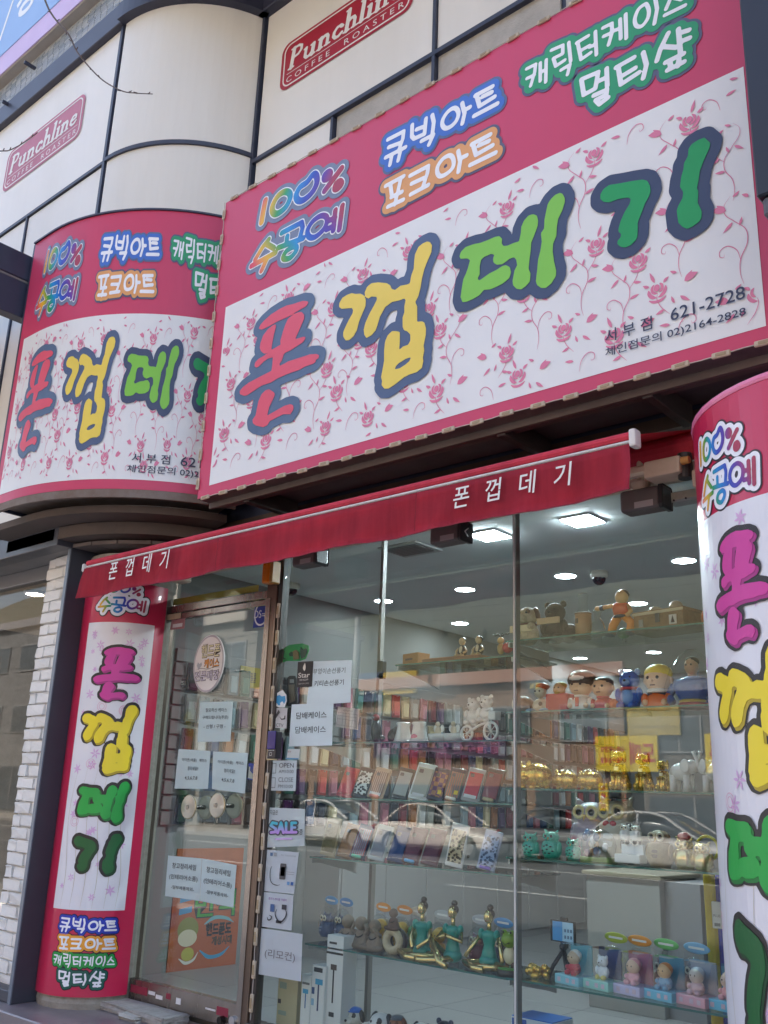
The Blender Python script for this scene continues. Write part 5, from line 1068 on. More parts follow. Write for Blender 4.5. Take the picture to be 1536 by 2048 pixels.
def owl(c, belly, eyec='#e8e0c8', holes=False, horn=True):
    L = [('body', 'l', (0, 0, 0), [(0, 0), (.26, 0), (.34, .14), (.36, .32), (.30, .55), (.22, .62), (0, .63)], c), ('head', 's', (0, 0, .72), (.30, .25, .20), c), ('belly', 's', (0, -.16, .30), (.22, .2, .26), belly), ('eye_ring', 't', (-.12, -.22, .75), (.09, .03), eyec, {'rot': (R(90), 0, 0)}), ('eye_ring', 't', (.12, -.22, .75), (.09, .03), eyec, {'rot': (R(90), 0, 0)}), ('beak', 'c', (0, -.24, .70), (.035, .004, .1), '#c8a050', {'rot': (R(150), 0, 0), 'n': 8})] + eyes(.12, -.235, .75, .05)
    if horn: L += [('ear_tuft', 'c', (-.17, 0, .83), (.09, .01, .2), c, {'rot': (0, R(-38), 0), 'n': 10}), ('ear_tuft', 'c', (.17, 0, .83), (.09, .01, .2), c, {'rot': (0, R(38), 0), 'n': 10})]
    L += [('wing', 's', (-.32, 0, .34), (.06, .16, .24), c), ('wing', 's', (.32, 0, .34), (.06, .16, .24), c)]
    if holes: L += [('cut_out', 's', (x, -.345+abs(x)*.28, zz), (.055, .03, .03), '#0c3830') for x, zz in ((0, .45), (-.13, .40), (.13, .40), (0, .30), (-.2, .25), (.2, .25), (-.08, .17), (.08, .17))]
    return L
def pig(m, word=None): return [('body', 's', (.05, .05, .46), (.62, .5, .46), m), ('head', 's', (-.22, -.34, .48), (.34, .26, .34), m), ('snout', 'c', (-.26, -.66, .46), (.13, .14, .16), m, {'rot': (R(-90), 0, 0)}), ('nostril', 's', (-.31, -.672, .47), (.025, .015, .04), '#4a2c08'), ('nostril', 's', (-.22, -.672, .47), (.025, .015, .04), '#4a2c08'), ('ear', 's', (-.44, -.28, .82), (.13, .06, .16), m, {'rot': (0, R(-35), 0)}), ('ear', 's', (.02, -.3, .84), (.13, .06, .16), m, {'rot': (0, R(25), 0)}), ('cheek', 's', (-.46, -.46, .36), (.12, .1, .1), m), ('cheek', 's', (0, -.5, .36), (.12, .1, .1), m), ('smile', 'u', (0, 0, 0), [(-.38, -.58, .28), (-.26, -.62, .22), (-.12, -.58, .28)], '#6a3c08', {'r': .02}), ('eyelid', 'u', (0, 0, 0), [(-.42, -.55, .62), (-.37, -.58, .66), (-.32, -.58, .62)], '#6a3c08', {'r': .014}), ('eyelid', 'u', (0, 0, 0), [(-.16, -.58, .62), (-.11, -.58, .66), (-.06, -.55, .62)], '#6a3c08', {'r': .014}), ('foot', 'c', (-.32, -.3, 0), (.11, .1, .14), m), ('foot', 'c', (.2, -.3, 0), (.11, .1, .14), m), ('foot', 'c', (.3, .3, 0), (.11, .1, .14), m), ('tail', 't', (.66, .1, .5), (.06, .025), m)]
def sitdog(m): return [('body', 'l', (0, .05, 0), [(0, 0), (.2, 0), (.24, .15), (.17, .42), (.12, .6), (0, .62)], m), ('head', 's', (0, -.05, .76), (.14, .16, .14), m), ('muzzle', 's', (0, -.22, .72), (.08, .11, .07), m), ('nose', 's', (0, -.33, .74), (.03, .02, .02), EYE), ('ear', 's', (-.14, 0, .78), (.04, .08, .14), m), ('ear', 's', (.14, 0, .78), (.04, .08, .14), m), ('front_leg', 'c', (-.08, -.16, 0), (.05, .06, .42), m), ('front_leg', 'c', (.08, -.16, 0), (.05, .06, .42), m), ('haunch', 's', (-.17, .02, .12), (.1, .17, .12), m), ('haunch', 's', (.17, .02, .12), (.1, .17, .12), m), ('tag', 'b', (0, -.15, .5), (.05, .02, .04), '#f0e8c0')]
ELE = [('body', 's', (.12, 0, .5), (.3, .2, .22), m_cer), ('head', 's', (-.2, 0, .62), (.17, .16, .18), m_cer), ('trunk', 'u', (0, 0, 0), [(-.3, 0, .6), (-.38, 0, .66), (-.36, 0, .8), (-.3, 0, .92), (-.27, 0, 1.0)], m_cer, {'r': .05}), ('ear', 's', (-.12, -.18, .64), (.14, .03, .17), m_cer, {'rot': (0, 0, R(-25))}), ('ear', 's', (-.12, .18, .64), (.14, .03, .17), m_cer), ('tusk', 'u', (0, 0, 0), [(-.3, -.08, .52), (-.4, -.1, .5), (-.44, -.1, .55)], m_cer, {'r': .018})] + [('leg', 'c', (x, y, 0), (.085, .08, .42), m_cer) for x, y in ((-.1, -.1), (-.1, .1), (.3, -.1), (.3, .1))] + [('tail', 'u', (0, 0, 0), [(.42, 0, .55), (.47, 0, .4), (.46, 0, .28)], m_cer, {'r': .02})]
# --- top right shelf
Y0 = .22
m_dogc = mat('cream_resin', S('#c8b89a'), .6, bump=.5, bscale=40, grime=.5, gscale=12, gcol=S('#7a5a40'))
fig('welcome_dog', 'cream and brown resin dog figurine with a welcome board', 'figurine', 1058, 1278, RZ[1], .2, .165, dog(m_dogc, S('#6a4228'))[:] + [('welcome_board', 'b', (-.05, -.26, .34), (.3, .03, .08), '#d8c8a0'), ('puppy', 's', (.25, -.18, .16), (.13, .13, .16), m_dogc), ('puppy_head', 's', (.22, -.24, .38), (.1, .1, .09), m_dogc)])
fig('welcome_bear', 'dark brown resin bear figurine holding a welcome board', 'figurine', 1112, 1272, RZ[1], .25, .175, bear(m_resin, m_resin) + [('welcome_board', 'b', (-.02, -.28, .48), (.28, .03, .07), '#c8b088'), ('rock', 's', (.3, .08, .22), (.24, .2, .22), m_resin)])
GL = glass_mat('bottle_glass', (.93, .95, .93), 1.3, .02)
fig('wrapped_bottle', 'clear glass bottle wrapped in brown paper', 'bottle', 1167, 1262, RZ[1], .2, .21, [('glass', 'l', (0, 0, 0), [(0, 0), (.16, 0), (.17, .03), (.17, .5), (.14, .6), (.10, .66), (.1, .9), (.12, .93), (.12, .98), (.11, 1.0)], GL), ('paper_wrap', 'l', (0, 0, 0), [(.176, .02), (.178, .3), (.178, .56), (.172, .565)], '#b08a60'), ('twine', 't', (0, 0, .55), (.178, .012), '#8a6a44'), ('label', 'b', (-.06, -.172, .38), (.035, .008, .055), '#4a3a30')])
fig('small_bottle', 'small clear bottle with a twine neck beside the wrapped one', 'bottle', 1196, 1262, RZ[1], .18, .10, [('glass', 'l', (0, 0, 0), [(0, 0), (.26, 0), (.28, .05), (.28, .45), (.12, .62), (.12, .9), (.17, .95), (.17, 1.0)], GL), ('twine', 'u', (0, 0, 0), [(.12, -.05, .7), (.3, -.15, .5), (.4, -.2, .25)], '#a88a68', {'r': .025}), ('liquid', 'l', (0, 0, 0), [(0, .03), (.255, .03), (.255, .2), (0, .2)], '#9ab0a8')])
fig('toy_fighter', 'toy figure in orange training suit stretching one arm', 'toy figure', 1243, 1260, RZ[1], .2, .165, [('torso', 'l', (0, 0, .42), [(0, 0), (.15, 0), (.2, .2), (.17, .3), (.06, .36), (0, .36)], '#d8622a', {'sc': (1, .7, 1)}), ('head', 's', (.06, -.05, .86), (.15, .15, .16), '#d8b070'), ('hair', 's', (.06, .0, .92), (.155, .15, .12), '#3a2c20'), ('belt', 't', (0, 0, .43), (.14, .035), '#28304c'), ('arm', 'u', (0, 0, 0), [(-.16, 0, .70), (-.34, -.03, .68), (-.5, -.04, .66)], '#d8a868', {'r': .05}), ('wristband', 'c', (-.48, -.04, .66), (.06, .06, .08), '#28304c', {'rot': (0, R(90), 0)}), ('fist', 's', (-.55, -.04, .66), (.07, .06, .06), '#d8a868'), ('arm', 'u', (0, 0, 0), [(.18, 0, .68), (.27, -.05, .52), (.2, -.12, .42)], '#d8a868', {'r': .05}), ('leg', 'u', (0, 0, 0), [(-.07, 0, .44), (-.2, 0, .25), (-.24, -.02, .05)], '#e0902a', {'r': .10}), ('leg', 'u', (0, 0, 0), [(.09, 0, .44), (.24, 0, .28), (.22, -.02, .05)], '#e0902a', {'r': .10}), ('foot', 'b', (-.25, -.06, .03), (.06, .1, .03), '#28304c'), ('foot', 'b', (.23, -.06, .03), (.06, .1, .03), '#28304c'), ('stand', 's', (0, .1, .08), (.16, .1, .12), '#3a8a4a')])
m_wd = mat('chest_wood', S('#8a6a40'), .55, grime=.5, gscale=10, gcol=S('#5a3e22'))
tb = fig('wooden_chest', 'wooden chest with metal latch and rope trim', 'chest', 1335, 1246, RZ[1], .24, .2, [('box', 'b', (0, 0, .21), (.62, .34, .2), m_wd, {'bev': .01}), ('lid', 'b', (0, 0, .44), (.64, .36, .035), m_wd, {'bev': .01}), ('rope_trim', 'b', (0, -.365, .42), (.64, .012, .03), '#c8bc9a'), ('latch', 'b', (.0, -.355, .30), (.05, .015, .10), '#3a3430'), ('latch', 'b', (-.42, -.355, .22), (.05, .015, .08), '#8a8a84'), ('paper_tag', 'b', (.38, -.352, .22), (.09, .008, .1), '#d8d4cc'), ('tower_picture', 'c', (.38, -.363, .15), (.05, .004, .15), '#2a2a30', {'n': 4}), ('shell_flower', 's', (-.22, -.1, .52), (.16, .12, .08), '#b8a890'), ('shell_flower', 's', (.3, -.1, .55), (.15, .12, .11), '#b8a890')], rz=-10)
fig('pumpkin', 'orange ribbed pumpkin ornament by the right pillar', 'pumpkin', 1430, 1236, RZ[1], .2, .1, [('rib', 's', (.3*math.cos(a*1.047), .3*math.sin(a*1.047), .42), (.28, .28, .42), '#d8701a') for a in range(6)] + [('stem', 'c', (0, 0, .8), (.07, .05, .18), '#5a5a2a')])
# --- second right shelf: toy banks
BK = [(1048, 1420, .075, [('cap', 's', (0, 0, .45), (.6, .5, .5), '#6a4a34'), ('white_patch', 's', (-.2, -.2, .5), (.35, .35, .45), '#d0c8bc'), ('brim', 'c', (0, 0, 0), (.65, .6, .08), '#5a3c28')], 'brown and white domed ornament at the left shelf end'),
 (1083, 1422, .12, [('body', 's', (0, 0, .25), (.3, .25, .25), '#c8c0a8'), ('head', 's', (0, -.05, .68), (.2, .2, .2), '#d0c8b0'), ('crest', 's', (.05, 0, .86), (.24, .2, .12), '#b8522a'), ('foot', 's', (-.25, -.2, .08), (.18, .2, .09), '#6a9ab8'), ('foot', 's', (.25, -.2, .08), (.18, .2, .09), '#6a9ab8'), ('spot', 's', (.1, -.22, .3), (.07, .05, .07), '#4a4438')] + eyes(.08, -.24, .7, .03), 'small cream toy with orange crest and blue feet'),
 (1121, 1412, .12, [('block', 'b', (0, 0, .3), (.4, .25, .3), '#b82a30'), ('head', 's', (0, -.05, .74), (.2, .2, .22), '#d0a070'), ('hair', 's', (.02, .02, .86), (.2, .2, .12), '#b8902a'), ('beard', 's', (0, -.18, .64), (.1, .08, .1), '#b8902a')] + eyes(.07, -.23, .78, .025), 'little bearded toy in a red block body'),
 (1164, 1420, .165, bank('#e0b890', '#141210', '#d8d4cc', (.34, .32, .24), [('cap_front', 's', (0, -.1, .74), (.24, .2, .1), '#e0dcd4'), ('tie', 'b', (0, -.21, .22), (.04, .02, .1), '#c8402a')]), 'white suited toy bank with big round black hair'),
 (1207, 1419, .145, bank('#e0b088', '#221a18', '#b82430', (.27, .25, .16), [('ball', 's', (.36, -.12, .18), (.12, .12, .12), '#c8602a')]), 'toy bank boy in red shirt holding an orange ball'),
 (1262, 1417, .155, bear('#2f62b8', '#8aa8d8') + [('red_collar', 't', (0, 0, .5), (.2, .035), '#b82a3a'), ('chest_patch', 's', (0, -.16, .3), (.16, .1, .18), '#7aa0d8')], 'blue animal toy bank with red collar'),
 (1318, 1415, .175, bank('#e8bc94', '#e8c42a', '#e06a22', (.285, .27, .2), [('white_collar', 't', (0, -.01, .37), (.17, .045), '#e0dcd4'), ('navy_shoulder', 's', (0, .06, .3), (.28, .2, .1), '#28304c')]), 'yellow haired toy bank boy in an orange jacket'),
 (1388, 1410, .22, [('torso', 'l', (0, 0, .0), [(0, 0), (.26, 0), (.28, .2), (.4, .42), (.36, .52), (.12, .6), (0, .6)], '#2a52a0', {'sc': (1, .6, 1)}), ('neck', 'c', (0, 0, .56), (.09, .08, .12), '#c89878'), ('head', 's', (0, -.02, .78), (.13, .14, .17), '#d0a080'), ('hair', 's', (0, .02, .87), (.135, .14, .1), '#1c1a1c'), ('arm', 'u', (0, 0, 0), [(-.36, 0, .44), (-.46, -.05, .25), (-.36, -.14, .12)], '#2a52a0', {'r': .08}), ('arm', 'u', (0, 0, 0), [(.36, 0, .44), (.46, -.05, .25), (.36, -.14, .12)], '#2a52a0', {'r': .08}), ('red_base', 'c', (0, 0, -.0), (.3, .27, .1), '#a82a34'), ('belt', 't', (0, 0, .13), (.24, .03), '#c8a838'), ('plastic_wrap', 'l', (0, 0, 0), [(.5, 0), (.55, .4), (.4, .8), (.2, 1.02), (.1, 1.1)], m_film, {'sc': (1, .7, 1)})] + eyes(.05, -.15, .8, .02), 'blue clad bust toy wrapped in clear plastic')]
for px_, py_, h, pp, lab in BK: fig('toy_bank', lab, 'toy', px_, py_, RZ[2], .22, h, pp, group='toys on the second right shelf')
# --- golden pigs, golden dogs, white elephants
fig('gold_pig', 'largest golden pig bank at the left end of its shelf', 'figurine', 1070, 1575, RZ[3], .22, .125, pig(m_gold), rz=-18)
for px_, lab in ((1134, 'left of the two small golden pigs in clear film'), (1182, 'right of the two small golden pigs in clear film')): fig('gold_pig', lab, 'figurine', px_, 1577, RZ[3], .2, .085, pig(m_gold) + [('film', 's', (0, -.02, .5), (.74, .72, .56), m_film)], rz=-18, group='small wrapped golden pigs')
for px_, h, lab in ((1240, .15, 'tallest golden sitting dog on the pig shelf'), (1288, .14, 'second golden sitting dog on the pig shelf'), (1328, .115, 'short golden dog next to the white elephants')): fig('gold_dog', lab, 'figurine', px_, 1580, RZ[3], .2, h, sitdog(m_gold), group='golden dogs')
fig('white_elephant', 'white elephant with raised trunk facing right', 'figurine', 1372, 1582, RZ[3], .2, .16, [(a[0], a[1], a[2], a[3], a[4], a[5] if len(a) > 5 else {}) for a in ELE], rz=170); fig('white_elephant', 'white elephant with raised trunk facing left', 'figurine', 1425, 1583, RZ[3], .2, .16, ELE, rz=-10)
# --- owls
for px_, h, lab in ((1062, .105, 'mint green openwork owl at the left end'), (1104, .12, 'largest mint green openwork owl'), (1147, .09, 'smallest mint green openwork owl')): fig('green_owl', lab, 'owl', px_, 1725, RZ[4], .2, h, owl(m_owlg, m_owlg, m_owlg, True), group='mint owl lanterns')
rnd = random.Random(8)
fig('fairy_cluster', 'cluster of tiny coloured birds on grass in clear wrap', 'figurine', 1198, 1732, RZ[4], .2, .11, [('grass_base', 'b', (0, 0, .07), (.5, .3, .07), '#6a8a3a')] + [('bird', 's', (rnd.uniform(-.4, .4), rnd.uniform(-.25, .2), rnd.uniform(.22, .85)), (.1, .09, .13), rnd.choice(['#7a9ac0', '#c8b8a0', '#a07a8a', '#d8d8dc', '#4a5a7a', '#b88a5a'])) for _ in range(16)] + [('film', 's', (0, 0, .48), (.6, .42, .52), m_film)])
def shift(L, dx, dz, k): return [(a[0], a[1], (a[2][0]*k+dx, a[2][1]*k, a[2][2]*k+dz), tuple(v*k for v in a[3]) if not isinstance(a[3], list) else [(tuple(v*k for v in q)) for q in a[3]], a[4], a[5] if len(a) > 5 else {}) for a in L]
def shift_u(L, dx, dz, k): return [(n, ty, c if ty == 'u' else (c[0]*k+dx, c[1]*k, c[2]*k+dz), s if not ty == 'u' else s, col, o) for n, ty, c, s, col, o in L]
fig('owl_bench', 'two white owls perched on a pale bench', 'figurine', 1264, 1738, RZ[4], .2, .165, [('bench_back', 'b', (0, .1, .3), (.3, .05, .16), '#c0ccd4'), ('bench_seat', 'b', (0, -.05, .13), (.34, .2, .1), '#d0d4d4'), ('bench_scroll', 't', (-.1, 0, .52), (.08, .02), m_cer, {'rot': (R(90), 0, 0)}), ('bench_scroll', 't', (.1, 0, .52), (.08, .02), m_cer, {'rot': (R(90), 0, 0)})] + shift(owl(m_cer, m_cer), -.14, .55, .4) + shift(owl(m_cer, m_cer), .14, .55, .4))
fig('wooden_owl', 'carved wooden owl with a smaller owl in its belly', 'figurine', 1322, 1742, RZ[4], .2, .15, owl(mat('owl_wood', S('#a08a6a'), .55, grime=.5, gscale=10), '#5a4030', '#d0c4a8', False, False) + shift(owl('#b8a888', '#d0c4a8', '#d8d0b8', False, False), 0, .12, .34))
fig('gold_owl', 'golden owl with a red cap', 'figurine', 1372, 1746, RZ[4], .2, .12, owl(m_gold2, m_gold2, m_gold2) + [('red_cap', 's', (0, 0, .98), (.22, .2, .14), '#a8222a')])
fig('gold_owl', 'golden owl in front of a yellow hoop', 'figurine', 1408, 1748, RZ[4], .2, .105, owl(m_gold2, m_gold2, m_gold2) + [('hoop', 't', (.1, .2, .75), (.42, .06), '#b8b02a', {'rot': (R(90), 0, 0)})])
fig('tall_owl', 'tall lilac owl standing behind the green owls', 'figurine', 1186, 1728, RZ[4], .34, .26, owl('#a898a8', '#c8bcc0', '#d8c890'))
fig('tall_owl', 'tall white owl with black top hat and red bow tie', 'figurine', 1238, 1730, RZ[4], .34, .27, owl('#b8b0a0', '#d8d8d8', '#c8b88a') + [('hat_brim', 'c', (0, 0, .94), (.2, .2, .025), '#14161a'), ('hat', 'c', (0, 0, .96), (.13, .13, .2), '#14161a'), ('bow_tie', 's', (-.06, -.27, .56), (.06, .03, .05), '#b0202a'), ('bow_tie', 's', (.06, -.27, .56), (.06, .03, .05), '#b0202a'), ('jacket', 's', (-.2, -.06, .3), (.2, .24, .3), '#20242c'), ('jacket', 's', (.2, -.06, .3), (.2, .24, .3), '#20242c')])
# --- boxed dolls
rnd = random.Random(2)
fig('gold_nugget', 'heap of gold nuggets on the lowest right shelf', 'ornament', 1073, 1962, RZ[5], .16, .08, [('nugget', 's', (rnd.uniform(-.5, .5), rnd.uniform(-.3, .3), rnd.uniform(.1, .6)), (.22, .2, .2), m_gold, {'u': 7, 'v': 5}) for _ in range(14)])
ph = fig('phone_tripod', 'smartphone clamped on a black mini tripod', 'tripod', 1128, 1968, RZ[5], .22, .25, [('leg', 'u', (0, 0, 0), [(0, 0, .45), (-.14, -.1, .2), (-.2, -.16, 0)], '#15161a', {'r': .035}), ('leg', 'u', (0, 0, 0), [(0, 0, .45), (.14, -.12, .2), (.2, -.16, 0)], '#15161a', {'r': .035}), ('leg', 'u', (0, 0, 0), [(0, 0, .45), (0, .14, .2), (0, .2, 0)], '#15161a', {'r': .035}), ('ball_head', 's', (0, 0, .5), (.07, .07, .07), '#15161a'), ('clamp', 'b', (0, .03, .72), (.07, .02, .24), '#15161a'), ('phone', 'b', (0, 0, .74), (.25, .018, .17), '#121316'), ('screen', 'b', (.01, -.02, .74), (.21, .004, .15), '#a8d0e8'), ('screen_sky', 'b', (-.1, -.0245, .74), (.1, .002, .15), '#3a92d0')], rz=-5)
for k in range(6): part('app_icon', prim('b', (.06+.06*(k % 3), -.0265, .66+.1*(k//3)), (.018, .002, .025), {}), M(S('#5a7a9a'), .4), ph)
m_case = glass_mat('blister_plastic', (.93, .95, .96), 1.2, .05)
def clear_box(label, px_, py_, card, base, doll, w=.13, h=.15):
    t = fig('boxed_doll', label, 'boxed toy', px_, py_, RZ[5], .16, 1., [('base_tray', 'b', (0, 0, .018), (w/2, .05, .018), base), ('back_card', 'b', (0, .044, h*.5), (w*.44, .003, h*.48), card)] + shift(doll, 0, .034, .095), rz=-12, group='boxed dolls on the lowest shelf')
    b = bmesh.new(); lo = [b.verts.new(p) for p in ((-w/2, -.05, .036), (w/2, -.05, .036), (w/2, .05, .036), (-w/2, .05, .036))]; hi = [b.verts.new(p) for p in ((-w*.36, -.03, h), (w*.36, -.03, h), (w*.36, .05, h), (-w*.36, .05, h))]
    b.faces.new(hi); [b.faces.new((lo[i], lo[(i+1) % 4], hi[(i+1) % 4], hi[i])) for i in range(4)]; bmesh.ops.recalc_face_normals(b, faces=b.faces[:]); part('clear_cover', b, m_case, t)
    b = None
    for x in (-.3, .05, .3): b = bm_box(w*x-.008, w*x+.008, -.0515, -.0505, .010, .026, b=b); part('tray_print', b, M((.65, .5, .6), .5), t); b = None
def baby(skin, cap, suit): return [('body', 's', (0, 0, .25), (.3, .25, .27), suit), ('head', 's', (0, -.03, .68), (.3, .27, .28), skin), ('hood', 's', (0, .06, .76), (.31, .26, .25), cap), ('arm', 's', (-.28, -.12, .3), (.1, .12, .1), suit), ('arm', 's', (.28, -.12, .3), (.1, .12, .1), suit), ('foot', 's', (-.18, -.25, .1), (.13, .14, .12), suit), ('foot', 's', (.18, -.25, .1), (.13, .14, .12), suit), ('nose', 's', (0, -.3, .66), (.03, .03, .025), skin)] + eyes(.1, -.28, .72, .03)
for lab, px_, py_, cd, bs_, dl in (('boxed doll in a white cap with red suit', 1150, 1985, '#6ab0c0', '#8ac8d8', baby('#d8bca0', '#e0e0dc', '#c83a4a')), ('boxed toy in dark blue and white with mint tray', 1208, 1996, '#28447a', '#9ad0c8', bear('#d8dce4', '#c8ccd4', '#d8c86a')), ('boxed doll with pink hair and lilac tray', 1270, 2010, '#b06a8a', '#c8c0e0', baby('#e0b8a0', '#d88a9a', '#e0a0b0')), ('boxed doll with orange hair on a blue card', 1333, 2020, '#3a8aa8', '#7ac0dc', baby('#e0b88a', '#c8762a', '#4aa0c8')), ('boxed pair of pale dolls with pink tray', 1398, 2032, '#a8b0c0', '#e0a8b8', baby('#d8c8c0', '#b8c0d0', '#c8a8b8')), ('boxed monkey like doll at the right end', 1462, 2042, '#5a9ab8', '#6ac0e0', baby('#e0c0b0', '#d8a890', '#d890a0'))): clear_box(lab, px_, py_, cd, bs_, dl)
def blister(label, px_, py_, z, Y, h, head, toy, rz=-15):
    fig('blister_pack', label, 'toy pack', px_, py_, z, Y, h, [('backing', 'b', (0, .1, .42), (.32, .012, .42), m_case), ('header_card', 's', (0, .1, .92), (.34, .014, .11), head), ('header_print', 'b', (0, .086, .92), (.2, .004, .022), '#e8e8e8', {'bev': .002}), ('bubble', 's', (0, 0, .4), (.32, .2, .38), m_case)] + shift(toy, 0, .05, .6), rz, group='carded toys')
blister('lime green header card behind the boxed dolls', 1228, 1958, RZ[5], .30, .19, '#a8b83a', baby('#b8b8d8', '#b8c04a', '#a8b0d0')); blister('orange header card with a yellow toy behind the boxed dolls', 1276, 1975, RZ[5], .30, .19, '#e0922a', baby('#e8c040', '#e8b82a', '#e8c040')); blister('green header card with a dark owl toy', 1330, 1985, RZ[5], .30, .19, '#6ac06a', owl('#4a3038', '#d8d0c8')); blister('blue header card with a dark owl toy at right', 1392, 1995, RZ[5], .30, .19, '#7ab0d8', owl('#2a3a58', '#d8d0c8'))
# --- left unit, top shelf
fig('cardboard_box', 'brown cardboard carton on the top left shelf', 'box', 832, 1332, AZs[1], .25, .1, [('carton', 'b', (0, 0, .36), (.62, .4, .36), mat('cardboard', S('#a87a48'), .8, grime=.2), {'bev': .01}), ('tape', 'b', (0, 0, .722), (.62, .07, .004), '#b89a6a', {'bev': .001}), ('printed_mark', 'b', (-.1, -.403, .42), (.3, .004, .05), '#5a3c22', {'bev': .001})], rz=-12)
fig('wall_speaker', 'small black speaker clamped to the slotted post', 'speaker', 765, 1300, 1.78, .43, .1, [('cabinet', 'b', (0, 0, .5), (.2, .18, .45), '#101114'), ('grille', 'b', (0, -.185, .55), (.16, .01, .34), '#1c1d20'), ('clamp', 'b', (0, .1, .02), (.12, .12, .05), '#101114')])
fig('plank_board', 'flat brown wooden board lying on the top left shelf', 'board', 930, 1318, AZs[1], .26, .4, [('board', 'b', (0, 0, .03), (.44, .3, .03), mat('plank', S('#a8703c'), .5, grime=.4, gscale=6), {'bev': .006}), ('edge_band', 'b', (0, -.303, .03), (.44, .003, .022), '#7a4a24', {'bev': .001})], rz=0)
for px_, lab in ((925, 'left of two seated black and white bobble figures'), (958, 'right of two seated black and white bobble figures')): fig('seated_figure', lab, 'figurine', px_, 1312, AZs[1]+.024, .2, .085, [('body', 's', (0, 0, .3), (.25, .2, .3), '#1c1a1a'), ('shirt', 's', (0, -.12, .35), (.12, .1, .2), '#c8c0a8'), ('head', 's', (0, -.04, .78), (.17, .16, .18), '#c8b088'), ('hair', 's', (0, .03, .86), (.18, .17, .13), '#2a2018'), ('arm', 'u', (0, 0, 0), [(-.2, -.05, .45), (-.32, -.1, .3), (-.2, -.22, .2)], '#c8b088', {'r': .05}), ('arm', 'u', (0, 0, 0), [(.2, -.05, .45), (.32, -.1, .3), (.2, -.22, .2)], '#c8b088', {'r': .05}), ('leg', 'u', (0, 0, 0), [(-.1, -.1, .1), (-.16, -.35, .1), (-.16, -.4, .0)], '#c8b088', {'r': .06}), ('leg', 'u', (0, 0, 0), [(.1, -.1, .1), (.16, -.35, .1), (.16, -.4, .0)], '#c8b088', {'r': .06})], group='bobble figures')
fig('curly_figure', 'small figure with wiry black hair and a red ball', 'figurine', 1002, 1308, AZs[1]+.024, .2, .09, [('body', 's', (0, 0, .25), (.18, .16, .25), '#b89a5a'), ('head', 's', (0, -.02, .62), (.16, .15, .16), '#d0b070'), ('ball', 's', (.42, -.1, .25), (.24, .24, .24), '#b8242a')] + [('hair_wire', 'u', (0, 0, 0), [(0, 0, .76), (math.cos(a)*.18, .02, .9), (math.cos(a)*.34, .02, .86+.1*math.sin(a)), (math.cos(a)*.46, .03, .95)], '#1a1614', {'r': .02, 'n': 5}) for a in (0, .7, 1.4, 2.2, 3.1)])
# --- left unit, white ceramics
fig('black_bird', 'black carved bird with a red head', 'figurine', 752, 1478, AZs[2], .22, .13, [('body', 's', (0, 0, .4), (.16, .2, .38), '#15151a'), ('head', 's', (0, -.04, .84), (.12, .13, .12), '#8a1a1c'), ('beak', 'c', (0, -.14, .84), (.04, .005, .16), '#15151a', {'rot': (R(100), 0, 0), 'n': 8}), ('tail', 's', (.06, .18, .2), (.07, .2, .1), '#15151a'), ('stand', 'c', (0, 0, 0), (.18, .16, .05), '#2a1a14')])
fig('dark_shell', 'dark brown sloped ornament beside the pale pots', 'ornament', 788, 1478, AZs[2], .24, .1, [('shell', 's', (0, 0, .35), (.4, .28, .42), '#2a1c16'), ('ridge', 's', (.2, -.05, .55), (.2, .2, .3), '#3a281e'), ('base', 'c', (0, 0, 0), (.35, .32, .08), '#20140f')])
for px_, lab, c in ((806, 'plain white ceramic pot with flared rim', None), (838, 'white ceramic pot with a pink painted patch', '#c8648a')): fig('ceramic_pot', lab, 'pot', px_, 1477, AZs[2], .2, .085, [('pot', 'l', (0, 0, 0), [(0, 0), (.42, 0), (.46, .1), (.36, .45), (.30, .8), (.36, .92), (.33, .98), (.26, .9), (0, .88)], m_cer), ('foot_ring', 'l', (0, 0, 0), [(.43, 0), (.48, .02), (.48, .1), (.44, .12)], m_cer)] + ([('painted_patch', 's', (-.02, -.34, .24), (.22, .1, .16), c)] if c else []), group='white ceramic pots')
for px_, lab in ((876, 'left of two angel dishes in white ceramic'), (907, 'right of two angel dishes in white ceramic')): fig('angel_dish', lab, 'figurine', px_, 1476, AZs[2], .2, .095, [('dish', 'l', (0, 0, 0), [(0, 0), (.34, 0), (.42, .2), (.44, .34), (.38, .34), (.34, .26), (0, .24)], m_cer), ('angel_body', 's', (0, 0, .48), (.15, .13, .2), '#c8b8a0'), ('angel_head', 's', (0, -.03, .76), (.11, .1, .11), '#d0bca0'), ('wing', 's', (-.18, .05, .58), (.11, .04, .16), m_cer), ('wing', 's', (.18, .05, .58), (.11, .04, .16), m_cer)], group='angel dishes')
bb = shift(bear(m_cer, m_cer), -.22, .34, .62) + shift(bear(m_cer, m_cer), .14, .38, .62)
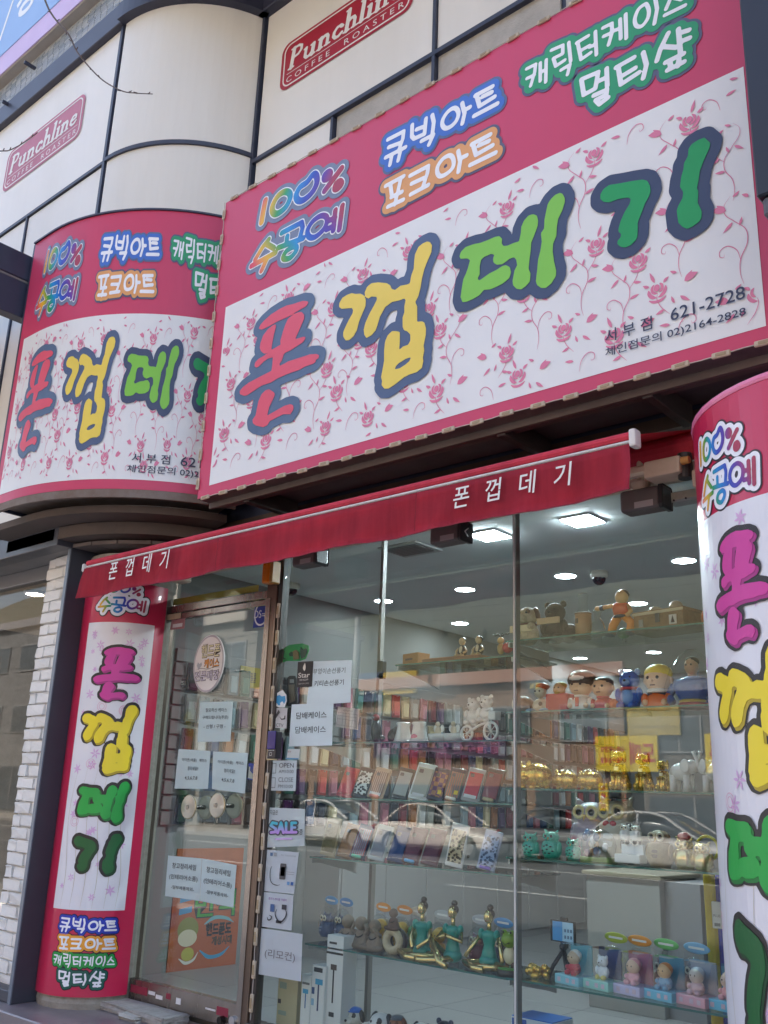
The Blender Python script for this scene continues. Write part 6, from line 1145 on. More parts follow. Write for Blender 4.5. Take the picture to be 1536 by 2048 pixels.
fig('bear_bicycle', 'two white ceramic bears riding a bicycle', 'figurine', 963, 1474, AZs[2], .2, .225, bb + [('wheel', 't', (-.32, -.1, .17), (.15, .03), m_cer, {'rot': (R(90), 0, 0)}), ('wheel', 't', (.34, -.1, .2), (.18, .03), m_cer, {'rot': (R(90), 0, 0)}), ('frame', 'u', (0, 0, 0), [(-.32, -.1, .17), (0, -.1, .32), (.28, -.1, .4), (.34, -.1, .2)], m_cer, {'r': .03}), ('handlebar', 'u', (0, 0, 0), [(.2, -.1, .62), (.34, -.12, .66), (.4, -.1, .58)], m_cer, {'r': .025}), ('basket', 'b', (.40, -.05, .52), (.09, .1, .09), m_cer)] + [('spoke', 'u', (0, 0, 0), [(cx_-r_*math.cos(a), -.1, cz_-r_*math.sin(a)), (cx_+r_*math.cos(a), -.1, cz_+r_*math.sin(a))], m_cer, {'r': .008, 'n': 5}) for cx_, cz_, r_ in ((-.32, .17, .15), (.34, .2, .18)) for a in (0, .8, 1.6, 2.4)], rz=-5)
# --- phone case packs leaning on their shelves
def vari(kind, c1, c2):
    m, nt, b = _nodes('case_print'); n = nt.nodes; l = nt.links; tc = n.new('ShaderNodeTexCoord')
    t = n.new({'chk': 'ShaderNodeTexChecker', 'vor': 'ShaderNodeTexVoronoi', 'wav': 'ShaderNodeTexWave'}[kind]); t.inputs['Scale'].default_value = {'chk': 45, 'vor': 70, 'wav': 30}[kind]; l.new(tc.outputs['Object'], t.inputs['Vector'])
    cr = n.new('ShaderNodeValToRGB'); cr.color_ramp.elements[0].color = (*S(c1), 1); cr.color_ramp.elements[1].color = (*S(c2), 1); cr.color_ramp.elements[0].position = .4; cr.color_ramp.elements[1].position = .5
    l.new(t.outputs['Fac'] if kind != 'vor' else t.outputs['Distance'], cr.inputs['Fac']); l.new(cr.outputs['Color'], b.inputs['Base Color']); b.inputs['Roughness'].default_value = .35; return m
def pack(label, px_, py_, z, w, h, pkg, face, tray=None, lean=22, deco=(), Y=.19, rz=20, group=None):
    p = PY(px_, py_, Y); t = thing('phone_case_pack', label, 'phone case', (p[0], Y, z+.004), R(rz), group); t.rotation_euler = (R(-lean), R(10), R(rz))
    part('pack', bm_box(-w/2, w/2, 0, .014, 0, h, .003), M(S(pkg), .35), t); part('case_back', bm_box(-w*.40, w*.40, -.007, -.0005, h*.10, h*.86, .0035, 2), face if isinstance(face, bpy.types.Material) else M(S(face), .28), t)
    part('camera_hole', bm_box(-w*.30, -w*.08, -.0085, -.0072, h*.70, h*.80, .002), M((.1, .1, .1), .3), t)
    if tray: part('tray_lip', bm_box(-w*.30, w*.30, -.016, 0, 0, .014, .003), M(S(tray), .4), t)
    for nm, a in deco: part(nm, bm_box(*a[:6]), M(S(a[6]), .5), t)
tagw = ('price_tag', (.008, .026, -.0095, -.0086, .03, .05, '#e8c82a')); lab_w = ('white_label', (-.03, .03, -.0095, -.0086, .012, .028, '#d8d8d8'))
UP = [(690, 'red pack with a plain red case at the left end', '#b82430', '#c8303a', None, ()), (720, 'black and white floral case in a dark pack', '#22222a', vari('vor', '#101014', '#d8d8d4'), None, ()), (752, 'brown striped case on a pink tray', '#c8a890', vari('wav', '#8a6a58', '#c8a898'), '#e08a80', (lab_w,)), (800, 'pale grey case with a black and gold edge', '#2a2a28', '#a8a8a0', None, ()), (838, 'big white pack with a ring backed pale case', '#d8dcda', '#a8a898', None, (lab_w,)), (872, 'multicolour quilt pattern case with yellow tag', '#3a3440', vari('chk', '#6a3a5a', '#b07a4a'), None, (tagw,)), (905, 'green and red plaid case with yellow tag', '#26283a', vari('wav', '#4a6a58', '#a85a48'), '#d8d8d0', (tagw,)), (942, 'red silver framed case in a grey pack', '#a8a8a8', '#c8242c', None, (lab_w,)), (980, 'dark red case in a black and red pack', '#1c1a1c', '#7a1a20', '#c8b88a', ())]
for px_, lab, a, f, tr, d in UP: pack(lab+' of the upper case row', px_-4, 1598, AZs[3], .085 if px_ != 838 else .10, .165 if px_ != 838 else .19, a, f, tr, deco=d, group='phone case packs on the upper row')
LO = [(655, 1712, 'clear pack with a gold carved case, tallest at left', '#b0a488', mat('carved_case', S('#8a7a58'), .4, bump=1, bscale=60), None, 4), (688, 1716, 'tan case with a coiled gold ring', '#8a6238', '#9a6c3e', None, 24), (714, 1722, 'red and grey plaid case on a mint tray', '#26304a', vari('wav', '#9a3a3e', '#6a8a98'), '#5ac0a0', 24), (752, 1728, 'frosted clear case in a white pack', '#b8bcbc', '#8a8890', None, 22), (790, 1730, 'plain dark blue wallet case', '#1c2c58', '#22386a', None, 24), (820, 1734, 'maroon wallet case with a folded gold corner', '#5a2630', '#62303a', '#4a9ad0', 24), (858, 1736, 'plain maroon wallet case', '#5a2830', '#5e2c36', None, 24), (908, 1742, 'tall pack with a black and cream rose pattern', '#d8d8d8', vari('vor', '#1c1a18', '#b8ac90'), None, 3), (972, 1748, 'grey blue honeycomb case on a violet tray', '#a8b0c8', vari('vor', '#3a4a68', '#98a8c8'), '#8a6ac8', 18)]
for px_, py_, lab, a, f, tr, ln in LO: pack(lab+' of the lower row', px_-2, py_, AZs[4], .085, .18 if ln > 10 else .195, a, f, tr, ln, group='phone case packs on the lower row')
# --- monks, yoga figures, carded owls on the lowest left shelf
def monk(m, arms): return [('robe', 'l', (0, 0, 0), [(0, 0), (.34, 0), (.36, .12), (.26, .35), (.2, .52), (.1, .58), (0, .58)], m, {'sc': (1, .8, 1)}), ('head', 's', (0, -.03, .76), (.22, .21, .22), m), ('ear', 's', (-.22, 0, .74), (.04, .04, .07), m), ('ear', 's', (.22, 0, .74), (.04, .04, .07), m), ('knee', 's', (-.24, -.14, .1), (.2, .16, .1), m), ('knee', 's', (.24, -.14, .1), (.2, .16, .1), m), ('bead_string', 't', (0, -.1, .45), (.15, .022), '#1c1410', {'rot': (R(35), 0, 0)})] + [('arm', 'u', (0, 0, 0), a, m, {'r': .07}) for a in arms]
fig('monk_figurine', 'stone monk child with a bead string and hands low', 'figurine', 695, 1900, AZs[5], .2, .125, monk(m_mud, [[(-.22, 0, .48), (-.3, -.15, .3), (-.08, -.28, .22)], [(.22, 0, .48), (.3, -.15, .3), (.08, -.28, .22)]]))
fig('monk_figurine', 'stone monk child covering its ears', 'figurine', 722, 1905, AZs[5], .2, .125, monk(m_mud, [[(-.22, 0, .48), (-.36, -.1, .55), (-.24, -.08, .76)], [(.22, 0, .48), (.36, -.1, .55), (.24, -.08, .76)]]))
fig('monk_figurine', 'stone monk child covering its face', 'figurine', 749, 1910, AZs[5], .2, .12, monk(m_mud, [[(-.22, 0, .48), (-.32, -.15, .52), (-.08, -.25, .74)], [(.22, 0, .48), (.32, -.15, .52), (.08, -.25, .74)]]))
m_log = mat('cut_log', S('#c8b898'), .7, grime=.4, gscale=12, gcol=S('#8a7456'), bump=.3)
fig('log_monk', 'monk child sitting on a hollow log ring', 'figurine', 785, 1916, AZs[5], .2, .2, [('log_ring', 't', (0, 0, .28), (.21, .10), m_log, {'rot': (R(90), 0, 0)}), ('bark_edge', 't', (.04, .08, .28), (.24, .09), '#3a2c22', {'rot': (R(90), 0, 0)})] + shift(monk(mat('monk_brown', S('#6a5448'), .7, bump=.3), []), .0, .52, .5))
def yoga(arms, legs): return [('torso', 'l', (0, 0, .14), [(0, 0), (.15, .0), (.13, .12), (.095, .24), (.13, .36), (.14, .42), (.05, .46), (0, .46)], m_teal, {'sc': (1, .7, 1)}), ('hip', 's', (0, 0, .14), (.17, .14, .11), m_teal), ('neck', 'c', (0, 0, .58), (.035, .033, .16), m_gold2), ('head', 's', (0, -.02, .80), (.075, .085, .10), m_gold2), ('hair', 's', (0, .02, .84), (.08, .085, .08), '#15120f'), ('bun', 's', (0, .03, .94), (.055, .055, .05), '#15120f'), ('sleeve', 's', (-.15, 0, .54), (.055, .06, .08), m_teal), ('sleeve', 's', (.15, 0, .54), (.055, .06, .08), m_teal), ('nose', 's', (0, -.105, .79), (.012, .014, .018), m_gold2), ('lips', 's', (0, -.1, .745), (.022, .01, .01), '#7a3a2a')] + [('arm', 'u', (0, 0, 0), a, m_gold2, {'r': .032}) for a in arms] + [('leg', 'u', (0, 0, 0), a, m_gold2, {'r': .052}) for a in legs] + eyes(.03, -.095, .81, .01)
A_low = [[(-.17, 0, .52), (-.2, -.05, .34), (-.05, -.2, .2)], [(.17, 0, .52), (.2, -.05, .34), (.05, -.2, .2)]]; A_pray = [[(-.17, 0, .52), (-.26, -.1, .38), (-.02, -.2, .46)], [(.17, 0, .52), (.26, -.1, .38), (.02, -.2, .46)]]; A_knee = [[(-.17, 0, .52), (-.28, -.08, .34), (-.36, -.16, .18)], [(.17, 0, .52), (.28, -.08, .34), (.36, -.16, .18)]]
L_cross = [[(-.1, -.02, .12), (-.42, -.1, .09), (-.1, -.28, .06), (.1, -.3, .06)], [(.1, -.02, .12), (.42, -.1, .09), (.1, -.24, .09), (-.1, -.26, .08)]]; L_bent = [[(-.1, -.02, .12), (-.3, -.2, .36), (-.02, -.34, .08), (.16, -.38, .03)], [(.1, -.02, .12), (-.15, -.3, .08), (-.42, -.3, .05), (-.5, -.32, .06)]]
for px_, py_, lab, a_, l_ in ((843, 1925, 'teal yoga lady with hands resting low, left of three', A_low, L_cross), (905, 1936, 'teal yoga lady with palms pressed together, middle of three', A_pray, L_bent), (978, 1950, 'teal yoga lady with hands on her knees, right of three', A_knee, L_cross)): fig('yoga_figurine', lab, 'figurine', px_, py_, AZs[5], .18, .275, yoga(a_, l_), rz=0, group='yoga figurines')
fig('green_toy', 'green frog like bobble toy on a grassy base', 'toy', 1020, 1958, AZs[5], .16, .19, [('grass_base', 'c', (0, 0, 0), (.3, .28, .14), '#3a3428'), ('grass_top', 'c', (0, 0, .14), (.28, .27, .03), '#4a8a3a'), ('body', 's', (0, 0, .42), (.16, .13, .2), '#d0c8a8'), ('vest', 's', (0, .03, .46), (.17, .13, .16), '#3a2a20'), ('head', 's', (0, -.03, .74), (.19, .17, .17), '#7a9a2a'), ('eye_bump', 's', (-.1, -.06, .90), (.06, .06, .06), '#7a9a2a'), ('eye_bump', 's', (.1, -.06, .90), (.06, .06, .06), '#7a9a2a'), ('mouth', 'u', (0, 0, 0), [(-.1, -.17, .70), (0, -.2, .66), (.1, -.17, .70)], '#4a5a1a', {'r': .014}), ('leg', 'c', (-.07, 0, .16), (.05, .05, .14), '#6a4a34'), ('leg', 'c', (.07, 0, .16), (.05, .05, .14), '#6a4a34')] + eyes(.1, -.12, .91, .025))
for px_, py_, lab, hd, toy in ((652, 1892, 'blue carded owl toy at the far left', '#5aa0d8', owl('#3a5078', '#8a9ab8')), (682, 1896, 'second blue carded owl toy behind the monks', '#4a8ac8', owl('#2f4468', '#7a8aa8')), (757, 1912, 'orange carded yellow doll behind the third monk', '#e0902a', baby('#e8b83a', '#e8b02a', '#e0a82a')), (800, 1918, 'orange carded yellow doll behind the log monk', '#d8842a', baby('#e8b83a', '#e8b02a', '#e0a82a')), (828, 1924, 'white carded green toy behind the left yoga lady', '#c8c8c4', baby('#5a9a5a', '#4a8a4a', '#4a8a5a')), (877, 1930, 'white carded yellow doll between the yoga ladies', '#b8bcc0', baby('#e0a82a', '#e0a022', '#d89a22')), (955, 1942, 'white carded maroon owl toy by the right yoga lady', '#b8bcc4', owl('#6a2c38', '#a86a6a')), (1000, 1950, 'blue carded dark toy behind the green frog', '#3a8ac8', owl('#28405a', '#5a7a98'))): blister(lab, px_, py_, AZs[5], .31, .2, hd, toy)
# --- tall boxes and dogs at the bottom of the window
def tall_box(label, px0, px1, ytop, Y, col, marks=(), side=None, base=-.0):
    a, b_ = PY(px0, ytop, Y), PY(px1, ytop, Y); w = b_[0]-a[0]; h = PY((px0+px1)/2, ytop, Y)[2]
    t = thing('product_box', label, 'box', (a[0], Y, 0.002), group='tall boxes at the window bottom'); part('carton', bm_box(0, w, 0, w*.9, 0, h, .002), M(S(col), .45, grime=.08), t)
    if side: part('side_panel', bm_box(w, w+.001, .002, w*.88, .002, h-.002), M(S(side), .45), t)
    for nm, u0, u1, v0, v1, c in marks: part(nm, bm_box(w*u0, w*u1, -.0015, -.0002, h-v1, h-v0), M(S(c), .45), t)
    return t
tall_box('tall white stick box with a black band near its top', 655, 688, 1872, .10, '#d8d6d2', [('black_band', 0, 1, .075, .085, '#1c1c1c'), ('brand_print', .15, .6, .03, .04, '#2a2a2a'), ('stick_head', .3, .65, .13, .155, '#4a3a30'), ('stick', .44, .52, .155, .30, '#1c1c1c'), ('clip_picture', .3, .6, .34, .36, '#1c1c1c'), ('clip_picture', .3, .55, .40, .42, '#1c1c1c')])
tall_box('white selfie stick box with a blue phone picture', 625, 651, 1932, .08, '#dcdad6', [('brand_print', .15, .8, .01, .03, '#2a2a2a'), ('phone_picture', .3, .85, .06, .085, '#3a9ac0'), ('stick', .5, .6, .085, .2, '#26305a'), ('roundel', .05, .25, .10, .13, '#2a4a7a'), ('roundel', .05, .25, .15, .18, '#8ab0c8')])
tall_box('short white box with a cyan tripod picture', 604, 623, 1950, .08, '#dedcd8', [('brand_print', .1, .85, .035, .045, '#6a6a6a'), ('phone_picture', .2, .75, .065, .085, '#3a9ac8'), ('tripod_stem', .45, .55, .085, .15, '#3a6a98')])
tall_box('worn cream carton standing left of the stick boxes', 557, 596, 1958, .10, '#b8ac88', [('green_patch', .1, .45, .02, .05, '#8a9a88'), ('dark_spot', .05, .2, .10, .12, '#3a3024'), ('green_patch', .1, .5, .15, .17, '#8a9a8a')], '#9a8e6c')
for px_, yt, h, lab, pp in ((713, 2008, .17, 'white dog figurine in a blue cap', dog('#c8c4b8', '#3a3630', '#2a6ac0')), (765, 2012, .22, 'large white dog figurine with a black eye patch and tongue', dog('#d0d0cc', '#1c1c20', None, True)), (797, 2024, .16, 'shaggy brown dog figurine in a grey cap', dog('#8a5a34', '#6a3c20', '#5a5f66')), (845, 2034, .18, 'spotted white dog figurine peeking up', dog('#d0d0cc', '#1c1c20')), (890, 2034, .17, 'black cat eared figurine at the window bottom', bear('#1c2436', '#28304a'))):
    z = PY(px_, yt, .2)[2]-h; f_ = fig('dog_figurine' if 'dog' in lab else 'cat_figurine', lab, 'figurine', px_, yt, z, .2, h, pp)
    f_.location.z = z; 
    st = part('plinth', bm_box(-.35, .35, -.25, .25, -z/h, 0, .01), M((.5, .5, .48), .5), f_)
pb = PY(1062, 2030, .2); fig('blue_carton', 'blue and white carton below the lowest right shelf', 'box', 1068, 2040, 0.0, .2, 1., [('carton', 'b', (.04, 0, pb[2]/2), (.10, .08, pb[2]/2), '#c8d0d8', {'bev': .003}), ('blue_top', 'b', (.04, 0, pb[2]+.002), (.098, .078, .002), '#2a6ac0', {'bev': .0005}), ('blue_stripe', 'b', (-.02, -.0815, pb[2]-.03), (.035, .001, .025), '#2a5aa8', {'bev': .0003})])
# rolls of wrapping leaning by the right pillar
for px_, c, lab in ((1425, '#c8b02a', 'yellow fabric roll standing by the right pillar'), (1448, '#3a3a9a', 'violet fabric roll standing by the right pillar')):
    p = PY(px_, 1800, .45); t = thing('fabric_roll', lab, 'fabric roll', (p[0], .45, 0)); part('roll', bm_lathe([(.028, 0), (.032, .02), (.03, .6), (.032, .88), (.02, .90)], 16), M(S(c), .7, grime=.25, gscale=20), t); part('core', bm_cyl(.012, .012, .92, n=12), M((.4, .3, .2), .8), t)
p = PY(1434, 1830, .40); t = thing('price_tag', 'white hang tag on the violet roll', 'tag', p); part('card', bm_box(-.02, .02, -.001, .001, -.05, .05, .003), M((.66, .66, .66), .5), t); print_mesh('lettering', fit2d(text2d('PLUS', 1, .01), -.014, .014, -.008, .002), lambda u, v, h: (u, -.0022, v), 0, M((.15, .15, .18), .5), t); part('bar_code', bm_box(-.012, .012, -.002, -.0011, -.042, -.03), M((.2, .2, .2), .5), t)
# ------------------------------------------------------------------ across the street: what the shop glass mirrors
def RV(px, py, d): p = PY(px, py, d); return np.array([p[0], -d, p[2]])
m_pave2 = mat('far_pavement', (.36, .33, .29), .85, grime=.3, gscale=2)
tag(obj('far_sidewalk', bm_box(-200, 200, -25.4, -21.2, -.36, -.22), m_pave2), kind='structure'); tag(obj('far_kerb', bm_box(-200, 200, -21.2, -21.0, -.36, -.2, .02), m_granite), kind='structure')
m_line = M((.75, .75, .72), .7); m_yl = M(S('#d8a83a'), .7)
for k in range(14): tag(obj('lane_mark', bm_box(-60+k*8, -57+k*8, -12.1, -11.98, -.344, -.341), m_line), kind='structure')
tag(obj('kerb_line', bm_box(-200, 200, -5.15, -5.0, -.344, -.341), m_yl), kind='structure'); tag(obj('edge_line', bm_box(-200, 200, -17.9, -17.78, -.344, -.341), m_line), kind='structure')
m_win = mat('far_window_glass', (.06, .08, .10), .1, spec=.8); m_frm = M((.3, .3, .3), .5)
def house(name, label, x0, x1, y, h, col, floors, bays, roofc, wy=(.25, .7), shopfront=True):
    t = thing(name, label, 'building', (x0, y, -.22)); w = x1-x0
    part('wall', bm_box(0, w, -7, 0, 0, h), mat('render_wall', col, .8, grime=.2, gscale=1.2, gcol=tuple(c*.7 for c in col), streak=True), t)
    rf = part('roof', bm_box(-.15, w+.15, -7.1, .25, h, h+.25), M(roofc, .7), t); part('parapet', bm_box(-.15, w+.15, .1, .25, h+.25, h+.45), M(roofc, .7), rf)
    fh = h/floors
    for f in range(1 if shopfront else 0, floors):
        for b_ in range(bays):
            bx = w*(b_+.2)/bays; bw_ = w*.6/bays; z0 = f*fh+fh*wy[0]; z1 = f*fh+fh*wy[1]
            wd = part('window', bm_box(bx, bx+bw_, .0, .06, z0, z1), m_frm, t); part('pane', bm_box(bx+.06, bx+bw_/2-.03, .061, .066, z0+.06, z1-.06), m_win, wd); part('pane', bm_box(bx+bw_/2+.03, bx+bw_-.06, .061, .066, z0+.06, z1-.06), m_win, wd)
    if shopfront:
        n = max(2, int(w/3.2))
        for b_ in range(n):
            bx = w*b_/n+.2; bw_ = w/n-.4; s_ = part('shop_window', bm_box(bx, bx+bw_, 0, .05, .2, fh*.72), m_win, t); part('mullion', bm_box(bx+bw_/2-.03, bx+bw_/2+.03, .051, .08, .2, fh*.72), m_frm, s_)
    return t
YB = -25.4
house('beige_house', 'beige block across the street mirrored at the window left', -47, -33.5, YB, 9.2, (.22, .205, .185), 3, 4, (.40, .36, .32))
house('peach_building', 'peach low building across the street mirrored in the glass', -33.0, -15.2, YB, 5.6, (.30, .20, .14), 2, 6, (.45, .25, .18))
house('tan_house', 'dull tan house across the street mirrored beside the pillar', -14.6, -4.5, YB, 5.0, (.17, .15, .13), 2, 4, (.2, .2, .2))
house('brick_house', 'brick house across the street to the right', -4.0, 9, YB, 8.2, (.36, .18, .12), 3, 4, (.3, .3, .3))
house('grey_house', 'grey house far down across the street', -64, -48, YB, 10.5, (.2, .2, .2), 3, 5, (.2, .2, .22))
house('white_house', 'white house far right across the street', 9.6, 26, YB, 9, (.6, .6, .58), 3, 5, (.3, .3, .32))
def far_sign(label, q, d, col, lines, tcol, name='far_shop_sign'):
    a, b_ = RV(*q[0], d), RV(*q[1], d); x0, x1 = min(a[0], b_[0]), max(a[0], b_[0]); z0, z1 = min(a[2], b_[2]), max(a[2], b_[2])
    t = thing(name, label, 'sign', (x0, -d, z0)); w, h = x1-x0, z1-z0; part('board', bm_box(0, w, -.12, 0, 0, h, .01), mat('far_board', col, .5, grime=.1), t)
    for body, u0, u1, v0, v1 in lines: print_mesh('lettering', fit2d(text2d(body, 1, .03), u0*w, u1*w, v0*h, v1*h), lambda u, v, hh: (w-u, .004+hh, v), .002, M(tcol, .5), t)
SB = 25.2
far_sign('yellow wholesale shop sign across the street with red letters', [(1190, 1473), (1317, 1544)], SB, S('#e0c41c'), [('도매', .04, .44, .2, .82), ('도매 소매 환영', .52, .9, .55, .72), ('1번출구옆매장', .5, .92, .24, .4)], S('#b82a2a'))
far_sign('yellow genuine goods sign across the street with red letters', [(1408, 1468), (1500, 1548)], SB, S('#e0c41c'), [('정품', .1, .9, .2, .8)], S('#b82a2a'))
far_sign('narrow upright yellow banner across the street', [(1197, 1566), (1216, 1622)], SB-.3, S('#e4c022'), [('정', .2, .8, .7, .92), ('품', .2, .8, .4, .62), ('원', .2, .8, .1, .32)], S('#a82a2a'), 'street_banner')
far_sign('plain mustard sign panel across the street', [(1253, 1417), (1361, 1470)], SB, S('#b8a048'), [], (.2, .2, .2))
far_sign('long slate sign band with pale letters across the street', [(655, 1352), (765, 1402)], SB, S('#4a5a78'), [('증일컴퓨터', .06, .94, .25, .8)], (.6, .62, .66))
far_sign('long violet sign band across the street', [(748, 1478), (1012, 1516)], SB, S('#3c2446'), [('명품수선 열쇠 도장 인쇄', .04, .96, .2, .8)], S('#8a5a80'))
far_sign('mustard sign on the peach building', [(757, 1346), (832, 1386)], SB, S('#c8a83a'), [], (.2, .2, .2))
far_sign('small black sign with yellow letters across the street', [(962, 1342), (996, 1368)], SB, (.05, .05, .05), [('간판', .15, .85, .25, .75)], S('#d8c04a')); far_sign('second small black sign with yellow letters across the street', [(1056, 1360), (1084, 1384)], SB, (.05, .05, .05), [('열쇠', .15, .85, .25, .75)], S('#d8c04a'))
# parked cars
def sedan(label, xr, y, col, L=4.6, group='cars parked across the street'):
    t = thing('parked_car', label, 'car', (xr, y, -.345), group=group); m = mat('car_paint', col, .42, metal=0); W = .88
    prof = [(0, .55, .62), (.08, .62, .84), (.5, .70, .93), (.98, .74, .95), (1.45, .72, .93), (2.6, .70, .92), (3.3, .66, .88), (3.9, .58, .80), (4.35, .50, .68), (4.6, .42, .56)]
    b = bmesh.new(); rows = []
    for x, wz, zt in prof:
        k = min(1, .86+.5*min(x, L-x)/1.0) if min(x, L-x) < .3 else 1
        sec = [(-W*k*.94, .22), (-W*k, .34), (-W*k, .62*zt/.93), (-W*k*.93, zt-.03), (-W*k*.80, zt), (W*k*.80, zt), (W*k*.93, zt-.03), (W*k, .62*zt/.93), (W*k, .34), (W*k*.94, .22)]
        rows.append([b.verts.new((x*L/4.6, yy, zz)) for yy, zz in sec])
    for a, c in zip(rows, rows[1:]):
        for i in range(10): b.faces.new((a[i], a[(i+1) % 10], c[(i+1) % 10], c[i]))
    b.faces.new(rows[0]); b.faces.new(rows[-1][::-1]); bmesh.ops.recalc_face_normals(b, faces=b.faces[:]); sb = part('body', b, m, t, smooth=True).modifiers.new('smooth', 'SUBSURF'); sb.levels = sb.render_levels = 2
    gh = [(.45, .90), (.62, .98), (1.0, 1.26), (1.3, 1.40), (1.75, 1.45), (2.2, 1.43), (2.5, 1.35), (3.0, 1.05), (3.3, .90)]
    b = bmesh.new(); rows = []
    for x, z in gh:
        k = .78 if z > 1.2 else .82; rows.append([b.verts.new((x*L/4.6, -W*.86, .88)), b.verts.new((x*L/4.6, -W*k, z)), b.verts.new((x*L/4.6, W*k, z)), b.verts.new((x*L/4.6, W*.86, .88))])
    for a, c in zip(rows, rows[1:]):
        for i in range(4): b.faces.new((a[i], a[(i+1) % 4], c[(i+1) % 4], c[i]))
    b.faces.new(rows[0]); b.faces.new(rows[-1][::-1]); bmesh.ops.recalc_face_normals(b, faces=b.faces[:]); sb = part('glasshouse', b, m_win, t, smooth=True).modifiers.new('smooth', 'SUBSURF'); sb.levels = sb.render_levels = 1
    part('roof', bm_box(1.30*L/4.6, 2.30*L/4.6, -W*.76, W*.76, 1.40, 1.465, .03, 2), m, t)
    for s_ in (-1, 1):
        for pts in ([(.5, .93), (.75, 1.08), (1.0, 1.27), (1.3, 1.41), (1.75, 1.46), (2.2, 1.44), (2.5, 1.36), (3.0, 1.06), (3.28, .92)], [(1.78, .92), (1.80, 1.42)]):
            part('pillar', bm_tube([(x*L/4.6, s_*(W*.86 if z < 1.2 else W*.79), z) for x, z in pts], .035, 6), m, t)
        part('mirror', bm_box(2.95*L/4.6, 3.1*L/4.6, s_*W-.02 if s_ > 0 else -W-.18, s_*W+.18 if s_ > 0 else -W+.02, .92, 1.05, .03, 2), m, t)
        d = part('door_line', bm_box(1.78*L/4.6, 1.79*L/4.6, s_*W-.004, s_*W+.004, .36, .9), m_dk, t); part('door_handle', bm_box(1.5*L/4.6, 1.66*L/4.6, s_*W-.01, s_*W+.02, .74, .77, .006), M((.6, .6, .6), .2, .8), t)
        part('headlight', bm_sph(.16, .12, .09, (4.32*L/4.6, s_*.62, .60)), M((.7, .72, .75), .08), t, smooth=True); part('tail_light', bm_sph(.06, .16, .09, (.06, s_*.66, .74)), M((.4, .03, .03), .2), t, smooth=True)
        for x in (.85, 3.72):
            wh = part('wheel', bm_cyl(.32, .32, .2, (x*L/4.6, s_*(W-.10)+.10, .32), (R(90), 0, 0), 28), M((.02, .02, .02), .7), t); part('rim', bm_cyl(.21, .19, .22, (x*L/4.6, s_*(W-.10)+.11, .32), (R(90), 0, 0), 20), M((.5, .5, .52), .25, .9), wh)
            for a in range(5): part('spoke', xf(bm_box(-.02, .02, -.113, .113, .03, .2), (x*L/4.6, s_*(W-.1), .32), (0, a*1.2566, 0)), M((.65, .65, .67), .25, .9), wh)
    return t
for lab, px_, d, c in (('silver sedan mirrored behind the SALE sticker', 545, 19.6, (.62, .60, .585)), ('pale champagne sedan mirrored in the middle of the window', 737, 19.4, (.64, .58, .52)), ('dark sedan mirrored right of the window post', 985, 20.2, (.05, .055, .07)), ('silver white sedan mirrored above the owl shelf', 1135, 18.2, (.46, .455, .45)), ('white sedan mirrored beside the right pillar', 1415, 19.4, (.72, .72, .72))):
    p = RV(px_, 1660, d); sedan(lab, p[0], -d-.9, c)
# wooded hill behind the houses
hb = bmesh.new(); NXh, NYh = 60, 16; rows = []
rnd = random.Random(3); bumps = [(rnd.uniform(-170, 130), rnd.uniform(.6, 1.4), rnd.uniform(10, 30)) for _ in range(30)]
for j in range(NYh+1):
    y = -40-j*8; k = j/NYh; row = []
    for i in range(NXh+1):
        x = -190+340*i/NXh; h = 74*math.sin(min(1, k*1.25)*math.pi/2)*(.82+.18*math.sin(x*.018+1))+sum(a*math.exp(-((x-c)/s_)**2) for c, a, s_ in bumps)*k
        row.append(hb.verts.new((x, y, h*1.0-.4+rnd.uniform(-.8, .8)*k)))
    rows.append(row)
for a, c in zip(rows, rows[1:]):
    for i in range(NXh): hb.faces.new((a[i], a[i+1], c[i+1], c[i]))
bmesh.ops.recalc_face_normals(hb, faces=hb.faces[:])
m_hill = mat('winter_woods', (.085, .08, .05), .95, grime=.7, gscale=.25, gcol=(.035, .045, .025), bump=1, bscale=1.5)
hill = tag(obj('hill', hb, m_hill, smooth=True), kind='structure')
# woods on the hill: crowns too many to count, one mass
rnd = random.Random(9); Vt = []; Ft = []
for _ in range(2600):
    x = rnd.uniform(-130, 70); j = rnd.uniform(0, 12); y = -46-j*8; k = j/NYh; h = 74*math.sin(min(1, k*1.25)*math.pi/2)*(.82+.18*math.sin(x*.018+1)); r_ = rnd.uniform(1.6, 3.4); n0 = len(Vt)
    for a in range(6): Vt.append((x+r_*math.cos(a*1.047)*rnd.uniform(.6, 1.2), y+r_*math.sin(a*1.047)*rnd.uniform(.6, 1.2), h+rnd.uniform(.3, 1.6)))
    Vt.append((x+rnd.uniform(-.5, .5), y, h+rnd.uniform(3, 6.5))); Ft += [(n0+a, n0+(a+1) % 6, n0+6) for a in range(6)]
me = bpy.data.meshes.new('hill_woods'); me.from_pydata(Vt, [], Ft); me.update(); tag(obj('hill_woods', me, mat('woods_mass', (.06, .06, .035), .95, grime=.7, gscale=.6, gcol=(.10, .085, .055))), 'dark winter woods covering the hill behind the houses', 'woods', kind='stuff')
# street pole and wires across the road
up = thing('utility_pole', 'grey utility pole across the street carrying wires', 'pole', (-24.5, -22.5, -.22)); part('shaft', bm_lathe([(.16, 0), (.10, 9.5), (0, 9.5)], 16), M((.4, .39, .37), .8), up); part('crossarm', bm_box(-.9, .9, -.05, .05, 8.6, 8.7), M((.3, .3, .3), .6), up)
for k, z in enumerate((8.75, 8.0, 7.6)): part('wire', bm_tube([(x, .1*k, z-.35+.35*((x % 30-15)/15)**2 if abs(x) > .1 else z) for x in np.arange(-40, 41, 4)], .018, 4), m_dk, up)
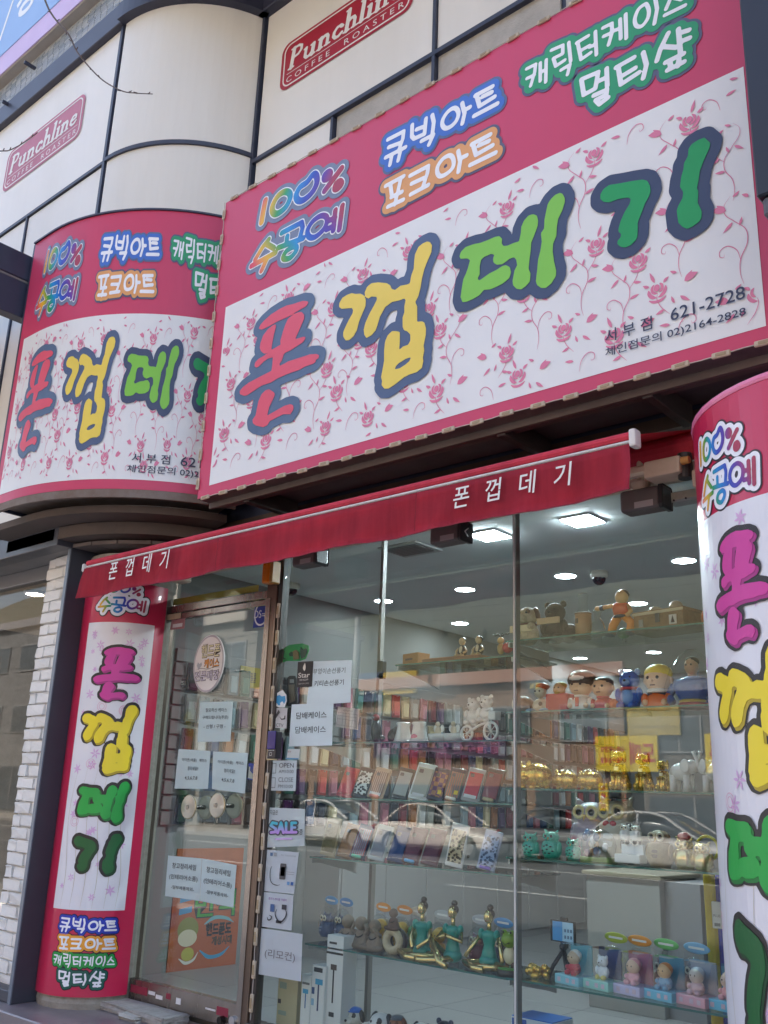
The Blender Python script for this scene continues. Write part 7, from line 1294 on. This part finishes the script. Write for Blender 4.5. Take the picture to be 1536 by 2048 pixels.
# bare street tree: its twigs reach into the picture at upper left
m_bark = mat('twig_bark', (.10, .075, .07), .8, bump=.4, bscale=80)
tr = thing('bare_tree', 'bare street tree whose thin twigs hang in at upper left', 'tree', (-7.8, -3.75, -.2))
O = np.array([-7.8, -3.75, -.2])
def tp(x, y, Y): return PY(x, y, Y)-O
part('trunk', bm_tube([(0, 0, 0), (.03, .0, 1.2), (-.02, .05, 2.6), (.1, .05, 4.0), (.25, .2, 5.2), (.3, .3, 6.8), (.1, .2, 8.5)], [.13, .11, .10, .085, .06, .04, .015], 12), m_bark, tr, smooth=True)
def limb(nm, pts, r0, r1, parent=None):
    P = spline(pts, 5); return part(nm, bm_tube(P, [r0+(r1-r0)*i/(len(P)-1) for i in range(len(P))], 7), m_bark, parent or tr, smooth=True), P
b1, P1 = limb('branch', [(.1, .05, 4.0), (.9, .7, 5.4), (1.9, 1.35, 6.6), tuple(tp(60, -90, -1.65))], .055, .014)
Q = [tuple(tp(x, y, -1.65+.02*k)) for k, (x, y) in enumerate(((60, -90), (90, 0), (108, 35), (138, 70), (152, 100), (175, 130), (205, 160), (242, 181), (268, 186), (305, 188)))]
tw, P2 = limb('twig', Q, .006, .0022)
for i in range(8, len(P2)-1, 3):
    d = Vector((random.uniform(-1, 1), random.uniform(-1, 1), random.uniform(-.4, 1))).normalized()*.02; part('bud', bm_tube([P2[i], np.array(P2[i])+np.array(d)], [.0042, .002], 5), m_bark, tw)
b2, _ = limb('branch', [(-.02, .05, 2.6), (.7, .6, 3.6), (1.5, 1.3, 4.3), tuple(tp(-60, 305, -1.7))], .035, .010)
tw2, P3_ = limb('twig', [tuple(tp(x, y, -1.7)) for x, y in ((-60, 305), (0, 302), (20, 300), (48, 285), (75, 265))], .0042, .002)
for i in range(6, len(P3_)-1, 4): part('bud', bm_tube([P3_[i], np.array(P3_[i])+np.array((.006, 0, .015))], [.004, .002], 5), m_bark, tw2)
rnd = random.Random(6)
for k in range(12):
    z = rnd.uniform(3.2, 7.6); a = rnd.uniform(2.2, 4.9); L = rnd.uniform(.8, 1.8); limb('branch', [(.1, .1, z), (.1+L*.5*math.cos(a), .1+L*.5*math.sin(a), z+.5*L), (.1+L*math.cos(a), .1+L*math.sin(a), z+.8*L)], .03, .006)

bpy.data.scenes.remove(_ts)
